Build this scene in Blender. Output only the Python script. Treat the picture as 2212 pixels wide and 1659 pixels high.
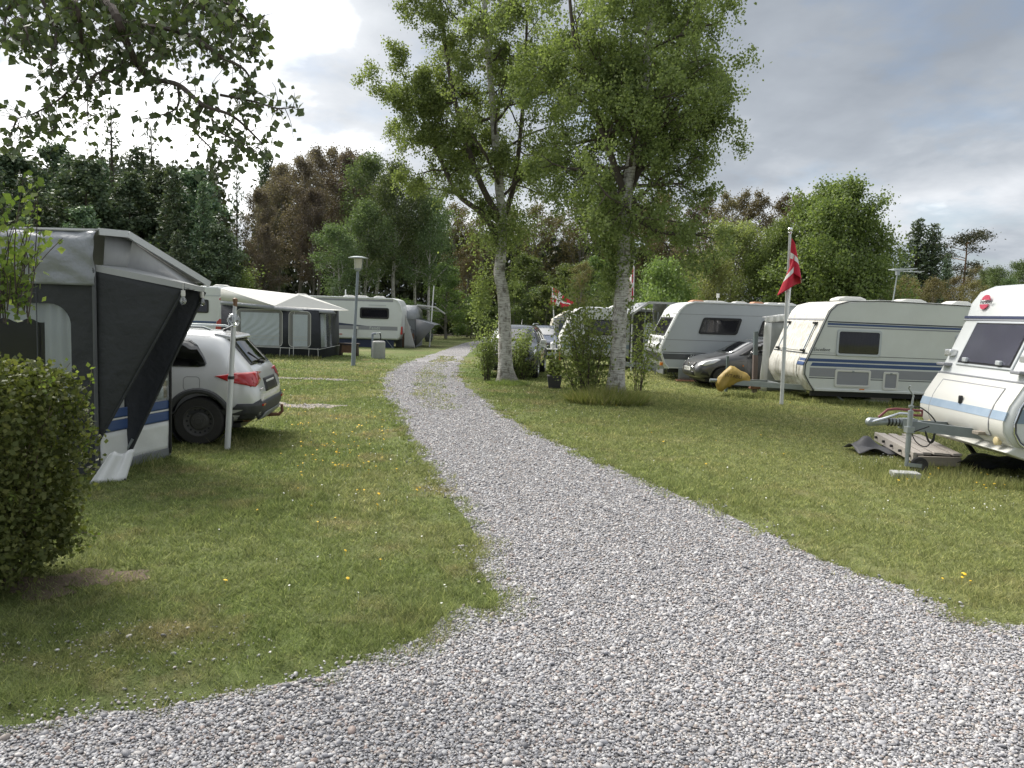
import bpy, bmesh, math, random
import numpy as np
from mathutils import Vector, Matrix, Euler
from mathutils.bvhtree import BVHTree

for o in list(bpy.data.objects):
    bpy.data.objects.remove(o)
SC = bpy.context.scene
COL = SC.collection
R = math.radians

# ------------------------------------------------------------------ camera
CAM_H = 2.0
PITCH, ROLL = 5.25, 1.8
FPX = 773.0
cam_data = bpy.data.cameras.new('camera')
cam_data.sensor_width = 36.0
cam_data.lens = FPX / 1024.0 * 36.0
cam_data.clip_start = 0.05
cam_data.clip_end = 2000.0
cam = bpy.data.objects.new('camera', cam_data)
COL.objects.link(cam)
CAMR = Matrix.Rotation(R(90 - PITCH), 3, 'X') @ Matrix.Rotation(R(ROLL), 3, 'Z')
cam.matrix_world = Matrix.Translation((0, 0, CAM_H)) @ CAMR.to_4x4()
SC.camera = cam

# ------------------------------------------------------------------ sky, sun, exposure
SUN_AZ = -46.0      # degrees from +Y towards +X
SUN_EL = 48.0
sun_dir = Vector((math.sin(R(SUN_AZ)) * math.cos(R(SUN_EL)), math.cos(R(SUN_AZ)) * math.cos(R(SUN_EL)), math.sin(R(SUN_EL))))
sl = bpy.data.lights.new('sun', 'SUN')
sl.energy = 1.9
sl.angle = R(24)
sl.color = (1.0, 0.95, 0.87)
so = bpy.data.objects.new('sun', sl)
COL.objects.link(so)
so.rotation_euler = (-sun_dir).to_track_quat('-Z', 'Y').to_euler()
so.location = sun_dir * 60

def nd(nt, typ, **kw):
    n = nt.nodes.new(typ)
    for k, v in kw.items():
        if k.startswith('i_'):
            n.inputs[k[2:].replace('_', ' ')].default_value = v
        else:
            setattr(n, k, v)
    return n

def math_n(nt, op, a, b=None, clamp=False):
    n = nt.nodes.new('ShaderNodeMath'); n.operation = op; n.use_clamp = clamp
    for i, x in enumerate((a, b)):
        if x is None: continue
        if isinstance(x, (int, float)): n.inputs[i].default_value = x
        else: nt.links.new(x, n.inputs[i])
    return n.outputs[0]

def mixc(nt, f, a, b, mode='MIX'):
    n = nt.nodes.new('ShaderNodeMix'); n.data_type = 'RGBA'; n.blend_type = mode
    for s, x in ((n.inputs[0], f), (n.inputs[6], a), (n.inputs[7], b)):
        if isinstance(x, (int, float)): s.default_value = x
        elif isinstance(x, (tuple, list)): s.default_value = (*x[:3], 1)
        else: nt.links.new(x, s)
    return n.outputs[2]

def ramp(nt, fac, stops, interp='LINEAR'):
    n = nt.nodes.new('ShaderNodeValToRGB'); cr = n.color_ramp; cr.interpolation = interp
    while len(cr.elements) < len(stops): cr.elements.new(0.5)
    for e, (p, c) in zip(cr.elements, stops):
        e.position = p
        e.color = (c, c, c, 1) if isinstance(c, (int, float)) else (*c[:3], 1)
    nt.links.new(fac, n.inputs[0])
    return n.outputs[0]

def noise(nt, vec, scale, detail=4, rough=.55, dist=0, col=False):
    n = nt.nodes.new('ShaderNodeTexNoise')
    n.inputs['Scale'].default_value = scale; n.inputs['Detail'].default_value = detail
    n.inputs['Roughness'].default_value = rough; n.inputs['Distortion'].default_value = dist
    if vec is not None: nt.links.new(vec, n.inputs['Vector'])
    return n.outputs['Color' if col else 'Fac']

def mapping(nt, vec, scale=(1, 1, 1), loc=(0, 0, 0)):
    n = nt.nodes.new('ShaderNodeMapping')
    n.inputs['Scale'].default_value = scale; n.inputs['Location'].default_value = loc
    nt.links.new(vec, n.inputs['Vector'])
    return n.outputs[0]

world = bpy.data.worlds.new('World')
SC.world = world
world.use_nodes = True
wn = world.node_tree
wn.nodes.clear()
wout = wn.nodes.new('ShaderNodeOutputWorld')
sky = wn.nodes.new('ShaderNodeTexSky'); sky.sky_type = 'NISHITA'; sky.sun_disc = False
sky.sun_elevation = R(SUN_EL); sky.sun_rotation = R(SUN_AZ)
tc = wn.nodes.new('ShaderNodeTexCoord')
dirv = tc.outputs['Generated']
sep = wn.nodes.new('ShaderNodeSeparateXYZ'); wn.links.new(dirv, sep.inputs[0])
zz = math_n(wn, 'ADD', math_n(wn, 'MAXIMUM', sep.outputs[2], 0.0), 0.22)
cx = math_n(wn, 'DIVIDE', sep.outputs[0], zz); cy = math_n(wn, 'DIVIDE', sep.outputs[1], zz)
comb = wn.nodes.new('ShaderNodeCombineXYZ'); wn.links.new(cx, comb.inputs[0]); wn.links.new(cy, comb.inputs[1])
cv = mapping(wn, comb.outputs[0], (1, 1, 1), (12.4, 1.9, 0))
n1 = noise(wn, cv, .75, 6, .5, .3)
n2 = noise(wn, cv, 2.4, 7, .55, .2)
dotn = wn.nodes.new('ShaderNodeVectorMath'); dotn.operation = 'DOT_PRODUCT'
wn.links.new(dirv, dotn.inputs[0]); dotn.inputs[1].default_value = sun_dir
glow = math_n(wn, 'POWER', math_n(wn, 'MAXIMUM', dotn.outputs['Value'], 0.0), 5.0)
cl = math_n(wn, 'ADD', math_n(wn, 'MULTIPLY', n1, 1.0), math_n(wn, 'MULTIPLY', n2, .35))
cl = math_n(wn, 'ADD', cl, math_n(wn, 'MULTIPLY', glow, .37))
ccol = ramp(wn, cl, [(.50, (.124, .138, .158)), (.64, (.172, .188, .209)), (.82, (.31, .322, .338)), (1.02, (.95, .945, .93)), ])
cover = ramp(wn, noise(wn, cv, 1.9, 6, .6), [(.30, .45), (.48, 1.0)])
skyc = mixc(wn, 1.0, sky.outputs[0], (.045, .045, .045), 'MULTIPLY')
fin = mixc(wn, cover, skyc, ccol)
bg = wn.nodes.new('ShaderNodeBackground'); bg.inputs[1].default_value = 1.0
wn.links.new(fin, bg.inputs[0]); wn.links.new(bg.outputs[0], wout.inputs[0])
SC.view_settings.view_transform = 'Standard'
SC.view_settings.look = 'None'
SC.view_settings.exposure = 1.50
SC.view_settings.gamma = 1.0
SC.cycles.max_bounces = 6
SC.cycles.transparent_max_bounces = 8
SC.cycles.use_denoising = True

# ------------------------------------------------------------------ helpers
S22 = 1024.0 / 2212.0
def ray(u, v):
    return CAMR @ Vector(((u * S22 - 512) / FPX, -(v * S22 - 384) / FPX, -1.0))
def G(u, v, z=0.0):
    d = ray(u, v); t = (z - CAM_H) / d.z
    return Vector((d.x * t, d.y * t, z))
def W(u, v, Y):
    d = ray(u, v); t = Y / d.y
    return Vector((d.x * t, Y, CAM_H + d.z * t))

def principled(name):
    m = bpy.data.materials.new(name); m.use_nodes = True
    return m, m.node_tree, m.node_tree.nodes['Principled BSDF']

def mat(name, col, rough=.6, metal=0., var=.12, scale=5., bump=0., bscale=40., bdist=.02, coat=0., spec=.5, stretch=(1, 1, 1), dirt=0., dirtcol=(.10, .085, .06), dscale=3.):
    m, nt, b = principled(name)
    g = nt.nodes.new('ShaderNodeTexCoord')
    v = mapping(nt, g.outputs['Object'], stretch)
    f = noise(nt, v, scale, 5)
    lo = tuple(max(0, c * (1 - var)) for c in col); hi = tuple(min(1, c * (1 + var)) for c in col)
    c = mixc(nt, f, lo, hi)
    if dirt:
        d = ramp(nt, noise(nt, v, dscale, 8, .68), [(.42, 0.), (.75, dirt)])
        c = mixc(nt, d, c, dirtcol)
    nt.links.new(c, b.inputs['Base Color'])
    b.inputs['Roughness'].default_value = rough; b.inputs['Metallic'].default_value = metal
    b.inputs['Coat Weight'].default_value = coat; b.inputs['Coat Roughness'].default_value = .06
    b.inputs['Specular IOR Level'].default_value = spec
    if bump:
        bn = nt.nodes.new('ShaderNodeBump'); bn.inputs['Strength'].default_value = bump; bn.inputs['Distance'].default_value = bdist
        nt.links.new(noise(nt, v, bscale, 4), bn.inputs['Height']); nt.links.new(bn.outputs[0], b.inputs['Normal'])
    return m

def leaf_mat(name, cols, trans=.35, rough=.55, spec=.3, ovar=.5):
    m, nt, b = principled(name)
    g = nt.nodes.new('ShaderNodeNewGeometry')
    n = len(cols)
    c = ramp(nt, g.outputs['Random Per Island'], [(i / (n - 1), cc) for i, cc in enumerate(cols)])
    oi = nt.nodes.new('ShaderNodeObjectInfo')
    hs = nt.nodes.new('ShaderNodeHueSaturation')
    nt.links.new(math_n(nt, 'ADD', math_n(nt, 'MULTIPLY', oi.outputs['Random'], ovar), 1 - ovar / 2), hs.inputs['Value'])
    nt.links.new(math_n(nt, 'ADD', math_n(nt, 'MULTIPLY', oi.outputs['Random'], .08 * ovar), .5 - .04 * ovar), hs.inputs['Hue'])
    nt.links.new(c, hs.inputs['Color']); c = hs.outputs[0]
    nt.links.new(c, b.inputs['Base Color'])
    b.inputs['Roughness'].default_value = rough; b.inputs['Specular IOR Level'].default_value = spec
    t = nt.nodes.new('ShaderNodeBsdfTranslucent')
    tc_ = mixc(nt, 1.0, c, (1.25, 1.3, .7), 'MULTIPLY'); nt.links.new(tc_, t.inputs['Color'])
    mx = nt.nodes.new('ShaderNodeMixShader'); mx.inputs[0].default_value = trans
    nt.links.new(b.outputs[0], mx.inputs[1]); nt.links.new(t.outputs[0], mx.inputs[2])
    nt.links.new(mx.outputs[0], nt.nodes['Material Output'].inputs[0])
    return m

def glass_mat(name, tint=(.35, .36, .38), refl=.10, rough=.03, fk=.75):
    m = bpy.data.materials.new(name); m.use_nodes = True; nt = m.node_tree; nt.nodes.clear()
    out = nt.nodes.new('ShaderNodeOutputMaterial')
    t = nt.nodes.new('ShaderNodeBsdfTransparent'); t.inputs[0].default_value = (*tint, 1)
    g = nt.nodes.new('ShaderNodeBsdfGlossy'); g.inputs[0].default_value = (1, 1, 1, 1); g.inputs['Roughness'].default_value = rough
    lw = nt.nodes.new('ShaderNodeLayerWeight'); lw.inputs[0].default_value = .35
    f = math_n(nt, 'ADD', math_n(nt, 'MULTIPLY', lw.outputs['Fresnel'], fk), refl * .5, True)
    mx = nt.nodes.new('ShaderNodeMixShader'); nt.links.new(f, mx.inputs[0])
    nt.links.new(t.outputs[0], mx.inputs[1]); nt.links.new(g.outputs[0], mx.inputs[2]); nt.links.new(mx.outputs[0], out.inputs[0])
    return m

def top(o):
    while o.parent: o = o.parent
    return o

def link_mesh(name, me, parent=None):
    o = bpy.data.objects.new(name, me); COL.objects.link(o)
    if parent is not None: o.parent = parent
    return o

class MB:
    def __init__(s): s.v = []; s.f = []; s.m = []
    def add(s, vs, fs, mi=0):
        b = len(s.v); s.v += [tuple(x) for x in vs]; s.f += [tuple(b + i for i in f) for f in fs]; s.m += [mi] * len(fs); return s
    def bx(s, x0, x1, y0, y1, z0, z1, mi=0):
        return s.add([(x0, y0, z0), (x1, y0, z0), (x1, y1, z0), (x0, y1, z0), (x0, y0, z1), (x1, y0, z1), (x1, y1, z1), (x0, y1, z1)],
                     [(3, 2, 1, 0), (4, 5, 6, 7), (0, 1, 5, 4), (1, 2, 6, 5), (2, 3, 7, 6), (3, 0, 4, 7)], mi)
    def beam(s, p0, p1, w, h, mi=0, up=(0, 0, 1)):
        p0, p1 = Vector(p0), Vector(p1); d = (p1 - p0).normalized(); a = d.cross(Vector(up))
        if a.length < 1e-4: a = d.cross(Vector((0, 1, 0)))
        a.normalize(); b = a.cross(d).normalized(); a *= w / 2; b *= h / 2
        vs = [p - a - b for p in (p0,)] + [p0 + a - b, p0 + a + b, p0 - a + b, p1 - a - b, p1 + a - b, p1 + a + b, p1 - a + b]
        return s.add(vs, [(0, 1, 2, 3), (7, 6, 5, 4), (0, 4, 5, 1), (1, 5, 6, 2), (2, 6, 7, 3), (3, 7, 4, 0)], mi)
    def path(s, pts, rad, n=8, mi=0, caps=True):
        pts = [Vector(p) for p in pts]
        if isinstance(rad, (int, float)): rad = [rad] * len(pts)
        vs = []; fs = []; a = None
        for i, p in enumerate(pts):
            d = (pts[min(i + 1, len(pts) - 1)] - pts[max(i - 1, 0)])
            if d.length < 1e-9: d = Vector((0, 0, 1))
            d.normalize()
            if a is None:
                a = d.cross(Vector((0, 0, 1)))
                if a.length < 1e-3: a = d.cross(Vector((0, 1, 0)))
            a = (a - d * a.dot(d))
            if a.length < 1e-6: a = d.orthogonal()
            a.normalize(); b = d.cross(a)
            for k in range(n):
                t = 2 * math.pi * k / n
                vs.append(p + (a * math.cos(t) + b * math.sin(t)) * rad[i])
        for i in range(len(pts) - 1):
            for k in range(n):
                k2 = (k + 1) % n
                fs.append((i * n + k, i * n + k2, (i + 1) * n + k2, (i + 1) * n + k))
        if caps:
            fs.append(tuple(reversed(range(n)))); fs.append(tuple(range((len(pts) - 1) * n, len(pts) * n)))
        return s.add(vs, fs, mi)
    def tube(s, p0, p1, r0, r1=None, n=12, mi=0):
        return s.path([p0, p1], [r0, r0 if r1 is None else r1], n, mi)
    def prism(s, poly, ax, a, b, mi=0):
        def P(q, t): return {'y': (q[0], t, q[1]), 'x': (t, q[0], q[1]), 'z': (q[0], q[1], t)}[ax]
        n = len(poly); vs = [P(q, a) for q in poly] + [P(q, b) for q in poly]
        fs = [tuple(range(n)), tuple(reversed(range(n, 2 * n)))] + [(i, n + i, n + (i + 1) % n, (i + 1) % n) for i in range(n)]
        return s.add(vs, fs, mi)
    def ring(s, outer, inner, ax, a, b, mi=0):
        def P(q, t): return {'y': (q[0], t, q[1]), 'x': (t, q[0], q[1]), 'z': (q[0], q[1], t)}[ax]
        n = len(outer); vs = [P(q, a) for q in outer] + [P(q, a) for q in inner] + [P(q, b) for q in outer] + [P(q, b) for q in inner]
        fs = []
        for i in range(n):
            j = (i + 1) % n
            fs += [(i, j, n + j, n + i), (2 * n + i, 3 * n + i, 3 * n + j, 2 * n + j), (i, 2 * n + i, 2 * n + j, j), (n + i, n + j, 3 * n + j, 3 * n + i)]
        return s.add(vs, fs, mi)
    def lathe(s, prof, c=(0, 0, 0), ax='z', n=24, mi=0):
        vs = []; fs = []
        for r, h in prof:
            for k in range(n):
                t = 2 * math.pi * k / n; x, y = r * math.cos(t), r * math.sin(t)
                q = {'z': (x, y, h), 'y': (x, h, y), 'x': (h, x, y)}[ax]
                vs.append((c[0] + q[0], c[1] + q[1], c[2] + q[2]))
        m = len(prof)
        for i in range(m - 1):
            for k in range(n):
                k2 = (k + 1) % n; fs.append((i * n + k, i * n + k2, (i + 1) * n + k2, (i + 1) * n + k))
        return s.add(vs, fs, mi)
    def grid(s, fn, nu, nv, mi=0, mif=None):
        vs = [fn(i / nu, j / nv) for j in range(nv + 1) for i in range(nu + 1)]
        b = len(s.v); s.v += [tuple(x) for x in vs]
        for j in range(nv):
            for i in range(nu):
                k = b + j * (nu + 1) + i; s.f.append((k, k + 1, k + nu + 2, k + nu + 1))
                s.m.append(mif((i + .5) / nu, (j + .5) / nv) if mif else mi)
        return s
    def build(s, name, mats, parent=None, world=False, smooth=35, bevel=0., bseg=2, solid=0., sub=0):
        vs = s.v
        if world and parent is not None:
            L = top(parent).location; vs = [(x - L.x, y - L.y, z - L.z) for x, y, z in vs]
        me = bpy.data.meshes.new(name); me.from_pydata(vs, [], s.f)
        bm = bmesh.new(); bm.from_mesh(me); bmesh.ops.recalc_face_normals(bm, faces=bm.faces); bm.to_mesh(me); bm.free()
        if not isinstance(mats, (list, tuple)): mats = [mats]
        for m in mats: me.materials.append(m)
        if len(mats) > 1: me.polygons.foreach_set('material_index', s.m)
        if smooth is not None:
            me.shade_smooth(); me.set_sharp_from_angle(angle=R(smooth))
        o = link_mesh(name, me, parent)
        if solid:
            md = o.modifiers.new('solid', 'SOLIDIFY'); md.thickness = solid; md.offset = 0
        if bevel:
            md = o.modifiers.new('bevel', 'BEVEL'); md.width = bevel; md.segments = bseg; md.limit_method = 'ANGLE'; md.angle_limit = R(50)
            md.harden_normals = False
        if sub:
            md = o.modifiers.new('sub', 'SUBSURF'); md.levels = md.render_levels = sub
        return o

def thing(name, label, cat, loc=(0, 0, 0), rz=0., group=None):
    o = bpy.data.objects.new(name, None); COL.objects.link(o)
    o.location = loc; o.rotation_euler = (0, 0, rz); o.empty_display_size = .2
    tag(o, label, cat, group); return o
def tag(o, label, cat, group=None, kind=None):
    if label: o['label'] = label
    if cat: o['category'] = cat
    if group: o['group'] = group
    if kind: o['kind'] = kind
    return o
def copy_tree(o, parent=None):
    c = o.copy(); COL.objects.link(c); c.parent = parent
    for ch in o.children: copy_tree(ch, c)
    return c
def rrect(x0, x1, z0, z1, r, n=5, skew=0.):
    p = []
    for cx_, cz_, a0 in ((x1 - r, z1 - r, 0), (x0 + r, z1 - r, 90), (x0 + r, z0 + r, 180), (x1 - r, z0 + r, 270)):
        for i in range(n + 1):
            t = R(a0 + 90 * i / n); z = cz_ + r * math.sin(t)
            p.append((cx_ + r * math.cos(t) + skew * (z - z0), z))
    return p
def text(name, body, size, m, parent, loc, rot, ext=.002, shear=0., spacing=1.):
    cu = bpy.data.curves.new(name, 'FONT'); cu.body = body; cu.size = size; cu.extrude = ext; cu.shear = shear; cu.space_character = spacing
    cu.resolution_u = 3
    cu.materials.append(m)
    t_ = bpy.data.objects.new('tmp', cu); COL.objects.link(t_)
    me = bpy.data.meshes.new_from_object(t_)
    bpy.data.objects.remove(t_); me.materials.clear(); me.materials.append(m)
    o = link_mesh(name, me, parent); o.location = loc; o.rotation_euler = rot
    return o
def poly_in(px, py, poly):
    inside = np.zeros(px.shape, bool); n = len(poly); j = n - 1
    for i in range(n):
        xi, yi = poly[i][:2]; xj, yj = poly[j][:2]
        c = ((yi > py) != (yj > py)) & (px < (xj - xi) * (py - yi) / (yj - yi + 1e-12) + xi)
        inside ^= c; j = i
    return inside
def seg_dist(px, py, poly, closed=True):
    d = np.full(px.shape, 1e9); n = len(poly)
    for i in range(n if closed else n - 1):
        ax, ay = poly[i][:2]; bx, by = poly[(i + 1) % n][:2]
        L2 = (bx - ax) ** 2 + (by - ay) ** 2 + 1e-12
        t = np.clip(((px - ax) * (bx - ax) + (py - ay) * (by - ay)) / L2, 0, 1)
        d = np.minimum(d, np.hypot(px - ax - t * (bx - ax), py - ay - t * (by - ay)))
    return d
def np_mesh(name, V, F, mats, parent=None, smooth=False):
    """V (n,3) array, F (m,k) array of equal-size faces"""
    me = bpy.data.meshes.new(name); n = len(V); m, k = F.shape
    me.vertices.add(n); me.vertices.foreach_set('co', np.ascontiguousarray(V, np.float32).ravel())
    me.loops.add(m * k); me.loops.foreach_set('vertex_index', np.ascontiguousarray(F, np.int32).ravel())
    me.polygons.add(m); me.polygons.foreach_set('loop_start', np.arange(0, m * k, k, dtype=np.int32))
    me.update(calc_edges=True)
    for x in (mats if isinstance(mats, (list, tuple)) else [mats]): me.materials.append(x)
    if smooth: me.shade_smooth()
    return link_mesh(name, me, parent)

# ------------------------------------------------------------------ ground materials
def lawn_color(nt):
    g = nt.nodes.new('ShaderNodeNewGeometry'); pos = g.outputs['Position']
    a = noise(nt, pos, .22, 5, .6, .4)
    b = noise(nt, mapping(nt, pos, (1, .6, 1)), 1.1, 5, .6)
    c = noise(nt, pos, 6., 4, .6)
    c1 = ramp(nt, a, [(.33, (.108, .146, .052)), (.50, (.168, .190, .080)), (.66, (.240, .232, .122))])
    c1 = mixc(nt, ramp(nt, b, [(.35, 0.), (.65, .75)]), c1, (.132, .172, .060))
    dry = ramp(nt, noise(nt, pos, .8, 6, .65), [(.53, 0.), (.68, .85)])
    c1 = mixc(nt, dry, c1, (.23, .20, .115))
    sx = nt.nodes.new('ShaderNodeSeparateXYZ'); nt.links.new(pos, sx.inputs[0])
    dryside = ramp(nt, math_n(nt, 'ADD', math_n(nt, 'MULTIPLY', sx.outputs[0], .16), math_n(nt, 'MULTIPLY', b, .5)), [(.30, 0.), (.85, .60)])
    c1 = mixc(nt, dryside, c1, (.238, .250, .112))
    c1 = mixc(nt, 1.0, c1, ramp(nt, c, [(.25, .70), (.75, 1.25)]), 'MULTIPLY')
    return c1, pos

def m_lawn():
    m, nt, b = principled('lawn_ground')
    c, pos = lawn_color(nt)
    fine = noise(nt, pos, 60., 4, .7)
    c = mixc(nt, 1.0, c, ramp(nt, fine, [(.3, .55), (.7, 1.25)]), 'MULTIPLY')
    nt.links.new(c, b.inputs['Base Color']); b.inputs['Roughness'].default_value = .95; b.inputs['Specular IOR Level'].default_value = .1
    bn = nt.nodes.new('ShaderNodeBump'); bn.inputs['Strength'].default_value = .8; bn.inputs['Distance'].default_value = .04
    nt.links.new(noise(nt, pos, 45., 5, .7), bn.inputs['Height']); nt.links.new(bn.outputs[0], b.inputs['Normal'])
    return m
def m_blades():
    m, nt, b = principled('grass_blade')
    c, pos = lawn_color(nt)
    g = nt.nodes.new('ShaderNodeNewGeometry')
    c = mixc(nt, 1.0, c, ramp(nt, g.outputs['Random Per Island'], [(0, (.75, .80, .65)), (.35, (1.15, 1.2, 1.0)), (.7, (1.65, 1.65, 1.4)), (.92, (2.2, 2.05, 1.9)), (1., (3.0, 2.6, 2.5))]), 'MULTIPLY')
    nt.links.new(c, b.inputs['Base Color']); b.inputs['Roughness'].default_value = .6; b.inputs['Specular IOR Level'].default_value = .25
    t = nt.nodes.new('ShaderNodeBsdfTranslucent'); nt.links.new(c, t.inputs['Color'])
    mx = nt.nodes.new('ShaderNodeMixShader'); mx.inputs[0].default_value = .5
    nt.links.new(b.outputs[0], mx.inputs[1]); nt.links.new(t.outputs[0], mx.inputs[2])
    nt.links.new(mx.outputs[0], nt.nodes['Material Output'].inputs[0])
    return m
STONE = [(0.0, (0.136, 0.135, 0.145)), (0.18, (0.217, 0.215, 0.226)), (0.36, (0.299, 0.295, 0.313)), (0.52, (0.363, 0.36, 0.372)), (0.68, (0.473, 0.468, 0.472)), (0.78, (0.272, 0.234, 0.208)), (0.86, (0.526, 0.516, 0.509)), (0.93, (0.246, 0.18, 0.155)), (1.0, (0.617, 0.602, 0.594))]
def m_path():
    m, nt, b = principled('gravel_bed')
    g = nt.nodes.new('ShaderNodeNewGeometry'); pos = g.outputs['Position']
    vo = nt.nodes.new('ShaderNodeTexVoronoi'); vo.inputs['Scale'].default_value = 42.; nt.links.new(pos, vo.inputs['Vector'])
    sp = nt.nodes.new('ShaderNodeSeparateColor'); nt.links.new(vo.outputs['Color'], sp.inputs[0])
    c = ramp(nt, sp.outputs[0], STONE)
    c = mixc(nt, 1., c, ramp(nt, vo.outputs['Distance'], [(.0, 1.25), (.6, .6)]), 'MULTIPLY')
    c = mixc(nt, 1., c, ramp(nt, noise(nt, pos, .9, 5), [(.3, .8), (.7, 1.1)]), 'MULTIPLY')
    nt.links.new(c, b.inputs['Base Color']); b.inputs['Roughness'].default_value = .8
    bn = nt.nodes.new('ShaderNodeBump'); bn.invert = True; bn.inputs['Strength'].default_value = 1.; bn.inputs['Distance'].default_value = .02
    nt.links.new(vo.outputs['Distance'], bn.inputs['Height']); nt.links.new(bn.outputs[0], b.inputs['Normal'])
    return m
def m_stone():
    m, nt, b = principled('gravel_stone')
    oi = nt.nodes.new('ShaderNodeObjectInfo')
    c = ramp(nt, oi.outputs['Random'], STONE)
    tcx = nt.nodes.new('ShaderNodeTexCoord')
    c = mixc(nt, 1., c, ramp(nt, noise(nt, tcx.outputs['Object'], 2.5, 4), [(.3, .8), (.7, 1.15)]), 'MULTIPLY')
    nt.links.new(c, b.inputs['Base Color']); b.inputs['Roughness'].default_value = .55
    return m

# ------------------------------------------------------------------ ground, path
rng = np.random.default_rng(7)
LAWN = m_lawn(); BLADE = m_blades(); PATHM = m_path(); STONEM = m_stone()
gr = MB().add([(-260, -30, 0), (260, -30, 0), (260, 420, 0), (-260, 420, 0)], [(0, 1, 2, 3)]).build('ground', LAWN, smooth=None)
gr['kind'] = 'structure'

EDGE_L = [(0, 1560), (110, 1556), (200, 1545), (310, 1540), (400, 1530), (470, 1512), (560, 1485), (690, 1455), (810, 1420), (920, 1375), (958, 1330), (990, 1302), (1060, 1300), (1078, 1285), (1045, 1255), (1020, 1225),
          (1042, 1180), (1003, 1115), (960, 1068), (915, 1000), (870, 930), (838, 865), (825, 832), (835, 806), (870, 788), (900, 775), (940, 763), (960, 756), (1000, 742), (1030, 736)]
EDGE_R = [(1062, 738), (1030, 748), (1008, 768), (990, 790), (990, 812), (1008, 836), (1040, 860), (1090, 895), (1170, 940), (1280, 990), (1420, 1050), (1560, 1110), (1680, 1165), (1800, 1220), (1950, 1272), (2080, 1330), (2212, 1357)]
pl = [G(*p) for p in EDGE_L]; pr = [G(*p) for p in EDGE_R]
poly = [(-9, pl[0].y - 1.0, 0), (-6, pl[0].y - .35, 0)] + pl + [(pl[-1].x + 2.5, pl[-1].y + 8, 0), (pl[-1].x + 6, pl[-1].y + 11, 0), (pr[0].x + 6, pr[0].y + 7, 0)] + pr + [(pr[-1].x + 3, pr[-1].y - .5, 0), (14, 4.0, 0), (14, -6, 0), (-9, -6, 0)]
def jitter_poly(poly, step, amp):
    out = []; r2 = random.Random(3)
    n = len(poly)
    for i in range(n):
        a = Vector(poly[i]); b = Vector(poly[(i + 1) % n]); L = (b - a).length; k = max(1, min(60, int(L / step)))
        for j in range(k):
            p = a.lerp(b, j / k); s = amp * min(1.6, .4 + p.y / 12)
            lf = .07 * math.sin(p.x * 4.1 + p.y * 2.3) + .05 * math.sin(p.x * 9.7 - p.y * 6.1)
            out.append((p.x + r2.uniform(-s, s), p.y + r2.uniform(-s, s) + lf * min(1, max(0, p.y - 2)), 0))
    return out
PATH_POLY = jitter_poly(poly, .25, .035)
bm = bmesh.new()
vs = [bm.verts.new((x, y, .004)) for x, y, z in PATH_POLY]
es = [bm.edges.new((vs[i], vs[(i + 1) % len(vs)])) for i in range(len(vs))]
bmesh.ops.triangle_fill(bm, edges=es, use_beauty=True)
bmesh.ops.recalc_face_normals(bm, faces=bm.faces)
for f in bm.faces:
    if f.normal.z < 0: f.normal_flip()
me = bpy.data.meshes.new('gravel_path'); bm.to_mesh(me); bm.free(); me.materials.append(PATHM)
gp = link_mesh('gravel_path', me); gp['kind'] = 'structure'
# far sandy track at the edge of the wood
a = G(935, 724); b = G(1042, 727)
trk = MB().grid(lambda u, v: (a.x - 26 + u * (b.x - a.x + 40), a.y + 1.2 + .6 * math.sin(u * 5) + (v - .5) * 2.2, .004), 24, 1).build('sandy_track', mat('track_sand', (.36, .31, .25), .95, var=.3, scale=2.), smooth=None)
trk['kind'] = 'structure'
# bare worn patches in the lawn
DIRT = mat('bare_soil', (.27, .235, .195), .95, var=.45, scale=9., bump=.6, bscale=60)
DIRT2 = mat('leaf_mould', (.115, .085, .06), .95, var=.5, scale=14., bump=.8, bscale=60)
PATCHES = []
def patch(name, u, v, w, d, m, seed, z=.004):
    c = G(u, v); r2 = random.Random(seed); n = 40; ph = [r2.uniform(0, 6) for _ in range(4)]
    pts = []
    for k in range(n):
        t = 2 * math.pi * k / n
        rr = 1 + .22 * math.sin(2 * t + ph[0]) + .18 * math.sin(3 * t + ph[1]) + .14 * math.sin(7 * t + ph[2]) + .08 * math.sin(11 * t + ph[3])
        pts.append((c.x + w / 2 * rr * math.cos(t), c.y + d / 2 * rr * math.sin(t), z))
    o = MB().add(pts, [tuple(range(n))]).build(name, m, smooth=None); o['kind'] = 'structure'
    PATCHES.append(pts)
patch('bare_ground', 650, 877, 1.5, .75, DIRT, 1)
patch('bare_ground', 560, 872, 1.0, .5, DIRT, 2, .008)
patch('bare_ground', 675, 819, 2.2, .7, DIRT, 3)
patch('leaf_litter', 225, 1247, .46, .42, DIRT2, 4)
patch('leaf_litter', 90, 1268, .55, .4, DIRT2, 5, .008)

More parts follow.
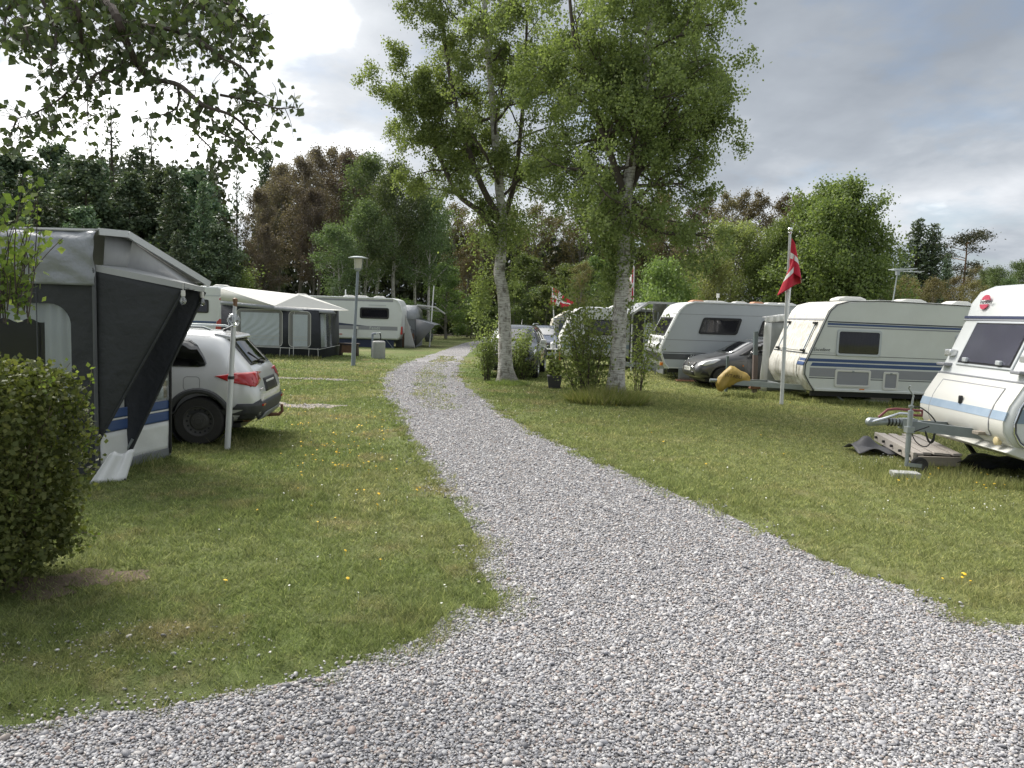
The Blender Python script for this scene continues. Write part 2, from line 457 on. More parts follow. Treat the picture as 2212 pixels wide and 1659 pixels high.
# signed distance to the path edge, on a raster
GS, GX0, GY0 = .05, -30., -7.
GW, GH = int(60 / GS), int(75 / GS)
_sdf = np.full((GH, GW), 1.5)
_xs = GX0 + (np.arange(GW) + .5) * GS; _ys = GY0 + (np.arange(GH) + .5) * GS
_par = np.zeros((GH, GW), bool)
for _i in range(len(PATH_POLY)):
    ax_, ay_ = PATH_POLY[_i][:2]; bx__, by__ = PATH_POLY[(_i + 1) % len(PATH_POLY)][:2]
    i0 = max(0, int((min(ax_, bx__) - 1.5 - GX0) / GS)); i1 = min(GW, int((max(ax_, bx__) + 1.5 - GX0) / GS) + 1)
    j0 = max(0, int((min(ay_, by__) - 1.5 - GY0) / GS)); j1 = min(GH, int((max(ay_, by__) + 1.5 - GY0) / GS) + 1)
    if i1 > i0 and j1 > j0:
        PX, PY = np.meshgrid(_xs[i0:i1], _ys[j0:j1]); L2 = (bx__ - ax_) ** 2 + (by__ - ay_) ** 2 + 1e-12
        t_ = np.clip(((PX - ax_) * (bx__ - ax_) + (PY - ay_) * (by__ - ay_)) / L2, 0, 1)
        _sdf[j0:j1, i0:i1] = np.minimum(_sdf[j0:j1, i0:i1], np.hypot(PX - ax_ - t_ * (bx__ - ax_), PY - ay_ - t_ * (by__ - ay_)))
    if ay_ != by__:
        rows = np.nonzero((ay_ > _ys) != (by__ > _ys))[0]
        for j in rows:
            xc = (bx__ - ax_) * (_ys[j] - ay_) / (by__ - ay_) + ax_
            k_ = int(np.searchsorted(_xs, xc)); _par[j, :k_] ^= True
_sdf = np.where(_par, _sdf, -_sdf)
def path_sd(x, y):
    i = np.clip(((x - GX0) / GS).astype(int), 0, GW - 1); j = np.clip(((y - GY0) / GS).astype(int), 0, GH - 1)
    return _sdf[j, i]

# gravel stones (countless): one object, pebbles placed on points
def dens_points(rng, y0, y1, dens, xm=.8, step=.5, xoff=.9):
    X = []; Y = []
    y = y0
    while y < y1:
        hw = xm * (y + step) + xoff; n = int(dens(y + step / 2) * 2 * hw * step)
        X.append(rng.uniform(-hw, hw, n)); Y.append(rng.uniform(y, min(y + step, y1), n)); y += step
    return np.concatenate(X), np.concatenate(Y)
def vnoise(x, y, s, seed=0):
    r_ = np.random.default_rng(seed); T = r_.random((64, 64))
    x = x * s; y = y * s; xi = np.floor(x).astype(int); yi = np.floor(y).astype(int); fx = x - xi; fy = y - yi
    fx = fx * fx * (3 - 2 * fx); fy = fy * fy * (3 - 2 * fy)
    g = lambda i, j: T[i % 64, j % 64]
    return (g(xi, yi) * (1 - fx) + g(xi + 1, yi) * fx) * (1 - fy) + (g(xi, yi + 1) * (1 - fx) + g(xi + 1, yi + 1) * fx) * fy
gx, gy = dens_points(rng, 1.6, 30., lambda y: 8200 * min(1, (4.2 / y) ** 1.2))
sd = path_sd(gx, gy)
pn = vnoise(gx, gy, 2.2, 1)
grassy_mid = lambda x, y: (np.abs(x - (-.075 * y - .0)) < 0)
keep = rng.random(len(gx)) < np.where(sd > 0, np.clip(.35 + sd * 3.2 + (pn - .5) * .8, 0, 1), np.clip(.10 * (1 + sd / .25) + (pn - .68) * .2, 0, .3) * (sd > -.28))
for p in PATCHES[:3]:
    keep |= poly_in(gx, gy, p) & (rng.random(len(gx)) < .25)
lit = (np.hypot((gx + 2.2) / .9, (gy - 4.35) / .35) < 1) & (rng.random(len(gx)) < .035)
keep |= lit
gx, gy = gx[keep], gy[keep]
ns = len(gx)
me = bpy.data.meshes.new('gravel')
me.vertices.add(ns)
sz = np.clip(rng.lognormal(math.log(.0053), .38, ns), .0045, .02) * np.clip(.9 + gy * .03, 1, 1.8)
co = np.stack([gx, gy, .004 + sz * .35 + rng.random(ns) * .004], 1)
me.vertices.foreach_set('co', co.astype(np.float32).ravel())
at = me.attributes.new('sc', 'FLOAT_VECTOR', 'POINT')
at.data.foreach_set('vector', (sz[:, None] * np.stack([rng.uniform(.9, 1.5, ns), rng.uniform(.8, 1.15, ns), rng.uniform(.5, .85, ns)], 1)).astype(np.float32).ravel())
at = me.attributes.new('rt', 'FLOAT_VECTOR', 'POINT')
at.data.foreach_set('vector', np.stack([rng.normal(0, .3, ns), rng.normal(0, .3, ns), rng.uniform(0, 6.28, ns)], 1).astype(np.float32).ravel())
go = link_mesh('gravel', me)
tag(go, 'loose grey and white rounded pebbles covering the curving path', 'gravel', kind='stuff')
ng = bpy.data.node_groups.new('pebbles', 'GeometryNodeTree')
ng.interface.new_socket('Geometry', in_out='INPUT', socket_type='NodeSocketGeometry')
ng.interface.new_socket('Geometry', in_out='OUTPUT', socket_type='NodeSocketGeometry')
gi = ng.nodes.new('NodeGroupInput'); gout = ng.nodes.new('NodeGroupOutput')
ico = ng.nodes.new('GeometryNodeMeshIcoSphere'); ico.inputs['Subdivisions'].default_value = 2
shs = ng.nodes.new('GeometryNodeSetShadeSmooth'); ng.links.new(ico.outputs['Mesh'], shs.inputs[0])
smt = ng.nodes.new('GeometryNodeSetMaterial'); smt.inputs['Material'].default_value = STONEM; ng.links.new(shs.outputs[0], smt.inputs[0])
iop = ng.nodes.new('GeometryNodeInstanceOnPoints')
ng.links.new(gi.outputs[0], iop.inputs['Points']); ng.links.new(smt.outputs[0], iop.inputs['Instance'])
for nm, sock in (('sc', 'Scale'), ('rt', 'Rotation')):
    na = ng.nodes.new('GeometryNodeInputNamedAttribute'); na.data_type = 'FLOAT_VECTOR'; na.inputs['Name'].default_value = nm
    ng.links.new(na.outputs[0], iop.inputs[sock])
ng.links.new(iop.outputs[0], gout.inputs[0])
md = go.modifiers.new('pebbles', 'NODES'); md.node_group = ng

# grass blades (countless): one object
def blades(X, Y, h, w, rng, lean=.8):
    n = len(X); a = rng.uniform(0, 2 * np.pi, n); l = rng.normal(0, lean, (n, 2)) * h[:, None]
    V = np.empty((n, 3, 3), np.float32)
    ca, sa = np.cos(a) * w / 2, np.sin(a) * w / 2
    V[:, 0] = np.stack([X - ca, Y - sa, np.zeros(n)], 1); V[:, 1] = np.stack([X + ca, Y + sa, np.zeros(n)], 1)
    V[:, 2] = np.stack([X + l[:, 0], Y + l[:, 1], h], 1)
    return V.reshape(-1, 3), np.arange(n * 3).reshape(n, 3)
bx_, by_ = dens_points(rng, 2.6, 34., lambda y: 6800 * min(1, (4.5 / y) ** 1.5), xm=.72, xoff=.7)
sd = path_sd(bx_, by_)
pn = vnoise(bx_, by_, 1.6, 4); pn2 = vnoise(bx_, by_, .5, 5)
keep = np.where(sd < 0, rng.random(len(bx_)) < np.clip(.25 - sd * 2.2 + (pn - .5) * 1.2, .04, 1) * np.clip((34 - by_) / 14, 0, 1),
                (pn > .52) & (sd < .30) & (rng.random(len(bx_)) < .5 * np.clip(1 - sd / .3, 0, 1)))
# grass growing in the middle of the far path
ctr = [(G(u, v).x, G(u, v).y) for u, v in ((945, 880), (935, 850), (925, 825), (925, 805), (945, 785), (975, 768))]
dm = seg_dist(bx_, by_, ctr, False)
keep |= (sd > .25) & (dm < .42 * (.4 + pn)) & (rng.random(len(bx_)) < .55) & (by_ > 14)
for p in PATCHES:
    keep &= ~(poly_in(bx_, by_, p) & (rng.random(len(bx_)) < (.88 if p in PATCHES[:3] else .6)))
bx_, by_, pn, pn2, sd = bx_[keep], by_[keep], pn[keep], pn2[keep], sd[keep]
bh = rng.uniform(.018, .042, len(bx_)) * (.7 + .7 * pn2) * (.55 + .95 * vnoise(bx_, by_, 7., 8))* np.where((pn > .7), 1.3, 1.0)
bh *= np.where((sd > -.3) & (by_ < 5.2), 1.5, 1.)
bw = np.maximum(.0046, .00125 * by_) * rng.uniform(.7, 1.4, len(by_))
# ragged tufts along the path edge
ep = np.array([(x, y) for x, y, z in PATH_POLY if 2.2 < y < 16 and abs(x) < 9]); ei = rng.integers(0, len(ep), 900)
ec = ep[ei] + rng.normal(0, .07, (900, 2)); ec = np.repeat(ec, 16, 0) + rng.normal(0, .028, (900 * 16, 2))
eh = np.repeat(rng.uniform(.03, .085, 900), 16) * rng.uniform(.6, 1.2, 900 * 16)
bx_ = np.concatenate([bx_, ec[:, 0]]); by_ = np.concatenate([by_, ec[:, 1]]); bh = np.concatenate([bh, eh]); bw = np.concatenate([bw, np.maximum(.0042, .0011 * ec[:, 1])])
V, F = blades(bx_, by_, bh, bw, rng)
gobj = np_mesh('grass', V, F, BLADE)
tag(gobj, 'short mown lawn grass on both sides of the path', 'grass', kind='stuff')

# ------------------------------------------------------------------ trees
BARK = mat('conifer_bark', (.095, .075, .06), .95, var=.4, scale=9, stretch=(1, 1, .2))
GREYBARK = mat('grey_bark', (.20, .185, .165), .95, var=.4, scale=6, stretch=(1, 1, .25))
def m_birch():
    m, nt, b = principled('birch_bark')
    t = nt.nodes.new('ShaderNodeTexCoord'); v = t.outputs['Object']
    h = noise(nt, mapping(nt, v, (2.2, 2.2, 14)), 2.6, 6, .7)
    p = noise(nt, mapping(nt, v, (3, 3, 1.5)), 2.4, 6, .7)
    sx = nt.nodes.new('ShaderNodeSeparateXYZ'); nt.links.new(v, sx.inputs[0])
    c = ramp(nt, h, [(.32, (.07, .06, .05)), (.42, (.33, .31, .275)), (.52, (.55, .535, .50)), (.75, (.70, .69, .66))])
    c = mixc(nt, ramp(nt, p, [(.50, 0.), (.64, .85)]), c, (.12, .105, .085))
    low = ramp(nt, math_n(nt, 'ADD', sx.outputs[2], math_n(nt, 'MULTIPLY', p, .9)), [(.35, .85), (1.0, 0.)])
    c = mixc(nt, low, c, (.10, .085, .065))
    nt.links.new(c, b.inputs['Base Color']); b.inputs['Roughness'].default_value = .85
    bn = nt.nodes.new('ShaderNodeBump'); bn.inputs['Strength'].default_value = .7; bn.inputs['Distance'].default_value = .03
    nt.links.new(h, bn.inputs['Height']); nt.links.new(bn.outputs[0], b.inputs['Normal'])
    return m
BIRCHB = m_birch()
TWIG = mat('dark_twig', (.075, .06, .05), .9, var=.3)
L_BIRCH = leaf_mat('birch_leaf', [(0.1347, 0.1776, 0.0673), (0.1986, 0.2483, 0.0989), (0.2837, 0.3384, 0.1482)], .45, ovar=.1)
L_DARKB = leaf_mat('overhanging_leaf', [(0.0562, 0.0875, 0.0338), (0.0875, 0.125, 0.0455), (0.125, 0.1688, 0.065)], .25, .4, .5, ovar=.1)  # darker than birch_leaf: the backlit shade is put into the colour
L_SPRUCE = leaf_mat('spruce_needles', [(0.0667, 0.1021, 0.0639), (0.1092, 0.1561, 0.0929), (0.1761, 0.2253, 0.1277)], .15, ovar=.7)
L_BROWN = leaf_mat('copper_leaf', [(0.115, 0.0951, 0.078), (0.1667, 0.1365, 0.1105), (0.2185, 0.1828, 0.1417)], .3)
L_GREEN = leaf_mat('fresh_leaf', [(0.1064, 0.1604, 0.0535), (0.1631, 0.2228, 0.0802), (0.2339, 0.297, 0.1212)], .4)
L_BLUE = leaf_mat('grey_green_leaf', [(0.0754, 0.1105, 0.0515), (0.117, 0.1586, 0.0744), (0.169, 0.2145, 0.103)], .35)
L_OLIVE = leaf_mat('olive_leaf', [(0.15, 0.1688, 0.0688), (0.2063, 0.225, 0.0963), (0.2687, 0.275, 0.1306)], .4)
L_BUD = leaf_mat('poplar_bud', [(0.1063, 0.09, 0.0578), (0.15, 0.125, 0.0756), (0.2, 0.175, 0.1031)], .3)
L_HEDGE = leaf_mat('hedge_leaf', [(0.066, 0.084, 0.0264), (0.108, 0.132, 0.0396), (0.174, 0.186, 0.066)], .35, ovar=.1)
L_LIME = leaf_mat('lime_leaf', [(0.096, 0.1353, 0.0315), (0.136, 0.1804, 0.045), (0.192, 0.2214, 0.072)], .45)
L_DRY = leaf_mat('dry_grass', [(.11, .12, .045), (.17, .16, .08), (.25, .215, .13)], .3)

def unit(a): return a / (np.linalg.norm(a, axis=1, keepdims=True) + 1e-9)
def leaves(name, P, size, rng, m, parent=None, jit=.1, aspect=.72, hang=0., flat=0., off=(0, 0, 0)):
    n = len(P); P = np.asarray(P, float) + rng.normal(0, jit, (n, 3)) - np.array(off)
    u = rng.normal(0, 1, (n, 3)); u[:, 2] -= hang; u = unit(u)
    w = rng.normal(0, 1, (n, 3)); w[:, 2] += flat; w = unit(w); v = unit(np.cross(u, w)); nrm = np.cross(u, v)
    s = size * rng.uniform(.65, 1.35, (n, 1))
    V = np.empty((n, 4, 3))
    V[:, 0] = P - u * s * .5; V[:, 1] = P + v * s * aspect * .5 + nrm * s * .08 + u * s * -.08
    V[:, 2] = P + u * s * .5; V[:, 3] = P - v * s * aspect * .5 + nrm * s * .08 + u * s * -.08
    return np_mesh(name, V.reshape(-1, 3), np.arange(n * 4).reshape(n, 4), m, parent)

def rand_perp(r, d):
    a = Vector((r.gauss(0, 1), r.gauss(0, 1), r.gauss(0, 1))); a = a - d * a.dot(d)
    return a.normalized() if a.length > 1e-4 else d.orthogonal().normalized()
def branch(r, wood, tw, p, d, L, rad, lev, maxlev, P):
    n = max(3, min(9, int(L / P.get('seg', .35)))); pts = [Vector(p)]; dd = Vector(d).normalized(); dirs = [dd.copy()]
    for i in range(n):
        dd = (dd + Vector((r.gauss(0, 1), r.gauss(0, 1), r.gauss(0, 1))) * P['wig'] + Vector((0, 0, P['up'][lev]))).normalized()
        pts.append(pts[-1] + dd * (L / n)); dirs.append(dd.copy())
    rads = [max(P.get('rmin', .004), rad * (1 - .8 * i / n)) for i in range(n + 1)]
    if rad > P.get('draw', .006): wood.path(pts, rads, 7 if lev == 0 else (5 if lev == 1 else 3), caps=False)
    if lev >= P.get('leaflev', maxlev): tw += [tuple(q) for q in pts[1:]]
    if lev < maxlev:
        k = P['kids'][lev]
        for j in range(k):
            t = P.get('t0', .25) + (1 - P.get('t0', .25)) * (j + r.random()) / k
            i = min(n - 1, int(t * n)); q = pts[i].lerp(pts[i + 1], t * n - i)
            ang = R(r.uniform(*P['ang'])); c = (dirs[i] * math.cos(ang) + rand_perp(r, dirs[i]) * math.sin(ang))
            branch(r, wood, tw, q, c, L * P['ratio'][lev] * r.uniform(.6, 1.2) * (1.15 - .55 * t), rads[i] * .55, lev + 1, maxlev, P)

def spline(pts, n):
    pts = [Vector(p) for p in pts]; out = []
    for i in range(len(pts) - 1):
        p0 = pts[max(i - 1, 0)]; p1 = pts[i]; p2 = pts[i + 1]; p3 = pts[min(i + 2, len(pts) - 1)]
        for k in range(n):
            t = k / n
            out.append(.5 * ((2 * p1) + (p2 - p0) * t + (2 * p0 - 5 * p1 + 4 * p2 - p3) * t * t + (3 * p1 - p0 - 3 * p2 + p3) * t ** 3))
    out.append(pts[-1]); return out

# --- two roadside birches --------------------------------------------------
def hero_birch(name, label, base, stems, limbs, seed, nl, flare, group, epi=()):
    r = random.Random(seed); rg = np.random.default_rng(seed)
    root = thing(name, label, 'birch tree', base, group=group)
    trunk = MB(); wood = MB(); tw = []
    for si, (pts, r0, r1) in enumerate(stems):
        sp = spline(pts, 6); m = len(sp)
        rads = []
        for i, q in enumerate(sp):
            t = i / (m - 1); rr = r0 * (1 - t) ** .8 + r1 * t
            if si == 0: rr *= 1 + flare * math.exp(-(q.z) / .28)
            rads.append(rr)
        if si == 0:
            b0 = len(trunk.v); trunk.path(sp, rads, 20, caps=False)
            for i in range(m):        # root buttresses and knobbly outline
                for k in range(20):
                    x, y, z = trunk.v[b0 + i * 20 + k]; c = sp[i]
                    t = 2 * math.pi * k / 20
                    f = 1 + .16 * math.exp(-c.z / .35) * math.sin(5 * t + 1.3) + .05 * math.sin(3 * t + c.z * 4) + .03 * math.sin(7 * t - c.z * 9)
                    trunk.v[b0 + i * 20 + k] = (c.x + (x - c.x) * f, c.y + (y - c.y) * f, z)
        else: wood.path(sp, rads, 8, caps=False)
        for (z0, z1, num, lmin, lmax, el0, el1) in limbs[si]:
            for j in range(num):
                z = z0 + (z1 - z0) * (j + r.random()) / num
                i = min(range(m), key=lambda q: abs(sp[q].z - z))
                az = j * 2.4 + r.uniform(-.5, .5); el = R(r.uniform(el0, el1))
                d = Vector((math.cos(az) * math.cos(el), math.sin(az) * math.cos(el), math.sin(el)))
                branch(r, wood, tw, sp[i], d, r.uniform(lmin, lmax), rads[i] * .42, 0, 2,
                       dict(kids=(6, 6), ratio=(.55, .6), wig=.17, up=(.05, -.06, -.14), ang=(30, 70), seg=.3, leaflev=1, rmin=.006, draw=.008))
    trunk.build('trunk', BIRCHB, root, world=True, smooth=60)
    wood.build('branches', mat('birch_limb', (.085, .07, .058), .9, var=.5, scale=4), root, world=True, smooth=80)
    P = np.array(tw); P = P[rg.random(len(P)) < .5]; k = int(math.ceil(nl / len(P))); P = np.repeat(P, k, 0)[:]
    P = P[rg.permutation(len(P))[:nl]]
    leaves('crown', P, .060, rg, L_BIRCH, root, .09, .8, .5, off=base)
    E = [np.zeros((0, 3))]
    for (u, v, sx, sz, n_) in epi:
        c = W(u, v, base.y); E.append(np.array(c) + rg.normal(0, 1, (n_, 3)) * np.array([sx, sx, sz]))
    E = np.concatenate(E)
    if len(E): leaves('trunk_shoots', E, .065, rg, L_BIRCH, root, .03, .8, .2, off=base)
    return root, sp

bR = G(1330, 868); YR = bR.y
tr = [bR + Vector((0, 0, -.05))] + [W(u, v, YR) for u, v in ((1333, 800), (1338, 700), (1345, 600), (1350, 500), (1352, 430), (1368, 330), (1385, 230), (1398, 130), (1405, 20))] + [W(1415, -150, YR), W(1420, -330, YR)]
st2 = [tr[5], W(1395, 330, YR + .3), W(1432, 220, YR + .6), W(1475, 80, YR + .7), W(1500, -120, YR + .8)]
st3 = [tr[5], W(1318, 330, YR - .3), W(1275, 210, YR - .5), W(1240, 80, YR - .7), W(1225, -80, YR - .6)]
hero_birch('birch_tree', 'tall silver birch with leafy saplings and dandelions round its foot', bR,
           [(tr, .19, .03), (st2, .095, .02), (st3, .085, .02)],
           [[(4.3, 11.5, 36, 1.6, 2.7, -18, 40), (4.2, 6.8, 18, 1.2, 2.4, -20, 20)], [(5.2, 10, 14, .9, 1.9, -15, 50)], [(5.0, 10, 16, 1.2, 2.4, -25, 45)]], 11, 150000, .75, 'silver birches beside the path', ((1335, 560, .20, .28, 900), (1318, 600, .16, .22, 700), (1310, 520, .2, .25, 800), (1345, 480, .22, .15, 500), (1372, 520, .15, .3, 400), (1290, 470, .3, .25, 900)))
bL = G(1095, 828); YL = bL.y
tl = [bL + Vector((0, 0, -.05))] + [W(u, v, YL) for u, v in ((1092, 780), (1090, 700), (1088, 640), (1078, 590), (1083, 545), (1085, 480), (1078, 400), (1070, 300), (1062, 200), (1050, 60))] + [W(1040, -120, YL), W(1035, -230, YL)]
l2 = [tl[6], W(1040, 400, YL - .2), W(1005, 300, YL - .4), W(975, 180, YL - .5), W(955, 40, YL - .4), W(945, -80, YL - .4)]
l3 = [tl[5], W(1050, 470, YL), W(990, 420, YL + .2), W(950, 340, YL + .3), W(915, 260, YL + .2), W(890, 170, YL)]
l4 = [tl[6], W(1110, 400, YL + .3), W(1125, 280, YL + .4), W(1135, 140, YL + .5), W(1140, -40, YL + .4)]
hero_birch('birch_tree', 'silver birch with forked crown and shrubby shoots beside the dark parked car', bL,
           [(tl, .20, .03), (l2, .10, .02), (l3, .095, .02), (l4, .085, .02)],
           [[(5.0, 12, 28, 1.6, 2.8, -15, 45)], [(5.6, 12, 15, .8, 1.7, -15, 50)], [(5.0, 9.5, 22, .7, 1.5, -45, 40)], [(5.4, 11, 14, 1.1, 2.2, -10, 50)]], 23, 122000, .75, 'silver birches beside the path', ((1070, 520, .45, .25, 1800), (1110, 500, .45, .25, 1500), (1045, 620, .18, .35, 900), (1035, 660, .15, .3, 600), (1112, 600, .10, .3, 400), (1090, 470, .5, .25, 1500)))

# --- shoots, saplings and grass round the birch feet ------------------------
def shrub(name, label, base, stems, seed, leafm, nleaf, lsize, hmin, hmax, spread, cat='shrub', group=None, jit=.06, ymul=1., hang=.2):
    r = random.Random(seed); rg = np.random.default_rng(seed); root = thing(name, label, cat, base, group=group); wood = MB(); tw = []
    for i in range(stems):
        a = r.uniform(0, 6.28); q = Vector((math.cos(a) * spread * .3 * r.random(), math.sin(a) * spread * .3 * r.random() * ymul, 0))
        h = r.uniform(hmin, hmax); d = Vector((math.cos(a) * spread * r.random(), math.sin(a) * spread * r.random() * ymul, h))
        branch(r, wood, tw, q, d, h, .012, 0, 1, dict(kids=(7,), ratio=(.38,), wig=.07, up=(.04, .03), ang=(25, 60), seg=.12, leaflev=0, rmin=.003, draw=.003, t0=.15))
    wood.build('stems', TWIG, root, smooth=None)
    P = np.array(tw); P = P[P[:, 2] > .06]; P = np.repeat(P, int(math.ceil(nleaf / len(P))), 0); P = P[rg.permutation(len(P))[:nleaf]]
    leaves('foliage', P, lsize, rg, leafm, root, jit, .7, hang)
    return root
q = G(1272, 866); shrub('rowan_sapling', 'multi-stemmed leafy rowan saplings in front of the white caravan', (q.x, q.y + .3, 0), 26, 5, leaf_mat('rowan_leaf', [(0.108, 0.15, 0.0462), (0.168, 0.21, 0.0726), (0.228, 0.264, 0.1056)], .45, ovar=.1), 4800, .075, 1.0, 2.9, 1.0, jit=.09)
q = G(1375, 850); shrub('rowan_sapling', 'thin leafy sapling growing right behind the trunk of the flowered birch', (q.x + .15, q.y + .6, 0), 9, 15, bpy.data.materials['rowan_leaf'], 800, .075, .9, 2.3, .6, jit=.07)
q = G(1052, 822); shrub('birch_shoots', 'upright leafy shoots on the path side of the forked birch', (q.x, q.y + .1, 0), 18, 6, L_BIRCH, 2800, .06, .9, 1.9, .42)
q = G(1128, 820); shrub('birch_shoots', 'leafy shoots hiding the dark car beside the forked birch', (q.x, q.y + .1, 0), 20, 8, L_BIRCH, 2800, .06, .6, 1.5, .42)
def epic(name, label, pts, n, seed, sp):
    rg = np.random.default_rng(seed); c = np.array([tuple(p) for p in pts]); P = c[rg.integers(0, len(c), n)] + rg.normal(0, 1, (n, 3)) * np.array(sp)
    o = leaves(name, P, .06, rg, L_LIME if False else L_BIRCH, None, .05, .8, .2, off=tuple(pts[0])); o.location = pts[0]; return o
def tuft(name, label, base, rad, h, n, seed, m=L_DRY, ymul=.7):
    rg = np.random.default_rng(seed); rr = rad * np.sqrt(rg.random(n)); a = rg.uniform(0, 6.28, n)
    X = rr * np.cos(a); Y = rr * np.sin(a) * ymul; hh = h * rg.uniform(.4, 1.1, n) * (1.1 - .55 * rr / rad)
    V, F = blades(X, Y, hh, np.full(n, .020), rg, .45)
    V[2::3, 0] += (X / rad * .12); o = np_mesh(name, V, F, m); o.location = base; tag(o, label, 'grass tuft'); return o
q = G(1312, 872); tuft('grass_tuft', 'long unmown grass ringing the foot of the flowered birch', (q.x, q.y + .1, 0), .9, .5, 4200, 31, leaf_mat('long_grass_blade', [(0.182, 0.2366, 0.0701), (0.273, 0.3003, 0.1101), (0.4368, 0.4004, 0.2202)], .4, ovar=.1))
q = G(1098, 832); tuft('grass_tuft', 'unmown grass at the foot of the forked birch', (q.x, q.y + .05, 0), .55, .2, 1500, 32, L_BIRCH)

# --- overhanging birch in the near corner -----------------------------------
def overhang():
    r = random.Random(4); rg = np.random.default_rng(4)
    base = Vector((-3.95, 5.2, 0)); root = thing('birch_tree', 'near birch whose branches hang into the upper corner above the awning', 'birch tree', base)
    Y = 5.3
    t = MB(); t.path(spline([base, (-3.9, 5.2, 1.5), (-3.72, 5.25, 3.0), (-3.5, 5.3, 4.2), (-3.3, 5.3, 5.6), (-3.1, 5.4, 7.5)], 6), [.17 * (1 - i / 34) for i in range(31)], 14, caps=False)
    t.build('trunk', BIRCHB, root, world=True, smooth=60)
    z = lambda x, y: (x * 1500 / 2212 * 2212 / 4096, y * 1500 / 2212 * 2212 / 4096)
    def Z(x, y, Yd): return W(*z(x, y), Yd)
    wood = MB(); tw = []
    lines = [([(250, -260), (420, -120), (600, 0), (690, 90), (850, 150), (960, 300)], 5.2, .035),
             ([(620, -10), (690, 100), (760, 280), (870, 450), (1050, 500), (1200, 620), (1380, 690), (1550, 850)], 5.0, .03),
             ([(300, -200), (420, -40), (460, 60), (480, 250), (470, 420), (380, 560), (220, 660), (100, 700)], 4.9, .016),
             ([(600, -200), (900, -80), (1150, 20), (1330, 120), (1480, 150), (1560, 90)], 5.4, .03),
             ([(850, 150), (1100, 200), (1300, 330), (1450, 420), (1500, 560)], 5.2, .02),
             ([(760, 280), (700, 400), (560, 440), (520, 560), (520, 740)], 5.0, .012),
             ([(1050, 500), (1040, 640), (860, 700)], 5.0, .010), ([(1200, 620), (1150, 760), (1250, 880), (1310, 960)], 5.0, .010),
             ([(1250, 660), (1270, 760), (1420, 840), (1500, 890)], 5.0, .009), ([(1300, 560), (1500, 600), (1640, 640), (1740, 630)], 5.1, .010),
             ([(60, -100), (120, 60), (160, 200), (170, 290)], 4.9, .012), ([(250, 0), (330, 200), (300, 380), (340, 460)], 4.9, .012),
             ([(100, -60), (30, 120), (60, 220)], 5.0, .012), ([(1000, -100), (1250, -20), (1400, 60), (1500, 200), (1480, 320)], 5.3, .018),
             ([(220, 660), (280, 780), (330, 740)], 4.9, .008), ([(100, 700), (60, 800), (20, 860)], 4.8, .008), ([(1380, 690), (1330, 820), (1420, 880)], 5.0, .007)]
    for pts, Yd, rad in lines:
        P3 = [Z(x, y, Yd + .25 * math.sin(i * 1.7 + rad * 90)) for i, (x, y) in enumerate(pts)]
        sp = spline(P3, 6); wood.path(sp, [max(.003, rad * (1 - .85 * i / len(sp))) for i in range(len(sp))], 6, caps=False)
        for i in range(2, len(sp)):
            for k in range(2 if rad > .011 else 1):
                d = (rand_perp(r, (sp[i] - sp[i - 1]).normalized()) + Vector((0, 0, -.35))).normalized()
                L = r.uniform(.06, .20); q = [sp[i]]
                for s in range(5): d = (d + Vector((r.gauss(0, .18), r.gauss(0, .18), -.12))).normalized(); q.append(q[-1] + d * L / 5)
                wood.path(q, [.0028, .0026, .0022, .002, .0016, .0012], 3, caps=False)
                if r.random() < .9: tw += [tuple(x) for x in q[2:]]
            if rad < .014 and r.random() < .7: tw.append(tuple(sp[i]))
    # denser upper part
    for _ in range(700):
        x = r.uniform(60, 1420); y = r.uniform(-250, 330 - .12 * abs(x - 900)); p = Z(x, y, r.uniform(4.7, 6.2)); q = [p]; d = Vector((r.gauss(0, 1), r.gauss(0, 1), -.4)).normalized()
        if y > 150 and r.random() < .45: continue
        if x < 420 and r.random() < .55: continue
        for s in range(4): d = (d + Vector((r.gauss(0, .3), r.gauss(0, .3), -.15))).normalized(); q.append(q[-1] + d * .05)
        wood.path(q, [.003, .0026, .002, .0016, .0012], 3, caps=False); tw += [tuple(x_) for x_ in q]
    wood.build('branches', TWIG, root, world=True, smooth=None)
    P = np.array(tw); P = P[rg.permutation(len(P))]; P = P[:int(len(P) * .9)]
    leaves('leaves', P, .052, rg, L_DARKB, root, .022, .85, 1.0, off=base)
    # lime green shoots in front of the awning
    sw = MB(); st = []
    for i in range(36):
        u0, v0 = r.uniform(-60, 60), r.uniform(640, 700); u1 = u0 + r.uniform(-30, 70); v1 = r.uniform(385, 590)
        q = spline([W(u0, v0, 4.9), W(u0 + r.uniform(-10, 25), (v0 + v1) / 2, 4.9 + r.uniform(-.1, .2)), W(u1, v1, 4.9 + r.uniform(-.2, .3))], 5)
        sw.path(q, [.005 * (1 - .8 * k / len(q)) for k in range(len(q))], 4, caps=False); st += [tuple(x) for x in q[1:]] * 2
    q = spline([W(20, 640, 4.9), W(60, 600, 4.9), W(100, 550, 4.9), W(135, 515, 4.95)], 5); sw.path(q, .0028, 4, caps=False); st += [tuple(x) for x in q[3:]]
    sw.build('shoot_stems', TWIG, root, world=True, smooth=None)
    leaves('shoot_leaves', np.array(st), .045, rg, L_LIME, root, .03, .85, .3, off=base)
overhang()

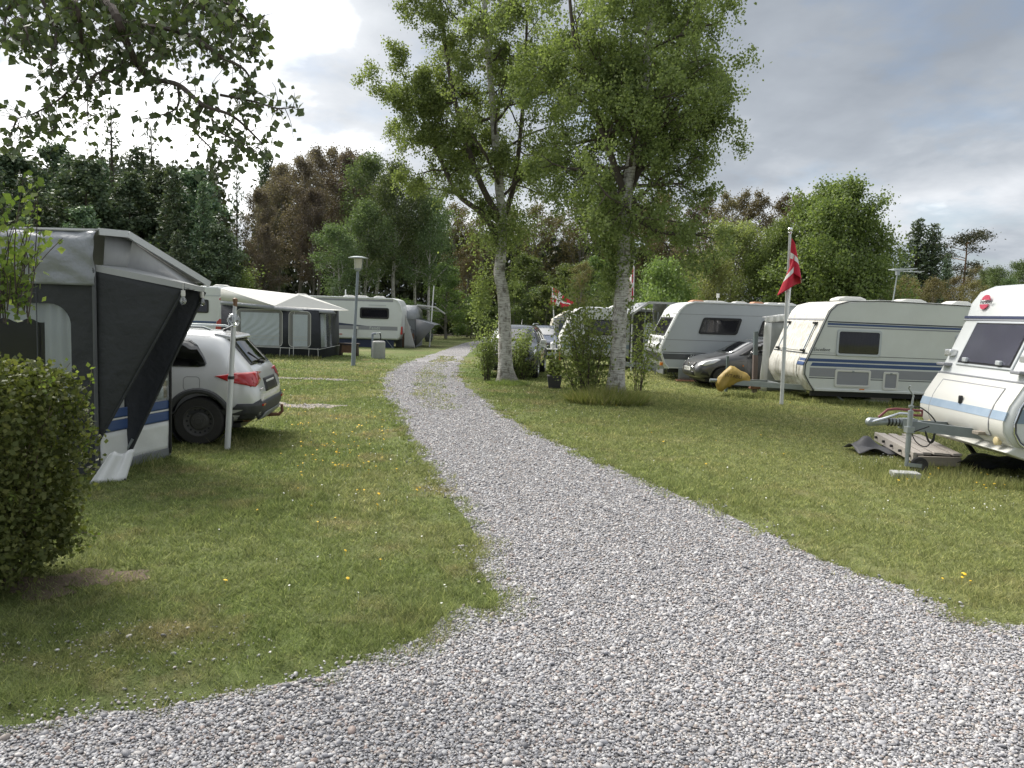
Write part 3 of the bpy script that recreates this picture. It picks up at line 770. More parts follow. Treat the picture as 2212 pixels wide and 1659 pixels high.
# --- clipped hedge bush in the near corner ----------------------------------
def hedge():
    rg = np.random.default_rng(9); r = random.Random(9)
    c = Vector((-3.92, 5.25, 0)); root = thing('hedge_bush', 'dense clipped bush standing in front of the charcoal awning', 'bush', c)
    n = 42000
    # points biased to the shell of a rounded block
    P = rg.uniform(-1, 1, (n * 3, 3)); e = (np.abs(P) ** 7).sum(1) ** (1 / 7); keep = (e < 1) & (rg.random(len(P)) < np.clip((e - .35) * 1.7, .06, 1)); P = P[keep][:n]
    lump = 1 + .10 * np.sin(P[:, 0] * 7 + P[:, 2] * 5) + .08 * np.sin(P[:, 1] * 9 - P[:, 2] * 6 + 1) + .06 * np.sin(P[:, 0] * 13 + P[:, 1] * 11)
    P = P * np.stack([.84 * (.5 + .5 * lump), .48 * (.5 + .5 * lump), .74 * (.95 + .05 * lump)], 1); P[:, 2] += .80
    P[:, 0] -= .03 * (1.5 - P[:, 2]).clip(0) ** 2 * (P[:, 0] > 0)
    keep = rg.random(len(P)) < np.clip(.45 + P[:, 2] * 1.5, 0, 1); P = P[keep]
    leaves('foliage', P, .038, rg, L_HEDGE, root, .03, .8, 0)
    w = MB()
    for i in range(70):
        a = r.uniform(0, 6.28); p = Vector((math.cos(a) * .55 * r.random(), math.sin(a) * .3 * r.random(), 0)); q = [p]; d = Vector((math.cos(a) * .22, math.sin(a) * .15, 1)).normalized()
        for s in range(7): d = (d + Vector((r.gauss(0, .12), r.gauss(0, .10), .08))).normalized(); q.append(q[-1] + d * .19)
        w.path(q, [.010 * (1 - .1 * k) for k in range(8)], 4, caps=False)
    tw = []
    for i in range(120):     # loose sprigs standing out of the clipped outline
        a = rg.integers(0, len(P)); p = Vector(P[a]); d = Vector((p.x, p.y - .2, p.z - .6)).normalized(); q = [p]
        for s in range(4): d = (d + Vector((r.gauss(0, .2), r.gauss(0, .2), .1))).normalized(); q.append(q[-1] + d * r.uniform(.03, .06))
        w.path(q, .002, 3, caps=False); tw += [tuple(x) for x in q[1:]] * 2
    w.build('stems', mat('hedge_stem', (.13, .10, .075), .9, var=.4), root, smooth=None)
    leaves('sprigs', np.array(tw), .034, rg, L_LIME, root, .015, .8, 0)
hedge()

# --- background trees: prototypes, then copies -------------------------------
def proto_tree(name, fn, seed):
    r = random.Random(seed); rg = np.random.default_rng(seed); root = bpy.data.objects.new(name, None); COL.objects.link(root)
    fn(r, rg, root); return root
def conifer(H, Rb, m, thin=1., z0=.06):
    def fn(r, rg, root):
        t = MB(); t.path([(0, 0, 0), (.05, 0, H * .5), (0, 0, H)], [.2, .13, .02], 8, caps=False)
        P = []; z = H * z0
        while z < H * .985:
            f = 1 - z / H; nb = max(3, int(7 * thin)) ; a0 = r.uniform(0, 6)
            for k in range(nb):
                a = a0 + 6.28 * k / nb + r.uniform(-.3, .3); L = Rb * (f ** .75) * r.uniform(.6, 1.15) + .12; s = -.28 * f + .25 * (1 - f) + r.uniform(-.1, .1)
                for j in range(1, int(L / .17) + 2):
                    q = min(1, j * .17 / L); rad = L * q; P.append((math.cos(a) * rad, math.sin(a) * rad, z + s * rad + .18 * q * q * L - .05))
                t.path([(0, 0, z), (math.cos(a) * L, math.sin(a) * L, z + s * L + .18 * L)], [.02, .006], 3, caps=False)
            z += r.uniform(.24, .42) / max(.7, thin)
        t.build('trunk', BARK, root, smooth=None)
        P = np.repeat(np.array(P), 3 if thin >= 1 else 2, 0)
        leaves('crown', P, .34, rg, m, root, .10, .35, .9)
    return fn
def broad(H, Rx, m, nl, ls, trunk=GREYBARK, z0=.2, el=(15, 60), kids=(6, 5), nlimb=16, jit=.28, hang=.2, r0=.16, wig=.16, up=(.06, .0, -.05), lfac=1.):
    def fn(r, rg, root):
        t = MB(); pts = [Vector((0, 0, 0))]
        for i in range(8): pts.append(pts[-1] + Vector((r.gauss(0, .10), r.gauss(0, .10), H * .95 / 8)))
        rads = [r0 * (1 - .9 * i / 8) for i in range(9)]; t.path(pts, rads, 8, caps=False)
        w = MB(); tw = []
        for j in range(nlimb):
            f = z0 + (1 - z0) * (j + r.random()) / nlimb; i = min(7, int(f * 8)); p = pts[i].lerp(pts[i + 1], f * 8 - i); a = j * 2.4 + r.uniform(-.4, .4); e = R(r.uniform(*el))
            prof = math.sin(math.pi * min(1, .18 + .82 * (f - z0) / (1 - z0)) ** .9) ** .6
            branch(r, w, tw, p, Vector((math.cos(a) * math.cos(e), math.sin(a) * math.cos(e), math.sin(e))), Rx * lfac * max(.3, prof) * r.uniform(.75, 1.1), max(.02, rads[i] * .5), 0, 2,
                   dict(kids=kids, ratio=(.5, .55), wig=wig, up=up, ang=(25, 65), seg=.6, leaflev=1, rmin=.008, draw=.012))
        t.build('trunk', trunk, root, smooth=60); w.build('branches', trunk, root, smooth=None)
        P = np.array(tw); P = np.repeat(P, int(math.ceil(nl / len(P))), 0); P = P[rg.permutation(len(P))[:nl]]
        leaves('crown', P, ls, rg, m, root, jit, .8, hang)
    return fn
def pine_fn(r, rg, root):
    t = MB(); pts = [Vector((0, 0, 0)), Vector((.1, 0, 4)), Vector((.35, 0, 8)), Vector((.3, 0, 11.5))]; t.path(spline(pts, 4), [.18 * (1 - i / 15) for i in range(13)], 8, caps=False)
    P = []
    for k in range(15):
        z = r.uniform(7.2, 11.8); a = r.uniform(0, 6.28); L = r.uniform(.6, 2.1) * (1.25 - abs(z - 9.3) / 4.2); p = Vector((.3, 0, z - .5)); e = p + Vector((math.cos(a) * L, math.sin(a) * L, .5))
        t.path([p, p.lerp(e, .5) + Vector((0, 0, .05)), e], [.05, .03, .015], 5, caps=False)
        for _ in range(190):
            v = Vector((r.gauss(0, .42), r.gauss(0, .42), r.gauss(0, .2))); P.append(tuple(e + v))
    t.build('trunk', mat('pine_bark', (.20, .125, .085), .9, var=.4), root, smooth=60)
    leaves('crown', np.array(P), .2, rg, leaf_mat('pine_needles', [(.03, .04, .022), (.05, .058, .032), (.085, .075, .045)], .12), root, .05, .5, -.3)
PROTO = {
    'darkpine': proto_tree('fir_tree', broad(14, 2.6, L_SPRUCE, 15000, .24, BARK, z0=.12, el=(-5, 45), nlimb=34, jit=.22, hang=.5, up=(.03, .03, .03)), 21),
    'spruceA': proto_tree('spruce_tree', conifer(14, 2.3, L_SPRUCE), 1), 'spruceB': proto_tree('spruce_tree', conifer(14, 1.8, L_SPRUCE, 1.0), 2),
    'spruceC': proto_tree('spruce_tree', conifer(14, 2.0, L_SPRUCE, .62, .1), 3),
    'brownA': proto_tree('beech_tree', broad(14, 4.0, L_BROWN, 16000, .13, z0=.26, el=(30, 70), nlimb=22, jit=.2, kids=(6, 6)), 4),
    'brownB': proto_tree('beech_tree', broad(14, 3.4, L_BROWN, 13000, .13, z0=.3, el=(35, 75), nlimb=20, jit=.2, kids=(6, 6)), 5),
    'birchA': proto_tree('birch_tree', broad(12, 3.0, L_BLUE, 15000, .13, BIRCHB, z0=.32, el=(20, 60), nlimb=18, hang=1.2, up=(.05, -.10, -.25)), 6),
    'birchB': proto_tree('birch_tree', broad(12, 2.6, L_BLUE, 12000, .13, BIRCHB, z0=.38, el=(25, 65), nlimb=16, hang=1.2, up=(.05, -.10, -.25)), 7),
    'poplar': proto_tree('poplar_tree', broad(14, 3.0, L_BUD, 7500, .14, z0=.25, el=(38, 75), nlimb=22, jit=.2, wig=.12, up=(.10, .06, .05), hang=-.4), 8),
    'bushA': proto_tree('bush', broad(5, 2.5, L_GREEN, 9000, .13, z0=.04, el=(10, 60), nlimb=20, r0=.06, jit=.25), 9),
    'bushB': proto_tree('bush', broad(5, 2.5, L_BLUE, 9000, .13, z0=.04, el=(10, 60), nlimb=20, r0=.06, jit=.25), 10),
    'oliveA': proto_tree('willow_tree', broad(8, 3.2, L_OLIVE, 17000, .11, z0=.08, el=(25, 75), nlimb=24, jit=.22, up=(.08, .02, -.1)), 11),
    'mapleA': proto_tree('maple_tree', broad(11.5, 5.2, L_GREEN, 62000, .17, z0=.05, el=(5, 70), nlimb=44, jit=.34, kids=(7, 6)), 12),
    'mixA': proto_tree('young_tree', broad(9, 2.6, leaf_mat('wood_leaf', [(0.078, 0.1137, 0.043), (0.1248, 0.1706, 0.0601), (0.1794, 0.2275, 0.0858)], .35), 11000, .15, z0=.04, el=(15, 60), nlimb=18, jit=.22), 13),
    'brownC': proto_tree('oak_tree', broad(11, 3.0, leaf_mat('oak_bud', [(0.1105, 0.0975, 0.0501), (0.1625, 0.143, 0.0715), (0.221, 0.1885, 0.1001)], .3), 9000, .12, z0=.22, el=(20, 65), nlimb=20, jit=.2), 14),
    'pine': proto_tree('pine_tree', pine_fn, 15),
}
PH = dict(darkpine=14.3, spruceA=14, spruceB=14, spruceC=14, brownA=14.5, brownB=14.5, birchA=12.3, birchB=12.3, poplar=15, bushA=5.2, bushB=5.2, oliveA=8.6, mapleA=12.3, mixA=9.4, brownC=11.5, pine=12.1)
used = set(); trng = random.Random(77)
def plant(kind, u, vtop, Y, label, cat, group=None, wide=1., rot=None, base=None):
    p = PROTO[kind]; H = W(u, vtop, Y).z; X = W(u, 650, Y).x
    o = p if kind not in used else copy_tree(p)
    used.add(kind); s = H / PH[kind]
    o.location = (X, Y, 0); o.scale = (s * wide, s * wide, s); o.rotation_euler = (0, 0, trng.uniform(0, 6.28) if rot is None else rot)
    for k in ('label', 'category', 'group'):
        if k in o.keys(): del o[k]
    tag(o, label, cat, group); return o

LB = 'dark spruce in the dense row of conifers behind the charcoal awning'; GP = 'dark spruces behind the charcoal awning'
for i, (u, v, Y, k, wd) in enumerate([(-10, 330, 48, 'spruceA', 1.1), (40, 305, 53, 'spruceB', 1.3), (85, 345, 46, 'spruceA', 1.1), (120, 292, 55, 'spruceA', 1.0), (155, 300, 50, 'spruceB', 1.2), (195, 340, 47, 'spruceA', 1.1),
                                       (225, 320, 52, 'spruceB', 1.2), (285, 330, 49, 'spruceA', 1.1), (300, 300, 55, 'spruceB', 1.2), (345, 335, 51, 'spruceA', 1.05), (375, 350, 47, 'spruceB', 1.2), (415, 340, 50, 'spruceA', 1.0), (440, 350, 46, 'spruceB', 1.1), (470, 470, 45, 'spruceA', 1.2), (385, 470, 44, 'spruceA', 1.2), (180, 440, 43, 'spruceA', 1.2), (60, 450, 43, 'spruceA', 1.3)]):
    plant('darkpine' if i % 2 else k, u, v + (i * 37 % 5) * 9, Y, LB, 'spruce tree', GP, wd * (1. + .12 * (i % 3)))
plant('spruceC', 246, 222, 56, 'tallest thin-topped spruce rising above the dark conifer row', 'spruce tree', None, 1.0)
plant('spruceC', 330, 270, 57, 'sparse-topped spruce beside the tallest one in the conifer row', 'spruce tree', None, .9)
plant('spruceC', 512, 335, 52, 'slim see-through spruce standing alone before a gap of sky', 'spruce tree', None, .62)
plant('spruceC', 455, 330, 54, 'slim spruce at the end of the dark conifer row', 'spruce tree', None, .7)
plant('spruceB', 575, 312, 60, 'spruce tip showing behind the copper-brown trees', 'spruce tree', None, .9)
LBr = 'bare-stemmed tree with copper-brown new leaves behind the white caravan roofs'; GBr = 'copper-brown trees behind the caravans'
for u, v, Y, k, wd in [(560, 400, 52, 'brownB', .9), (605, 335, 58, 'brownA', .85), (640, 330, 55, 'brownB', 1.), (690, 298, 60, 'brownA', .9), (735, 322, 57, 'brownB', 1.), (775, 312, 62, 'brownA', .8), (670, 400, 52, 'brownB', .9), (580, 480, 50, 'brownB', .9)]:
    plant(k, u, v, Y, LBr, 'brown tree', GBr, wd)
LBi = 'weeping birch with grey-green leaves at the edge of the wood behind the long white caravan'; GBi = 'birches at the edge of the wood'
for u, v, Y, k, wd in [(812, 325, 54, 'birchA', .95), (850, 345, 50, 'birchB', 1.), (735, 478, 47, 'birchA', 1.25), (900, 380, 53, 'birchA', .9), (925, 420, 50, 'birchB', 1.), (790, 430, 49, 'birchB', 1.1)]:
    plant(k, u, v, Y, LBi, 'birch tree', GBi, wd)
LM = 'young green tree in the mixed wood behind the roadside birches'; GM = 'young green trees in the mixed wood'
LO = 'thin brownish budding tree in the mixed wood behind the roadside birches'; GO = 'budding trees in the mixed wood'
for u, v, Y in [(965, 560, 56), (1035, 620, 60), (1140, 540, 62), (1225, 560, 60), (1110, 600, 58), (1290, 545, 58), (1060, 560, 66), (1180, 610, 57), (1330, 560, 52)]:
    plant('mixA', u, v, Y, LM, 'young tree', GM, 1.25)
for u, v, Y in [(985, 430, 66), (1040, 450, 64), (1095, 440, 70), (1150, 430, 66), (1200, 455, 68), (1250, 420, 66), (1300, 440, 70), (1350, 430, 66), (1400, 440, 68), (1440, 470, 62), (1255, 560, 56), (1010, 520, 60), (1420, 400, 72)]:
    plant('brownC', u, v, Y, LO, 'budding tree', GO, .95)
LP = 'tall bare poplar with brown buds showing above the green trees'; GPp = 'tall bare poplars'
for u, v, Y in [(1485, 420, 62), (1520, 405, 66), (1560, 400, 64), (1598, 392, 66), (1640, 396, 65), (1680, 400, 67), (1715, 402, 66), (1470, 480, 58), (1545, 470, 60)]:
    plant('poplar', u, v, Y, LP, 'poplar tree', GPp, 1.0)
plant('mapleA', 1790, 392, 38, 'big rounded fresh-green tree behind the dirty white caravan', 'green tree', None, .98)
plant('mapleA', 1690, 480, 40, 'lower fresh-green tree crowding the big rounded one by the flagpole', 'green tree', None, .8)
plant('oliveA', 1575, 470, 41, 'pale olive willow above the grey-sided caravan', 'willow tree', None, 1.05)
plant('oliveA', 1530, 545, 39, 'low pale olive willow beside the bare poplars', 'willow tree', None, 1.0)
plant('bushA', 1430, 565, 37, 'rounded fresh-green bush behind the open grey awning', 'bush', None, .9)
plant('bushA', 1880, 560, 36, 'fresh-green bush under the big rounded tree', 'bush', None, .9)
for u, v, wd, lab in [(1972, 472, 1.55, 'dark twin-topped spruce behind the aerial, the taller one'), (2006, 482, 1.45, 'dark twin-topped spruce behind the aerial, the lower one')]:
    plant('spruceA', u, v, 62, lab, 'spruce tree', None, wd)
plant('spruceA', 1945, 545, 58, 'low dark spruce at the foot of the twin spruces', 'spruce tree', None, 1.1)
plant('spruceA', 2040, 548, 60, 'low dark spruce between the twin spruces and the lone pine', 'spruce tree', None, 1.0)
plant('pine', 2074, 497, 64, 'lone tall pine with tufted flat crown', 'pine tree', None, 1.15)
LS = 'scrubby budding tree in the far thicket beyond the aerial'; GS_ = 'scrubby trees beyond the aerial'
for u, v, Y in [(1920, 600, 50), (1960, 590, 48), (2010, 595, 50), (2060, 590, 52), (2100, 600, 50), (2150, 575, 70), (2130, 580, 74), (2200, 562, 72), (2250, 570, 74), (2180, 600, 60), (2235, 600, 60), (2300, 580, 70), (2105, 565, 78)]:
    plant('brownC' if u < 2110 else 'birchB', u, v, Y, LS, 'scrub tree', GS_, 1.1)
LU = 'leafy bush in the undergrowth along the edge of the wood'; GU = 'bushes along the edge of the wood'
for i, u in enumerate(range(-80, 1500, 62)):
    v = 655 + trng.uniform(-40, 20) if u > 480 else 575 + trng.uniform(-30, 25)
    plant('bushB' if i % 3 else 'bushA', u + trng.uniform(-20, 20), v, 62 + trng.uniform(-4, 10) if u > 880 else 45 + trng.uniform(0, 6), LU, 'bush', GU, 1.5)
for u, v in [(455, 545), (492, 560), (775, 605), (720, 620)]:
    plant('spruceC', u, v, 44.5, 'small self-sown conifer behind the cream-roofed awning', 'young conifer', 'small self-sown conifers', 1.7)
ORD = ['first', 'second', 'third', 'fourth', 'fifth', 'sixth', 'seventh', 'eighth', 'ninth', 'tenth', 'eleventh', 'twelfth', 'thirteenth', 'fourteenth', 'fifteenth', 'sixteenth', 'seventeenth', 'eighteenth', 'nineteenth', 'twentieth']
for grp, txt in ((GP, 'dark spruce from the left in the conifer row behind the charcoal awning'), (GBr, 'copper-brown tree from the left behind the white caravan roofs'), (GBi, 'grey-green weeping birch from the left at the wood edge'), (GPp, 'tall bare poplar from the left above the green trees'), (GS_, 'scrub tree from the left in the far thicket beyond the aerial'), ('small self-sown conifers', 'small self-sown conifer from the left behind the cream-roofed awning'), (GM, 'young green tree from the left in the mixed wood behind the roadside birches'), (GO, 'thin brownish budding tree from the left in the mixed wood behind the birches')):
    ms = sorted([o for o in bpy.data.objects if o.get('group') == grp], key=lambda o: o.location.x / o.location.y)
    for i_, o_ in enumerate(ms): o_['label'] = ORD[i_] + ' ' + txt
# the deep wood behind reads as one dark mass
def deep_wood():
    rg = np.random.default_rng(55); n = 52000
    u = rg.uniform(-180, 1500, n); Y = rg.uniform(66, 82, n)
    X = np.array([W(a, 600, 1.).x for a in np.linspace(-180, 1500, 50)]); xs = np.interp(u, np.linspace(-180, 1500, 50), X) * Y
    zt = np.interp(u, [-180, 480, 500, 540, 560, 800, 900, 1000, 1480, 1500], [14, 14, 6, 6, 13, 13, 9.5, 8.5, 8, 5]); z = rg.random(n) ** .9 * zt
    return leaves('distant_wood', np.stack([xs, Y, z], 1), .62, rg, leaf_mat('deep_wood_leaf', [(0.0324, 0.0432, 0.0252), (0.054, 0.0648, 0.036), (0.081, 0.09, 0.0504)], .15), None, .3, .7, 0)
tag(deep_wood(), 'dark mass of deeper wood behind the edge trees', 'wood', kind='stuff')

# ------------------------------------------------------------------ object materials
WHITE = mat('white_paint', (.66, .68, .68), .35, var=.05, scale=2., dirt=.10, dirtcol=(.45, .45, .40), dscale=1.5)
WHITEW = mat('warm_white_plastic', (.66, .655, .62), .4, var=.05, scale=2., dirt=.12, dirtcol=(.5, .47, .38), dscale=2.)
AGED = mat('aged_white', (.66, .68, .655), .45, var=.06, scale=1.5, dirt=.25, dirtcol=(.42, .42, .37), dscale=1.2)
def m_grime():
    m, nt, b = principled('grimy_white')
    t = nt.nodes.new('ShaderNodeTexCoord'); v = t.outputs['Object']
    s = noise(nt, mapping(nt, v, (9, 9, 1.1)), 1.6, 7, .7); p = noise(nt, v, 4.5, 8, .75)
    c = mixc(nt, ramp(nt, s, [(.42, 0.), (.66, .9)]), (.68, .675, .64), (.36, .33, .27))
    c = mixc(nt, ramp(nt, p, [(.58, 0.), (.78, .75)]), c, (.20, .185, .15))
    nt.links.new(c, b.inputs['Base Color']); b.inputs['Roughness'].default_value = .5; return m
GRIME = m_grime()
SILVERSIDE = mat('silver_grey_side', (.47, .50, .53), .38, var=.03, scale=2., dirt=.08, dirtcol=(.3, .3, .3))
BLACKP = mat('black_plastic', (.018, .018, .02), .45, var=.2)
DGREY = mat('dark_grey_band', (.075, .08, .088), .4, var=.08)
MGREY = mat('grey_band', (.27, .275, .30), .45, var=.05)
BLUEB = mat('blue_band', (.045, .085, .21), .4, var=.06)
LBLUE = mat('pale_blue_band', (.30, .39, .50), .4, var=.1, dirt=.2, dirtcol=(.6, .63, .66), dscale=5)
LGREYF = mat('pale_grey_frame', (.50, .53, .55), .45, var=.05)
RUBBER = mat('tyre_rubber', (.032, .031, .03), .85, var=.3, scale=20, dirt=.3, dirtcol=(.06, .055, .045))
STEELB = mat('black_steel_rim', (.085, .083, .08), .55, var=.2, metal=.2)
ALU = mat('alu_rim', (.55, .56, .57), .35, var=.1, metal=.7)
GALV = mat('galvanised_steel', (.33, .36, .37), .5, var=.2, metal=.6, scale=14)
GREYPAINT = mat('grey_painted_steel', (.22, .25, .26), .5, var=.2, scale=8, dirt=.2)
RUST = mat('rusty_iron', (.17, .085, .05), .85, var=.5, scale=12)
WOODW = mat('weathered_white_timber', (.40, .365, .33), .85, var=.25, scale=5, stretch=(1, 8, 8), dirt=.5, dirtcol=(.22, .19, .16), dscale=4)
WOODG = mat('weathered_grey_timber', (.27, .24, .20), .9, var=.3, scale=6, stretch=(1, 7, 7))
WOODB = mat('brown_fence_wood', (.20, .115, .075), .8, var=.25, scale=8)
WOODD = mat('dark_brown_wood', (.055, .038, .03), .7, var=.3)
CHAR = mat('charcoal_canvas', (.036, .039, .041), .8, var=.22, scale=2.2, bump=.8, bscale=3.2, bdist=.07)
NAVYC = mat('navy_charcoal_canvas', (.032, .035, .044), .8, var=.22, scale=2.2, bump=.8, bscale=3.6, bdist=.06)
GREYC = mat('grey_coated_canvas', (.27, .285, .305), .42, var=.12, scale=2., bump=.8, bscale=3., bdist=.08)
PALEC = mat('pale_grey_canvas', (.40, .41, .41), .6, var=.1, scale=3., dirt=.25, dirtcol=(.25, .23, .19), dscale=3)
CREAM = mat('cream_canvas', (.60, .595, .555), .6, var=.06, scale=2., dirt=.12, dirtcol=(.4, .39, .35), dscale=2)
WHITEPVC = mat('white_pvc', (.66, .67, .66), .35, var=.08, scale=4, bump=.3, bscale=5, dirt=.2, dirtcol=(.4, .38, .32), dscale=5)
CURT = mat('pale_curtain', (.60, .63, .66), .85, var=.08, scale=6)
CURTG = mat('grey_blind', (.23, .22, .24), .8, var=.12, scale=3)
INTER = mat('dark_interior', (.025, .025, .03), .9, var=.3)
PIPING = mat('white_piping', (.62, .62, .60), .6, var=.05)
GLASS = glass_mat('tinted_pane', (.55, .55, .58), .06, .04, .28); CLEAR = glass_mat('clear_vinyl', (.92, .93, .94), .03, .15, .09); CARGLASS = glass_mat('car_glass', (.10, .11, .11), .14, .02)
CONC = mat('concrete', (.36, .365, .355), .9, var=.15, scale=14, bump=.3, bscale=50)
REDL = mat('red_lens', (.45, .02, .025), .15, var=.1, coat=1.); AMBER = mat('amber_lens', (.62, .20, .03), .2, var=.1)
CLEARL = mat('clear_lens', (.62, .63, .63), .12, var=.1, metal=.4, coat=1.)
REDF = mat('red_flag_cloth', (.52, .018, .045), .8, var=.08, scale=5); WHITEF = mat('white_flag_cloth', (.76, .75, .74), .8, var=.05)
POLEW = mat('white_pole', (.66, .67, .68), .3, var=.06, metal=.1); CHROME = mat('chrome', (.75, .76, .77), .12, metal=1., var=.03)
TERRA = mat('terracotta_tile', (.52, .27, .17), .8, var=.15); TARP = mat('dark_tarpaulin', (.035, .037, .045), .55, var=.2)
YELLOWC = mat('yellow_cover', (.40, .275, .06), .55, var=.18, scale=7., bump=.6, bscale=9., dirt=.25, dirtcol=(.25, .17, .05), dscale=6)
BROWNM = mat('brown_print', (.10, .065, .02), .7, var=.2); INK = mat('dark_ink', (.05, .055, .06), .5, var=.1)
BRASS = mat('wood_knob', (.20, .11, .06), .5, var=.3)

def circ(cx_, cz_, r, n=24, a0=0., a1=360.):
    return [(cx_ + r * math.cos(R(a0 + (a1 - a0) * i / n)), cz_ + r * math.sin(R(a0 + (a1 - a0) * i / n))) for i in range(n if a1 - a0 == 360 else n + 1)]
def wheel(parent, x, y, z, rad, w, side, rimm=ALU, tyrem=RUBBER, rim_r=.62, holes=0, holem=None):
    """axis along y; side = -1 when the outer face looks to -y"""
    t = MB().lathe([(rad * rim_r, -w / 2), (rad * .93, -w / 2), (rad, -w * .36), (rad, w * .36), (rad * .93, w / 2), (rad * rim_r, w / 2), (rad * rim_r, -w / 2)], ax='y', n=40)
    o = t.build('wheel', tyrem, parent, smooth=40); o.location = (x, y, z)
    k = side; rr = rad * rim_r
    m = MB().lathe([(rr * 1.03, k * w * .47), (rr * .96, k * w * .50), (rr * .9, k * w * .36), (rr * .62, k * w * .30), (rr * .5, k * w * .40), (rr * .22, k * w * .42), (rr * .2, k * w * .48), (.001, k * w * .48)], ax='y', n=32)
    rim = m.build('rim', rimm, o, smooth=30)
    if holes:
        h = MB()
        for i in range(holes):
            a = 2 * math.pi * i / holes
            h.lathe([(.001, k * w * .345), (rr * .07, k * w * .345), (rr * .07, k * w * .28)], (rr * .76 * math.cos(a), 0, rr * .76 * math.sin(a)), 'y', 10)
        h.build('vent_holes', holem or INTER, o, smooth=None)
        h = MB()
        for i in range(5):
            a = 2 * math.pi * i / 5 + .3
            h.lathe([(.001, k * w * .46), (rr * .05, k * w * .45), (rr * .05, k * w * .38)], (rr * .36 * math.cos(a), 0, rr * .36 * math.sin(a)), 'y', 8)
        h.build('wheel_nuts', rimm, o, smooth=None)
    return o

# ------------------------------------------------------------------ caravans (front looks to -x, near side is -y)
def window(root, x0, x1, z0, z1, y, r=.06, fw=.05, fm=LGREYF, skew=0., curtain=CURTG, name='window', pleats=14):
    out = rrect(x0, x1, z0, z1, r, skew=skew); inn = rrect(x0 + fw, x1 - fw, z0 + fw, z1 - fw, max(.01, r - fw * .4), skew=skew)
    f = MB().ring(out, inn, 'y', y - .028, y + .012).build(name, fm, root, bevel=.006)
    MB().grid(lambda u, v: (x0 + fw * .5 + u * (x1 - x0 - fw) + skew * (v * (z1 - z0)), y - .006 + .004 * math.sin(u * pleats * 6.28 + 1.5 * math.sin(v * 3 + u * 4)), z0 + fw * .5 + v * (z1 - z0 - fw)), pleats * 4, 3).build('curtain', curtain, f, smooth=80)
    MB().prism(rrect(x0 + fw - .006, x1 - fw + .006, z0 + fw - .006, z1 - fw + .006, max(.01, r - fw * .4), skew=skew), 'y', y - .020, y - .014).build('pane', GLASS, f, smooth=None)
    return f
def strip(root, prof, y0, y1, off, th, m, name, smooth=40, bevel=0.):
    """panel following a side profile [(x,z)...] (bottom to top of a front), proud by off"""
    n = len(prof); nor = []
    for i in range(n):
        a = Vector(prof[max(0, i - 1)]); b = Vector(prof[min(n - 1, i + 1)]); d = (b - a).normalized(); nor.append(Vector((-d.y, d.x)))
    out = [tuple(Vector(p) + q * off) for p, q in zip(prof, nor)]; inn = [tuple(Vector(p) + q * (off - th)) for p, q in zip(prof, nor)]
    vs = [(p[0], y, p[1]) for y in (y0, y1) for p in out + inn]; k = 2 * n; fs = []
    for i in range(n - 1):
        fs += [(i, i + 1, k + i + 1, k + i), (n + i, k + n + i, k + n + i + 1, n + i + 1), (i, n + i, n + i + 1, i + 1), (k + i, k + i + 1, k + n + i + 1, k + n + i)]
    fs += [(0, k, k + n, n), (n - 1, 2 * n - 1, k + 2 * n - 1, k + n - 1)]
    return MB().add(vs, fs).build(name, m, root, smooth=smooth, bevel=bevel)
def at_z(prof, z):
    for (xa, za), (xb, zb) in zip(prof, prof[1:]):
        if min(za, zb) <= z <= max(za, zb) and za != zb: return xa + (xb - xa) * (z - za) / (zb - za)
    return prof[0][0]
def cut(prof, z0, z1, n=8):
    return [(at_z(prof, z0 + (z1 - z0) * i / n), z0 + (z1 - z0) * i / n) for i in range(n + 1)]
def body(root, prof, w, m, bevel=.05):
    return MB().prism(prof, 'y', -w / 2, w / 2).build('body', m, root, smooth=30, bevel=bevel, bseg=4)
def stripe(root, x0, x1, z0, z1, y, m, name='stripe', sl=0., th=.004):
    return MB().prism([(x0, z0), (x1, z0), (x1, z1), (x0 + sl, z1)], 'y', y - th, y + .01).build(name, m, root, smooth=None)
def hatch(root, x0, x1, z0, z1, y, fm, pm, name='service_hatch'):
    f = MB().ring(rrect(x0, x1, z0, z1, .05), rrect(x0 + .055, x1 - .055, z0 + .055, z1 - .055, .03), 'y', y - .022, y + .01).build(name, fm, root, bevel=.006)
    MB().bx(x0 + .04, x1 - .04, y - .008, y + .01, z0 + .04, z1 - .04).build('hatch_panel', pm, f, smooth=None)
    MB().bx((x0 + x1) / 2 - .03, (x0 + x1) / 2 + .03, y - .03, y - .02, z1 - .06, z1 - .02).build('latch', GALV, f, bevel=.005)
    return f
def roof_vent(root, x, y, z, L=.55, w=.5, h=.09, m=WHITEW):
    MB().prism([(x - L / 2, z - .02), (x + L / 2, z - .02), (x + L / 2 - .03, z + h * .5), (x + L * .28, z + h), (x - L * .22, z + h), (x - L / 2 + .05, z + h * .45)], 'y', y - w / 2, y + w / 2).build('roof_vent', m, root, bevel=.025, smooth=50)
def steady(root, x, y, z, dx=-.35):
    MB().beam((x, y, z), (x + dx, y, .02), .05, .03).bx(x + dx - .07, x + dx + .07, y - .05, y + .05, 0, .02).build('corner_steady', GALV, root)
def chassis(root, x0, x1, w, z):
    MB().bx(x0, x1, -w * .42, -w * .42 + .07, z - .16, z - .02).bx(x0, x1, w * .42 - .07, w * .42, z - .16, z - .02).bx(x0 + .3, x1 - .2, -w * .40, w * .40, z - .06, z).build('chassis', BLACKP, root)

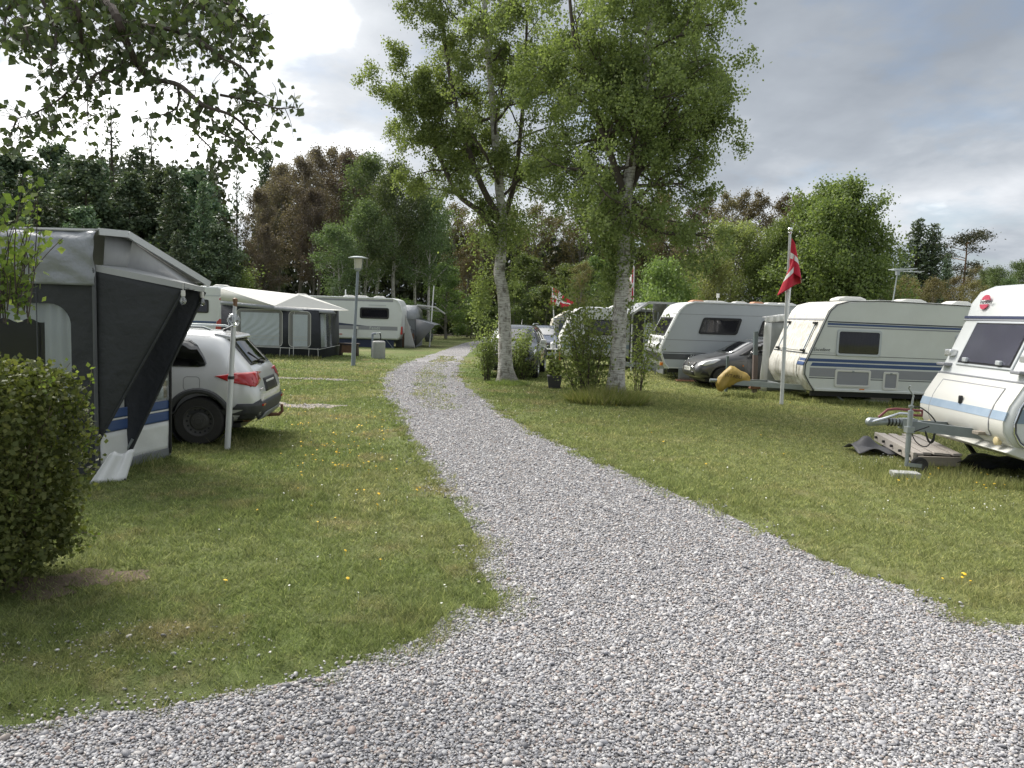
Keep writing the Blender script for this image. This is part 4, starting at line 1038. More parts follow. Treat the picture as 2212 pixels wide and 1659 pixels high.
# --- dirty white caravan behind the flagpole ---------------------------------
def caravan_old():
    w = 2.3; fr = [(.16, .30), (.02, .50), (-.10, .70), (-.10, .95), (.0, 1.20), (.34, 2.06), (.44, 2.30), (.60, 2.46), (.90, 2.55)]
    prof = [(6.3, .30)][:0] + fr + [(1.7, 2.62), (3.2, 2.60), (5.9, 2.55), (6.15, 2.45), (6.25, 2.2), (6.3, 1.2), (6.2, .30)]
    root = thing('caravan', 'old dirty white caravan with blue and grey stripes behind the flagpole', 'caravan', (7.30, 20.42, 0), R(3.0)); root.rotation_euler = (0, R(.5), R(3.0))
    y = -w / 2; body(root, prof, w, AGED, .06)
    strip(root, fr, -w / 2 + .03, w / 2 - .03, .012, .03, GRIME, 'front_panel')
    # dark edge trim of the side
    tr = [(p[0] + .03, y - .006, p[1]) for p in fr] + [(1.7, y - .006, 2.60), (3.2, y - .006, 2.58), (5.9, y - .006, 2.53)]
    MB().path(tr, .014, 6).build('edge_trim', INK, root)
    # front window cover, locker lid line, light bar
    strip(root, cut(fr, 1.27, 2.02), -.86, .86, .03, .02, GRIME, 'window_cover', bevel=.01)
    strip(root, cut(fr, 1.205, 1.235, 2), -1.08, 1.08, .02, .02, INK, 'panel_joint')
    strip(root, cut(fr, 2.06, 2.10, 2), -1.08, 1.08, .024, .02, MGREY, 'rain_strip')
    lid = strip(root, cut(fr, .60, 1.13), -.75, .75, .030, .02, GRIME, 'locker_lid', bevel=.012)
    MB().bx(-.155, -.13, -.04, .03, .80, .86).build('lid_latch', BLACKP, lid)
    for yy in (-.80, .80):
        for zz in (1.30, 2.0): MB().bx(at_z(fr, zz) - .10, at_z(fr, zz) + .02, yy - .07, yy + .07, zz - .035, zz + .02).build('grab_handle', BLACKP, root, bevel=.01)
        MB().path([(at_z(fr, 1.32) - .045, yy, 1.32), (at_z(fr, 2.0) - .045, yy, 2.0)], .010, 6).build('elastic_strap', LBLUE, root)
    # painted bands
    stripe(root, .06, 6.2, .92, 1.005, y, BLUEB, sl=.05); stripe(root, -.02, 6.2, 1.035, 1.11, y, BLUEB, sl=.04)
    strip(root, cut(fr, .93, 1.01, 3), -1.14, -.72, .022, .02, BLUEB, 'front_stripe'); strip(root, cut(fr, 1.04, 1.10, 3), -1.14, -.80, .022, .02, BLUEB, 'front_stripe')
    stripe(root, .05, 6.2, .66, .88, y, MGREY); stripe(root, .05, 6.2, .615, .635, y, INK); stripe(root, .04, 6.2, 1.20, 1.212, y, INK)
    stripe(root, .42, 6.2, 2.02, 2.05, y, INK); stripe(root, .42, 6.2, 1.955, 2.005, y, BLUEB); stripe(root, .42, 6.2, 1.90, 1.93, y, MGREY)
    MB().bx(.2, 6.2, y - .03, y + .02, .30, .36).build('skirt_rail', AGED, root, bevel=.01)
    window(root, .68, 1.82, 1.20, 1.86, y, .07, .055, LGREYF); window(root, 3.72, 4.85, 1.18, 1.84, y, .07, .055, LGREYF, curtain=INTER)
    hatch(root, .70, 1.62, .42, .86, y, WHITEW, MGREY); hatch(root, 1.94, 2.34, .38, .84, y, WHITEW, MGREY)
    MB().bx(1.36, 1.48, y - .02, y, .35, .39).build('side_marker', AMBER, root)
    text('lettering', 'Excellent', .115, INK, root, (.10, y - .004, 1.30), (R(90), 0, 0), shear=.35); stripe(root, .08, .66, 1.255, 1.263, y, MGREY)
    # wheel, arch, chassis
    MB().ring(circ(3.6, .36, .50, 24, 0, 180) + circ(3.6, .36, .43, 24, 180, 0)[:0] + [], [], 'y', 0, 0) if False else None
    arch = MB(); a1 = circ(3.62, .34, .50, 20, 0, 180); a0 = circ(3.62, .34, .42, 20, 0, 180)
    for i in range(20):
        arch.add([(a1[i][0], y - .03, a1[i][1]), (a1[i + 1][0], y - .03, a1[i + 1][1]), (a0[i + 1][0], y - .03, a0[i + 1][1]), (a0[i][0], y - .03, a0[i][1]),
                  (a1[i][0], y + .01, a1[i][1]), (a1[i + 1][0], y + .01, a1[i + 1][1]), (a0[i + 1][0], y + .01, a0[i + 1][1]), (a0[i][0], y + .01, a0[i][1])],
                 [(0, 1, 2, 3), (0, 4, 5, 1), (3, 2, 6, 7)])
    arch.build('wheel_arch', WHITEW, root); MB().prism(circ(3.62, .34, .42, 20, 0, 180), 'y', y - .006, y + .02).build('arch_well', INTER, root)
    for yy, s in ((y + .07, -1), (-y - .07, 1)): wheel(root, 3.62, yy, .32, .32, .18, s, ALU, holes=10)
    chassis(root, .2, 6.1, w, .32)
    for yy in (-.85, .85): steady(root, .75, yy, .3, .4); steady(root, 5.7, yy, .3, -.35)
    for x in (1.3, 2.9, 4.2): roof_vent(root, x, -.3, 2.60, .78 if x < 3 else .6, .5, .10, WHITEW)
    # drawbar A-frame with green-grey post
    d = MB(); d.beam((.4, -.75, .33), (-1.75, -.06, .36), .05, .13).beam((.4, .75, .33), (-1.75, .06, .36), .05, .13).beam((-.35, -.5, .35), (-.35, .5, .35), .05, .08); db = d.build('drawbar', GALV, root)
    for x in (-.55, -.85): MB().prism(rrect(x - .11, x + .11, .33, .39, .028), 'x', 0, .001).build('x', INTER, db) if False else None
    MB().tube((-1.75, 0, .38), (-2.1, 0, .38), .045).build('coupling_tube', GALV, db)
    # block stack under the side
    for i, (dx, dz) in enumerate(((0, 0), (.03, .11), (-.02, .22))): MB().bx(1.75 + dx, 2.3 + dx, -.95, -.65, dz, dz + .10).build('support_block', CONC if i == 0 else WOODG, root, bevel=.008)
    # tv aerial
    am = MB().path([(2.55, -.2, 2.55), (2.62, -.2, 3.42)], .016, 8).build('aerial_mast', GALV, root)
    hd = MB().path([(2.45, -.2, 3.44), (3.25, -.2, 3.42)], .012, 6)
    hd.path([(2.45, -.35, 3.46), (3.05, -.35, 3.50), (3.10, -.2, 3.50), (3.05, -.05, 3.50), (2.45, -.05, 3.46), (2.42, -.2, 3.45), (2.45, -.35, 3.46)], .012, 6)
    for x in (2.9, 3.05, 3.2): hd.path([(x, -.42, 3.43), (x, .02, 3.43)], .006, 5)
    hd.bx(2.58, 2.66, -.24, -.16, 3.32, 3.42).build('aerial_head', GALV, am)
    return root
caravan_old()

# --- grey-sided caravan ------------------------------------------------------
def caravan_grey():
    w = 2.3; fr = [(.22, .40), (.08, .55), (.0, .75), (-.06, .92), (-.03, 1.10), (.06, 1.32), (.38, 2.02), (.50, 2.26), (.68, 2.43), (.95, 2.52)]
    prof = fr + [(5.6, 2.52), (5.85, 2.4), (5.9, 2.1), (5.9, 1.0), (5.8, .40)]
    root = thing('caravan', 'grey-sided caravan with black-framed windows behind the grey hatchback', 'caravan', (4.72, 25.75, 0), R(.6))
    y = -w / 2; body(root, prof, w, SILVERSIDE, .06)
    strip(root, fr, -w / 2 + .02, w / 2 - .02, .014, .03, WHITE, 'front_panel')
    MB().path([(p[0] + .03, y - .01, p[1]) for p in fr] + [(5.6, y - .01, 2.50)], .03, 6).build('edge_rail', WHITE, root)
    win = strip(root, cut(fr, 1.42, 2.02), -.95, .95, .03, .02, BLACKP, 'front_window', bevel=.02); strip(win, cut(fr, 1.48, 1.97), -.88, .88, .036, .01, GLASS, 'pane')
    strip(root, cut(fr, .62, .88), -1.1, 1.1, .03, .02, DGREY, 'front_band')
    MB().grid(lambda u, v: (at_z(fr, 1.0 + .42 * v) - .06 - .05 * abs(math.sin(u * 17 + 6 * v)) - .03 * math.sin(v * 9), -.9 + 1.8 * u, 1.0 + .42 * v), 40, 8).build('front_cover', WHITEPVC, root, smooth=80, solid=.006)
    stripe(root, .05, 5.85, .69, .87, y, DGREY, sl=-.03); stripe(root, .05, 5.85, .90, .925, y, DGREY); stripe(root, .0, 5.85, 1.305, 1.325, y, MGREY); stripe(root, .30, 5.85, 2.13, 2.145, y, MGREY); stripe(root, .1, 5.85, .405, .45, y, WHITE)
    text('lettering', 'Nomad', .15, WHITE, root, (.90, y - .005, .755), (R(90), 0, 0), shear=.2, spacing=1.1); text('lettering', 'CLASSIC', .06, WHITE, root, (1.26, y - .005, .70), (R(90), 0, 0))
    window(root, 1.12, 2.36, 1.52, 2.05, y, .08, .07, BLACKP, .28); window(root, 3.02, 4.1, 1.50, 2.02, y, .08, .07, BLACKP, .28, curtain=INTER)
    # grey draught skirt over a tiled edge, shadowed underside
    MB().grid(lambda u, v: (.55 + u * 5.2, y - .02 - .03 * math.sin(u * 21) * (1 - v), .05 + v * .38), 40, 4).build('draught_skirt', mat('skirt_canvas', (.25, .27, .28), .7, var=.12, scale=4), root, smooth=80, solid=.004)
    for i in range(12): MB().bx(.5 + i * .42, .5 + i * .42 + .40, y - .16, y + .1, 0, .05).build('edging_tile', TERRA, root, bevel=.006)
    for yy, s in ((y + .1, -1), (-y - .1, 1)): wheel(root, 3.3, yy, .32, .32, .18, s)
    chassis(root, .25, 5.8, w, .42)
    d = MB(); d.beam((.4, -.7, .40), (-1.2, -.05, .42), .05, .12).beam((.4, .7, .40), (-1.2, .05, .42), .05, .12).build('drawbar', GALV, root)
    for yy in (-.8, .8): steady(root, .6, yy, .4, .3)
    for x, L, m in ((1.15, .5, TERRA), (1.75, .95, WHITEW), (2.6, .5, WHITEW), (3.1, .45, TERRA), (3.65, .5, WHITEW), (4.1, .7, WHITEW)): roof_vent(root, x, -.55 if m is TERRA else -.3, 2.52, L, .45, .08, m)
    MB().path([(2.05, .2, 2.5), (2.05, .2, 2.85)], .01, 5).bx(2.02, 2.10, .17, .23, 2.72, 2.86).build('roof_aerial', WHITEW, root)
    MB().bx(-.02, .06, y + .02, y + .14, .48, .58).build('corner_marker', AMBER, root)
    return root
caravan_grey()

# --- near white caravan at the frame edge -------------------------------------
def caravan_near():
    w = 2.1; fr = [(.16, .50), (.05, .58), (-.02, .70), (-.03, .82), (.03, 1.02), (.20, 1.30), (.54, 2.12), (.60, 2.36), (.72, 2.53), (.92, 2.62), (1.2, 2.65)]
    prof = fr + [(5.5, 2.68), (5.7, 2.55), (5.8, 2.2), (5.8, 1.0), (5.7, .50)]
    root = thing('caravan', 'white caravan with pale blue stripe and bare drawbar at the picture edge', 'caravan', (6.21, 10.62, 0))
    y = -w / 2; body(root, prof, w, WHITE, .10)
    strip(root, fr[:6], -w / 2 + .06, w / 2 - .06, .012, .03, WHITEW, 'locker_front')
    strip(root, cut(fr, .84, .95, 3), -1.0, 1.0, .017, .02, LBLUE, 'front_stripe')
    # locker lid with raised outline
    zz0, zz1 = .62, 1.22
    lid = strip(root, cut(fr, zz0, zz1), -.70, .74, .020, .014, WHITEW, 'locker_lid', bevel=.01)
    strip(lid, cut(fr, .842, .948, 3), -.69, .73, .024, .01, LBLUE, 'lid_stripe')
    for ya in (-.70, .74): strip(lid, cut(fr, zz0, zz1), ya - .006, ya + .006, .022, .02, MGREY, 'lid_joint')
    strip(lid, cut(fr, zz1 - .006, zz1 + .006, 1), -.70, .74, .022, .02, MGREY, 'lid_joint'); strip(lid, cut(fr, zz0 - .004, zz0 + .012, 1), -.70, .74, .022, .02, MGREY, 'lid_joint')
    MB().bx(at_z(fr, .98) - .055, at_z(fr, .98) - .01, -.02, .03, .95, 1.06).build('lid_latch', BLACKP, lid, bevel=.01)
    strip(root, cut(fr, 1.315, 1.33, 1), -1.0, 1.0, .012, .02, MGREY, 'panel_joint')
    strip(root, cut(fr, 2.13, 2.165, 2), -1.02, 1.02, .014, .02, mat('navy_line', (.05, .06, .12), .4), 'front_line'); strip(root, cut(fr, 2.10, 2.118, 1), -1.02, 1.02, .014, .02, MGREY, 'front_line')
    # front window
    fwn = strip(root, cut(fr, 1.45, 2.09), -.62, .66, .022, .02, LGREYF, 'front_window', bevel=.02)
    strip(fwn, cut(fr, 1.48, 2.06), -.58, .62, .026, .01, BLACKP, 'seal'); strip(fwn, cut(fr, 1.505, 2.04), -.55, .59, .032, .01, mat('hazy_blind', (.20, .20, .24), .5, var=.25, scale=2.5, dirt=.25, dirtcol=(.5, .5, .52), dscale=2), 'blind'); strip(fwn, cut(fr, 1.50, 2.045), -.56, .60, .040, .004, glass_mat('scratched_pane', (.8, .8, .84), .1, .15, .3), 'pane')
    for ya in (-.35, .42): MB().bx(at_z(fr, 1.53) - .075, at_z(fr, 1.53) - .03, ya - .05, ya + .05, 1.51, 1.57).build('window_catch', LGREYF, fwn, bevel=.01)
    for ya in (-.86, .86):
        MB().bx(at_z(fr, 1.45) - .13, at_z(fr, 1.45) + .01, ya - .10, ya + .10, 1.425, 1.47).build('grab_handle', MGREY, root, bevel=.012)
        MB().bx(at_z(fr, 1.6) - .10, at_z(fr, 1.6) + .02, ya - .07 * 1.2, ya + .07 * 1.2, 1.57, 1.67).build('marker_lamp', CLEARL, root, bevel=.02)
        lm = MB().lathe([(.055, 0), (.055, -.05), (.04, -.06), (.001, -.06)], (at_z(fr, .60) + .02, ya * .93, .56), 'x', 16); lm.build('round_lamp', mat('amber_fog', (.62, .52, .30), .3) if ya < 0 else bpy.data.materials['amber_fog'], root)
    # logo: red disc cut by a white bar, with the maker's lettering over it
    zc = 2.37; xc = at_z(fr, zc); ang = math.atan2(fr[7][0] - fr[6][0], fr[7][1] - fr[6][1]); yl = .62
    RED = mat('logo_red', (.55, .07, .12), .5)
    for lo, hi in ((18, 162), (198, 342)):
        pts = circ(0, 0, .105, 16, lo, hi); d = MB(); L = []
        for off in (-.035, -.02):
            L += [(xc + math.sin(ang) * q[1] + off, yl - q[0], zc + q[1]) for q in pts]
        k = len(pts); d.add(L, [tuple(range(k)), tuple(range(2 * k - 1, k - 1, -1))] + [(i, k + i, k + (i + 1) % k, (i + 1) % k) for i in range(k)]).build('logo_disc', RED, root, smooth=None)
    text('lettering', 'bürstner', .085, INK, root, (xc - .04, yl + .10, zc - .022), (R(90), 0, R(-90)), shear=.2)
    # side
    stripe(root, .07, 5.7, .82, 1.0, y, mat('slate_blue_band', (.22, .29, .38), .4), sl=.03); stripe(root, .58, 5.7, 2.13, 2.16, y, bpy.data.materials['navy_line'])
    MB().path([(p[0] + .10, y - .002, p[1]) for p in fr], .022, 6).build('edge_trim', INK, root); MB().path([(p[0] + .085, y - .014, p[1]) for p in fr], .012, 6).build('edge_bead', CHROME, root)
    window(root, 1.0, 1.9, 1.35, 1.95, y, .06, .04, LGREYF)
    for yy, s in ((y + .08, -1), (-y - .08, 1)): wheel(root, 3.2, yy, .33, .33, .18, s)
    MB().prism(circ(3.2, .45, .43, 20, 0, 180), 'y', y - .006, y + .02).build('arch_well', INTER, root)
    # front valance flare below the locker
    MB().prism([(.16, .52), (.02, .44), (.30, .34), (.55, .50)], 'y', -1.0, 1.0).build('front_valance', WHITEW, root, bevel=.02)
    chassis(root, .5, 5.6, w, .48)
    for yy in (-.8, .8): MB().beam((.45, yy, .46), (.80, yy, .03), .06, .05).bx(.72, .90, yy - .08, yy + .08, .0, .03).build('corner_steady', BLACKP, root)
    # drawbar
    D = MB(); D.beam((.9, -.62, .53), (-.72, -.06, .63), .05, .13).beam((.9, .62, .53), (-.72, .06, .63), .05, .13).beam((-.55, -.12, .62), (-.55, .12, .62), .06, .12); db = D.build('drawbar', GREYPAINT, root)
    MB().path([(-.70, 0, .66), (-.98, 0, .67)], [.055, .05], 10).bx(-.82, -.62, -.07, .07, .58, .72).build('coupling_tube', GALV, db)
    bel = MB(); bel.lathe([(.035 + (.028 if i % 2 else .0), -i * .024) for i in range(11)], (-.78, 0, .665), 'x', 14); bel.build('rubber_gaiter', BLACKP, db)
    MB().path([(-.98, 0, .665), (-1.12, 0, .66), (-1.22, 0, .655)], [.045, .055, .06], 12).lathe([(.001, .066), (.05, .045), (.066, 0), (.05, -.045), (.001, -.066)], (-1.24, 0, .655), 'y', 14).build('ball_coupling', GALV, db)
    MB().path([(-1.24, -.05, .66), (-1.05, -.05, .72), (-.86, -.05, .79), (-.70, -.05, .785)], [.016, .02, .02, .018], 8).build('coupling_lever', CHROME, db)
    MB().path([(-1.12, .02, .72), (-1.0, .02, .83), (-.88, .02, .845), (-.62, .02, .83), (-.52, .02, .83), (-.52, .02, .76), (-.64, .02, .765)], .018, 8).build('brake_handle', mat('maroon_handle', (.18, .045, .05), .5), db)
    c1 = MB().path(spline([(-.70, -.02, .87), (-.60, -.05, .885), (-.48, -.1, .80), (-.40, -.12, .70)], 6), .010, 6); c1.path(spline([(-.74, -.10, .60), (-.66, -.14, .42), (-.52, -.16, .36), (-.42, -.16, .52), (-.40, -.14, .60)], 6), .008, 6); c1.path(spline([(-.55, -.13, .60), (-.50, -.16, .44), (-.44, -.16, .43), (-.42, -.15, .55)], 5), .014, 6).build('brake_cable', BLACKP, db)
    jx, jy = -.83, -.27
    j = MB().tube((jx, jy, .86), (jx, jy, .28), .034).tube((jx, jy, .30), (jx, jy, .10), .026).bx(jx - .05, jx + .05, jy - .05, jy + .05, .56, .64); jw = j.build('jockey_post', GALV, db)
    MB().path([(jx, jy, .86), (jx + .02, jy, 1.06), (jx - .05, jy, 1.16), (jx - .05, jy - .03, 1.20)], .012, 6).lathe([(.001, .93), (.035, .93), (.03, .90), (.001, .90)], (jx, jy, 0), 'z', 12).build('jockey_crank', GALV, jw)
    MB().path([(jx + .04, jy - .05, .58), (jx + .20, jy - .12, .67)], .009, 6).build('clamp_handle', BLACKP, jw)
    wj = wheel(jw, jx + .17, jy, .115, .115, .06, -1, STEELB, rim_r=.55); wj.name = 'jockey_wheel'
    MB().beam((jx, jy - .045, .13), (jx + .18, jy - .045, .115), .012, .05).build('wheel_fork', GALV, jw)
    MB().bx(-.10, .34, -.60, -.46, .60, .645).build('ball_plate', WOODG, db, bevel=.006); MB().lathe([(.001, .73), (.02, .725), (.028, .705), (.02, .685), (.012, .68), (.012, .64)], (.14, -.53, 0), 'z', 12).build('spare_ball', GALV, db)
    return root
caravan_near()
q = G(1968, 1037); b = MB().bx(-.17, .17, -.10, .10, 0, .085).build('concrete_block', CONC, bevel=.012); b.location = (q.x - .02, q.y + .12, 0); b.rotation_euler = (0, 0, R(-8)); tag(b, 'grey concrete block chocking the jockey wheel of the near white caravan', 'block')
# timber platform and plastic sheet under the near caravan
pf = thing('timber_platform', 'weathered timber deck platform lying under the near caravan drawbar', 'platform', (5.68, 10.72, 0))
for i in range(5): MB().beam((.07 + i * .135, .02 + .05 * (i % 2), .20 + .008 * (i % 3)), (.42 + i * .135, 1.9 - .1 * (i % 3), .20 + .008 * ((i + 1) % 3)), .115, .035).build('plank', WOODW, pf, bevel=.004)
MB().beam((.0, .0, .16), (.36, 1.95, .16), .05, .14).build('edge_beam', WOODW, pf, bevel=.006); MB().beam((.03, -.03, .12), (.62, -.03, .12), .04, .13).build('edge_beam', WOODG, pf, bevel=.006)
for t in (.15, .5, .85): MB().beam((.03 + .36 * t, 1.9 * t, .08), (.72 + .36 * t, 1.9 * t, .08), .08, .16).build('bearer', WOODD, pf, bevel=.004)
for k in range(5): MB().lathe([(.001, -.02), (.022, -.02), (.022, .01)], (-.03 + .08 * k, .1 + k * .42, .165), 'x', 10).build('bolt_head', BLACKP, pf)
sh = MB().grid(lambda u, v: (-.30 + u * .8, -.35 + v * .6, .03 + .10 * math.sin(u * 5 + v * 3) ** 2 * (1 - u * .5) + .16 * math.exp(-((u - .35) ** 2 + (v - .75) ** 2) * 30)), 20, 16).build('tarpaulin_sheet', mat('grey_tarpaulin', (.06, .06, .065), .6, var=.2), smooth=60, solid=.006)
sh.location = (5.62, 12.0, 0); tag(sh, 'crumpled dark plastic sheet at the end of the timber platform', 'tarpaulin')
sh = MB().grid(lambda u, v: (u * 2.6, .06 * math.sin(u * 23) * (1 - v) + .35 * (1 - v), .02 + .26 * v + .02 * math.sin(u * 31 + v * 6)), 60, 8).build('plastic_film', mat('clear_black_film', (.05, .052, .058), .25, var=.5, scale=9, bump=1., bscale=12), smooth=80, solid=.004)
sh.location = (6.25, 10.42, 0); tag(sh, 'wrinkled shiny plastic film hanging under the near white caravan', 'plastic film')

# --- long white caravan and its neighbours far left ---------------------------
def caravan_long():
    w = 2.3; prof = [(0, .42), (-.08, .7), (-.04, 1.2), (.35, 2.1), (.55, 2.45), (.85, 2.58), (6.9, 2.56), (7.2, 2.46), (7.36, 2.2), (7.42, 1.9), (7.42, 1.2), (7.36, .60), (7.25, .42)]
    root = thing('caravan', 'long white caravan with a grey waist stripe behind the lamp post', 'caravan', (W(868, 700, 40.).x - 7.42, 41.15, 0)); y = -w / 2
    body(root, prof, w, WHITE, .08)
    MB().path([(.55, y - .01, 2.46), (.85, y - .01, 2.545), (6.9, y - .01, 2.525), (7.18, y - .01, 2.43), (7.33, y - .01, 2.2), (7.39, y - .01, 1.9)], .035, 6).build('roof_rail', WHITE, root)
    stripe(root, .9, 6.95, 2.36, 2.46, y, MGREY); stripe(root, .0, 7.2, .90, 1.10, y, MGREY)
    MB().prism([(0, 1.13), (2.4, 1.27), (3.2, 1.34), (3.55, 1.28), (5.6, 1.10), (0, 1.10)], 'y', y - .006, y + .01).build('swoosh', mat('navy_swoosh', (.045, .055, .10), .4), root, smooth=None)
    text('lettering', 'Fendt', .22, WHITE, root, (5.75, y - .006, .93), (R(90), 0, 0), spacing=1.1)
    window(root, 5.25, 6.75, 1.48, 2.05, y, .10, .09, BLACKP, curtain=CURTG); MB().bx(5.7, 6.6, y - .02, y + .01, 2.15, 2.20).build('drip_strip', LGREYF, root)
    for i, (a, b) in enumerate(((2.05, 2.65),)): hatch(root, a, b, .62, 1.06, y, WHITEW, WHITE)
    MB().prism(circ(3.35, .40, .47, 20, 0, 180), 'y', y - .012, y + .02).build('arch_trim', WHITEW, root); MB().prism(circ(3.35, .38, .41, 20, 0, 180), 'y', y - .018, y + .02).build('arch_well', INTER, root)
    for yy, s in ((y + .07, -1), (-y - .07, 1)): wheel(root, 3.35, yy, .33, .33, .19, s, ALU, holes=8)
    chassis(root, .3, 7.2, w, .44)
    MB().bx(3.9, 7.0, y + .12, y + .16, .0, .40).build('wheel_skirt', mat('navy_skirt', (.03, .04, .085), .7), root)
    steady(root, 6.6, y + .1, .42, .35)
    MB().bx(5.0, 5.18, y - .03, y + .01, .93, 1.05).build('power_inlet', WHITEW, root); MB().path(spline([(5.09, y - .05, .93), (5.10, y - .07, .6), (5.06, y - .1, .3)], 5), .018, 6).build('power_cable', BLACKP, root)
    MB().bx(4.2, 4.35, y - .02, y + .01, .62, .66).build('side_marker', REDL, root)
    MB().bx(7.30, 7.46, y + .02, y + .16, .70, 1.12).build('tail_lamp', REDL, root, bevel=.02); MB().bx(7.30, 7.46, -y - .16, -y - .02, .70, 1.12).build('tail_lamp', REDL, root, bevel=.02)
    for x in (2.0, 4.5, 5.2, 6.1): roof_vent(root, x, -.3, 2.57, .6, .5, .09)
    MB().path([(4.4, -.7, 2.55), (4.4, -.7, 2.95)], .03, 6).build('roof_aerial', WHITE, root)
    return root
caravan_long()
def caravan_end():
    # only its rear end shows between the charcoal awning and the cream-roofed awning
    Y = 30.6; x1 = W(481, 700, Y).x; w = 2.35; root = thing('caravan', 'white caravan end with red tail lamp and blue stripe beside the cream-roofed awning', 'caravan', (x1 - w / 2, Y, 0))
    prof = [(-w / 2, .42), (w / 2, .42), (w / 2 + .02, 1.2), (w / 2 - .03, 2.55), (w / 2 - .18, 2.68), (-w / 2 + .18, 2.68), (-w / 2 + .03, 2.55), (-w / 2 - .02, 1.2)]
    MB().prism(prof, 'y', 0, 5.8).build('body', WHITE, root, bevel=.08, bseg=4, smooth=30)
    MB().bx(-w / 2 + .05, w / 2 - .25, -.006, .02, 1.12, 1.20).build('stripe', BLUEB, root); MB().bx(-w / 2 + .05, w / 2 - .25, -.006, .02, 1.23, 1.30).build('stripe', BLUEB, root); MB().bx(-w / 2 + .05, w / 2 - .06, -.008, .02, 2.28, 2.34).build('rain_strip', LGREYF, root)
    window(root, -w / 2 + .25, w / 2 - .55, 1.62, 2.15, 0, .08, .06, BLACKP)
    for s in (-1, 1):
        MB().prism([(s * (w / 2 - .28), .98), (s * (w / 2 - .02), .98), (s * (w / 2 - .02), 1.36), (s * (w / 2 - .10), 1.42), (s * (w / 2 - .22), 1.3)], 'y', -.05, .03).build('tail_lamp', REDL, root, bevel=.015)
        MB().prism([(s * (w / 2 - .26), .5), (s * (w / 2 - .01), .5), (s * (w / 2 - .01), 2.3), (s * (w / 2 - .10), 2.3)], 'y', -.03, .05).build('corner_pillar', WHITE, root, bevel=.02)
        MB().lathe([(.001, -.05), (.05, -.05), (.05, .0)], (s * (w / 2 - .06), -.02, 2.18), 'y', 12).build('marker_lamp', REDL, root)
        wheel(root, s * (w / 2 - .1), 2.8, .33, .33, .2, s).rotation_euler = (0, 0, R(90))
    MB().bx(-w / 2 + .1, w / 2 - .1, .1, 5.6, .28, .42).build('chassis', BLACKP, root); roof_vent(root, .6, 1.4, 2.68, .6, .5, .1)
    return root
caravan_end()

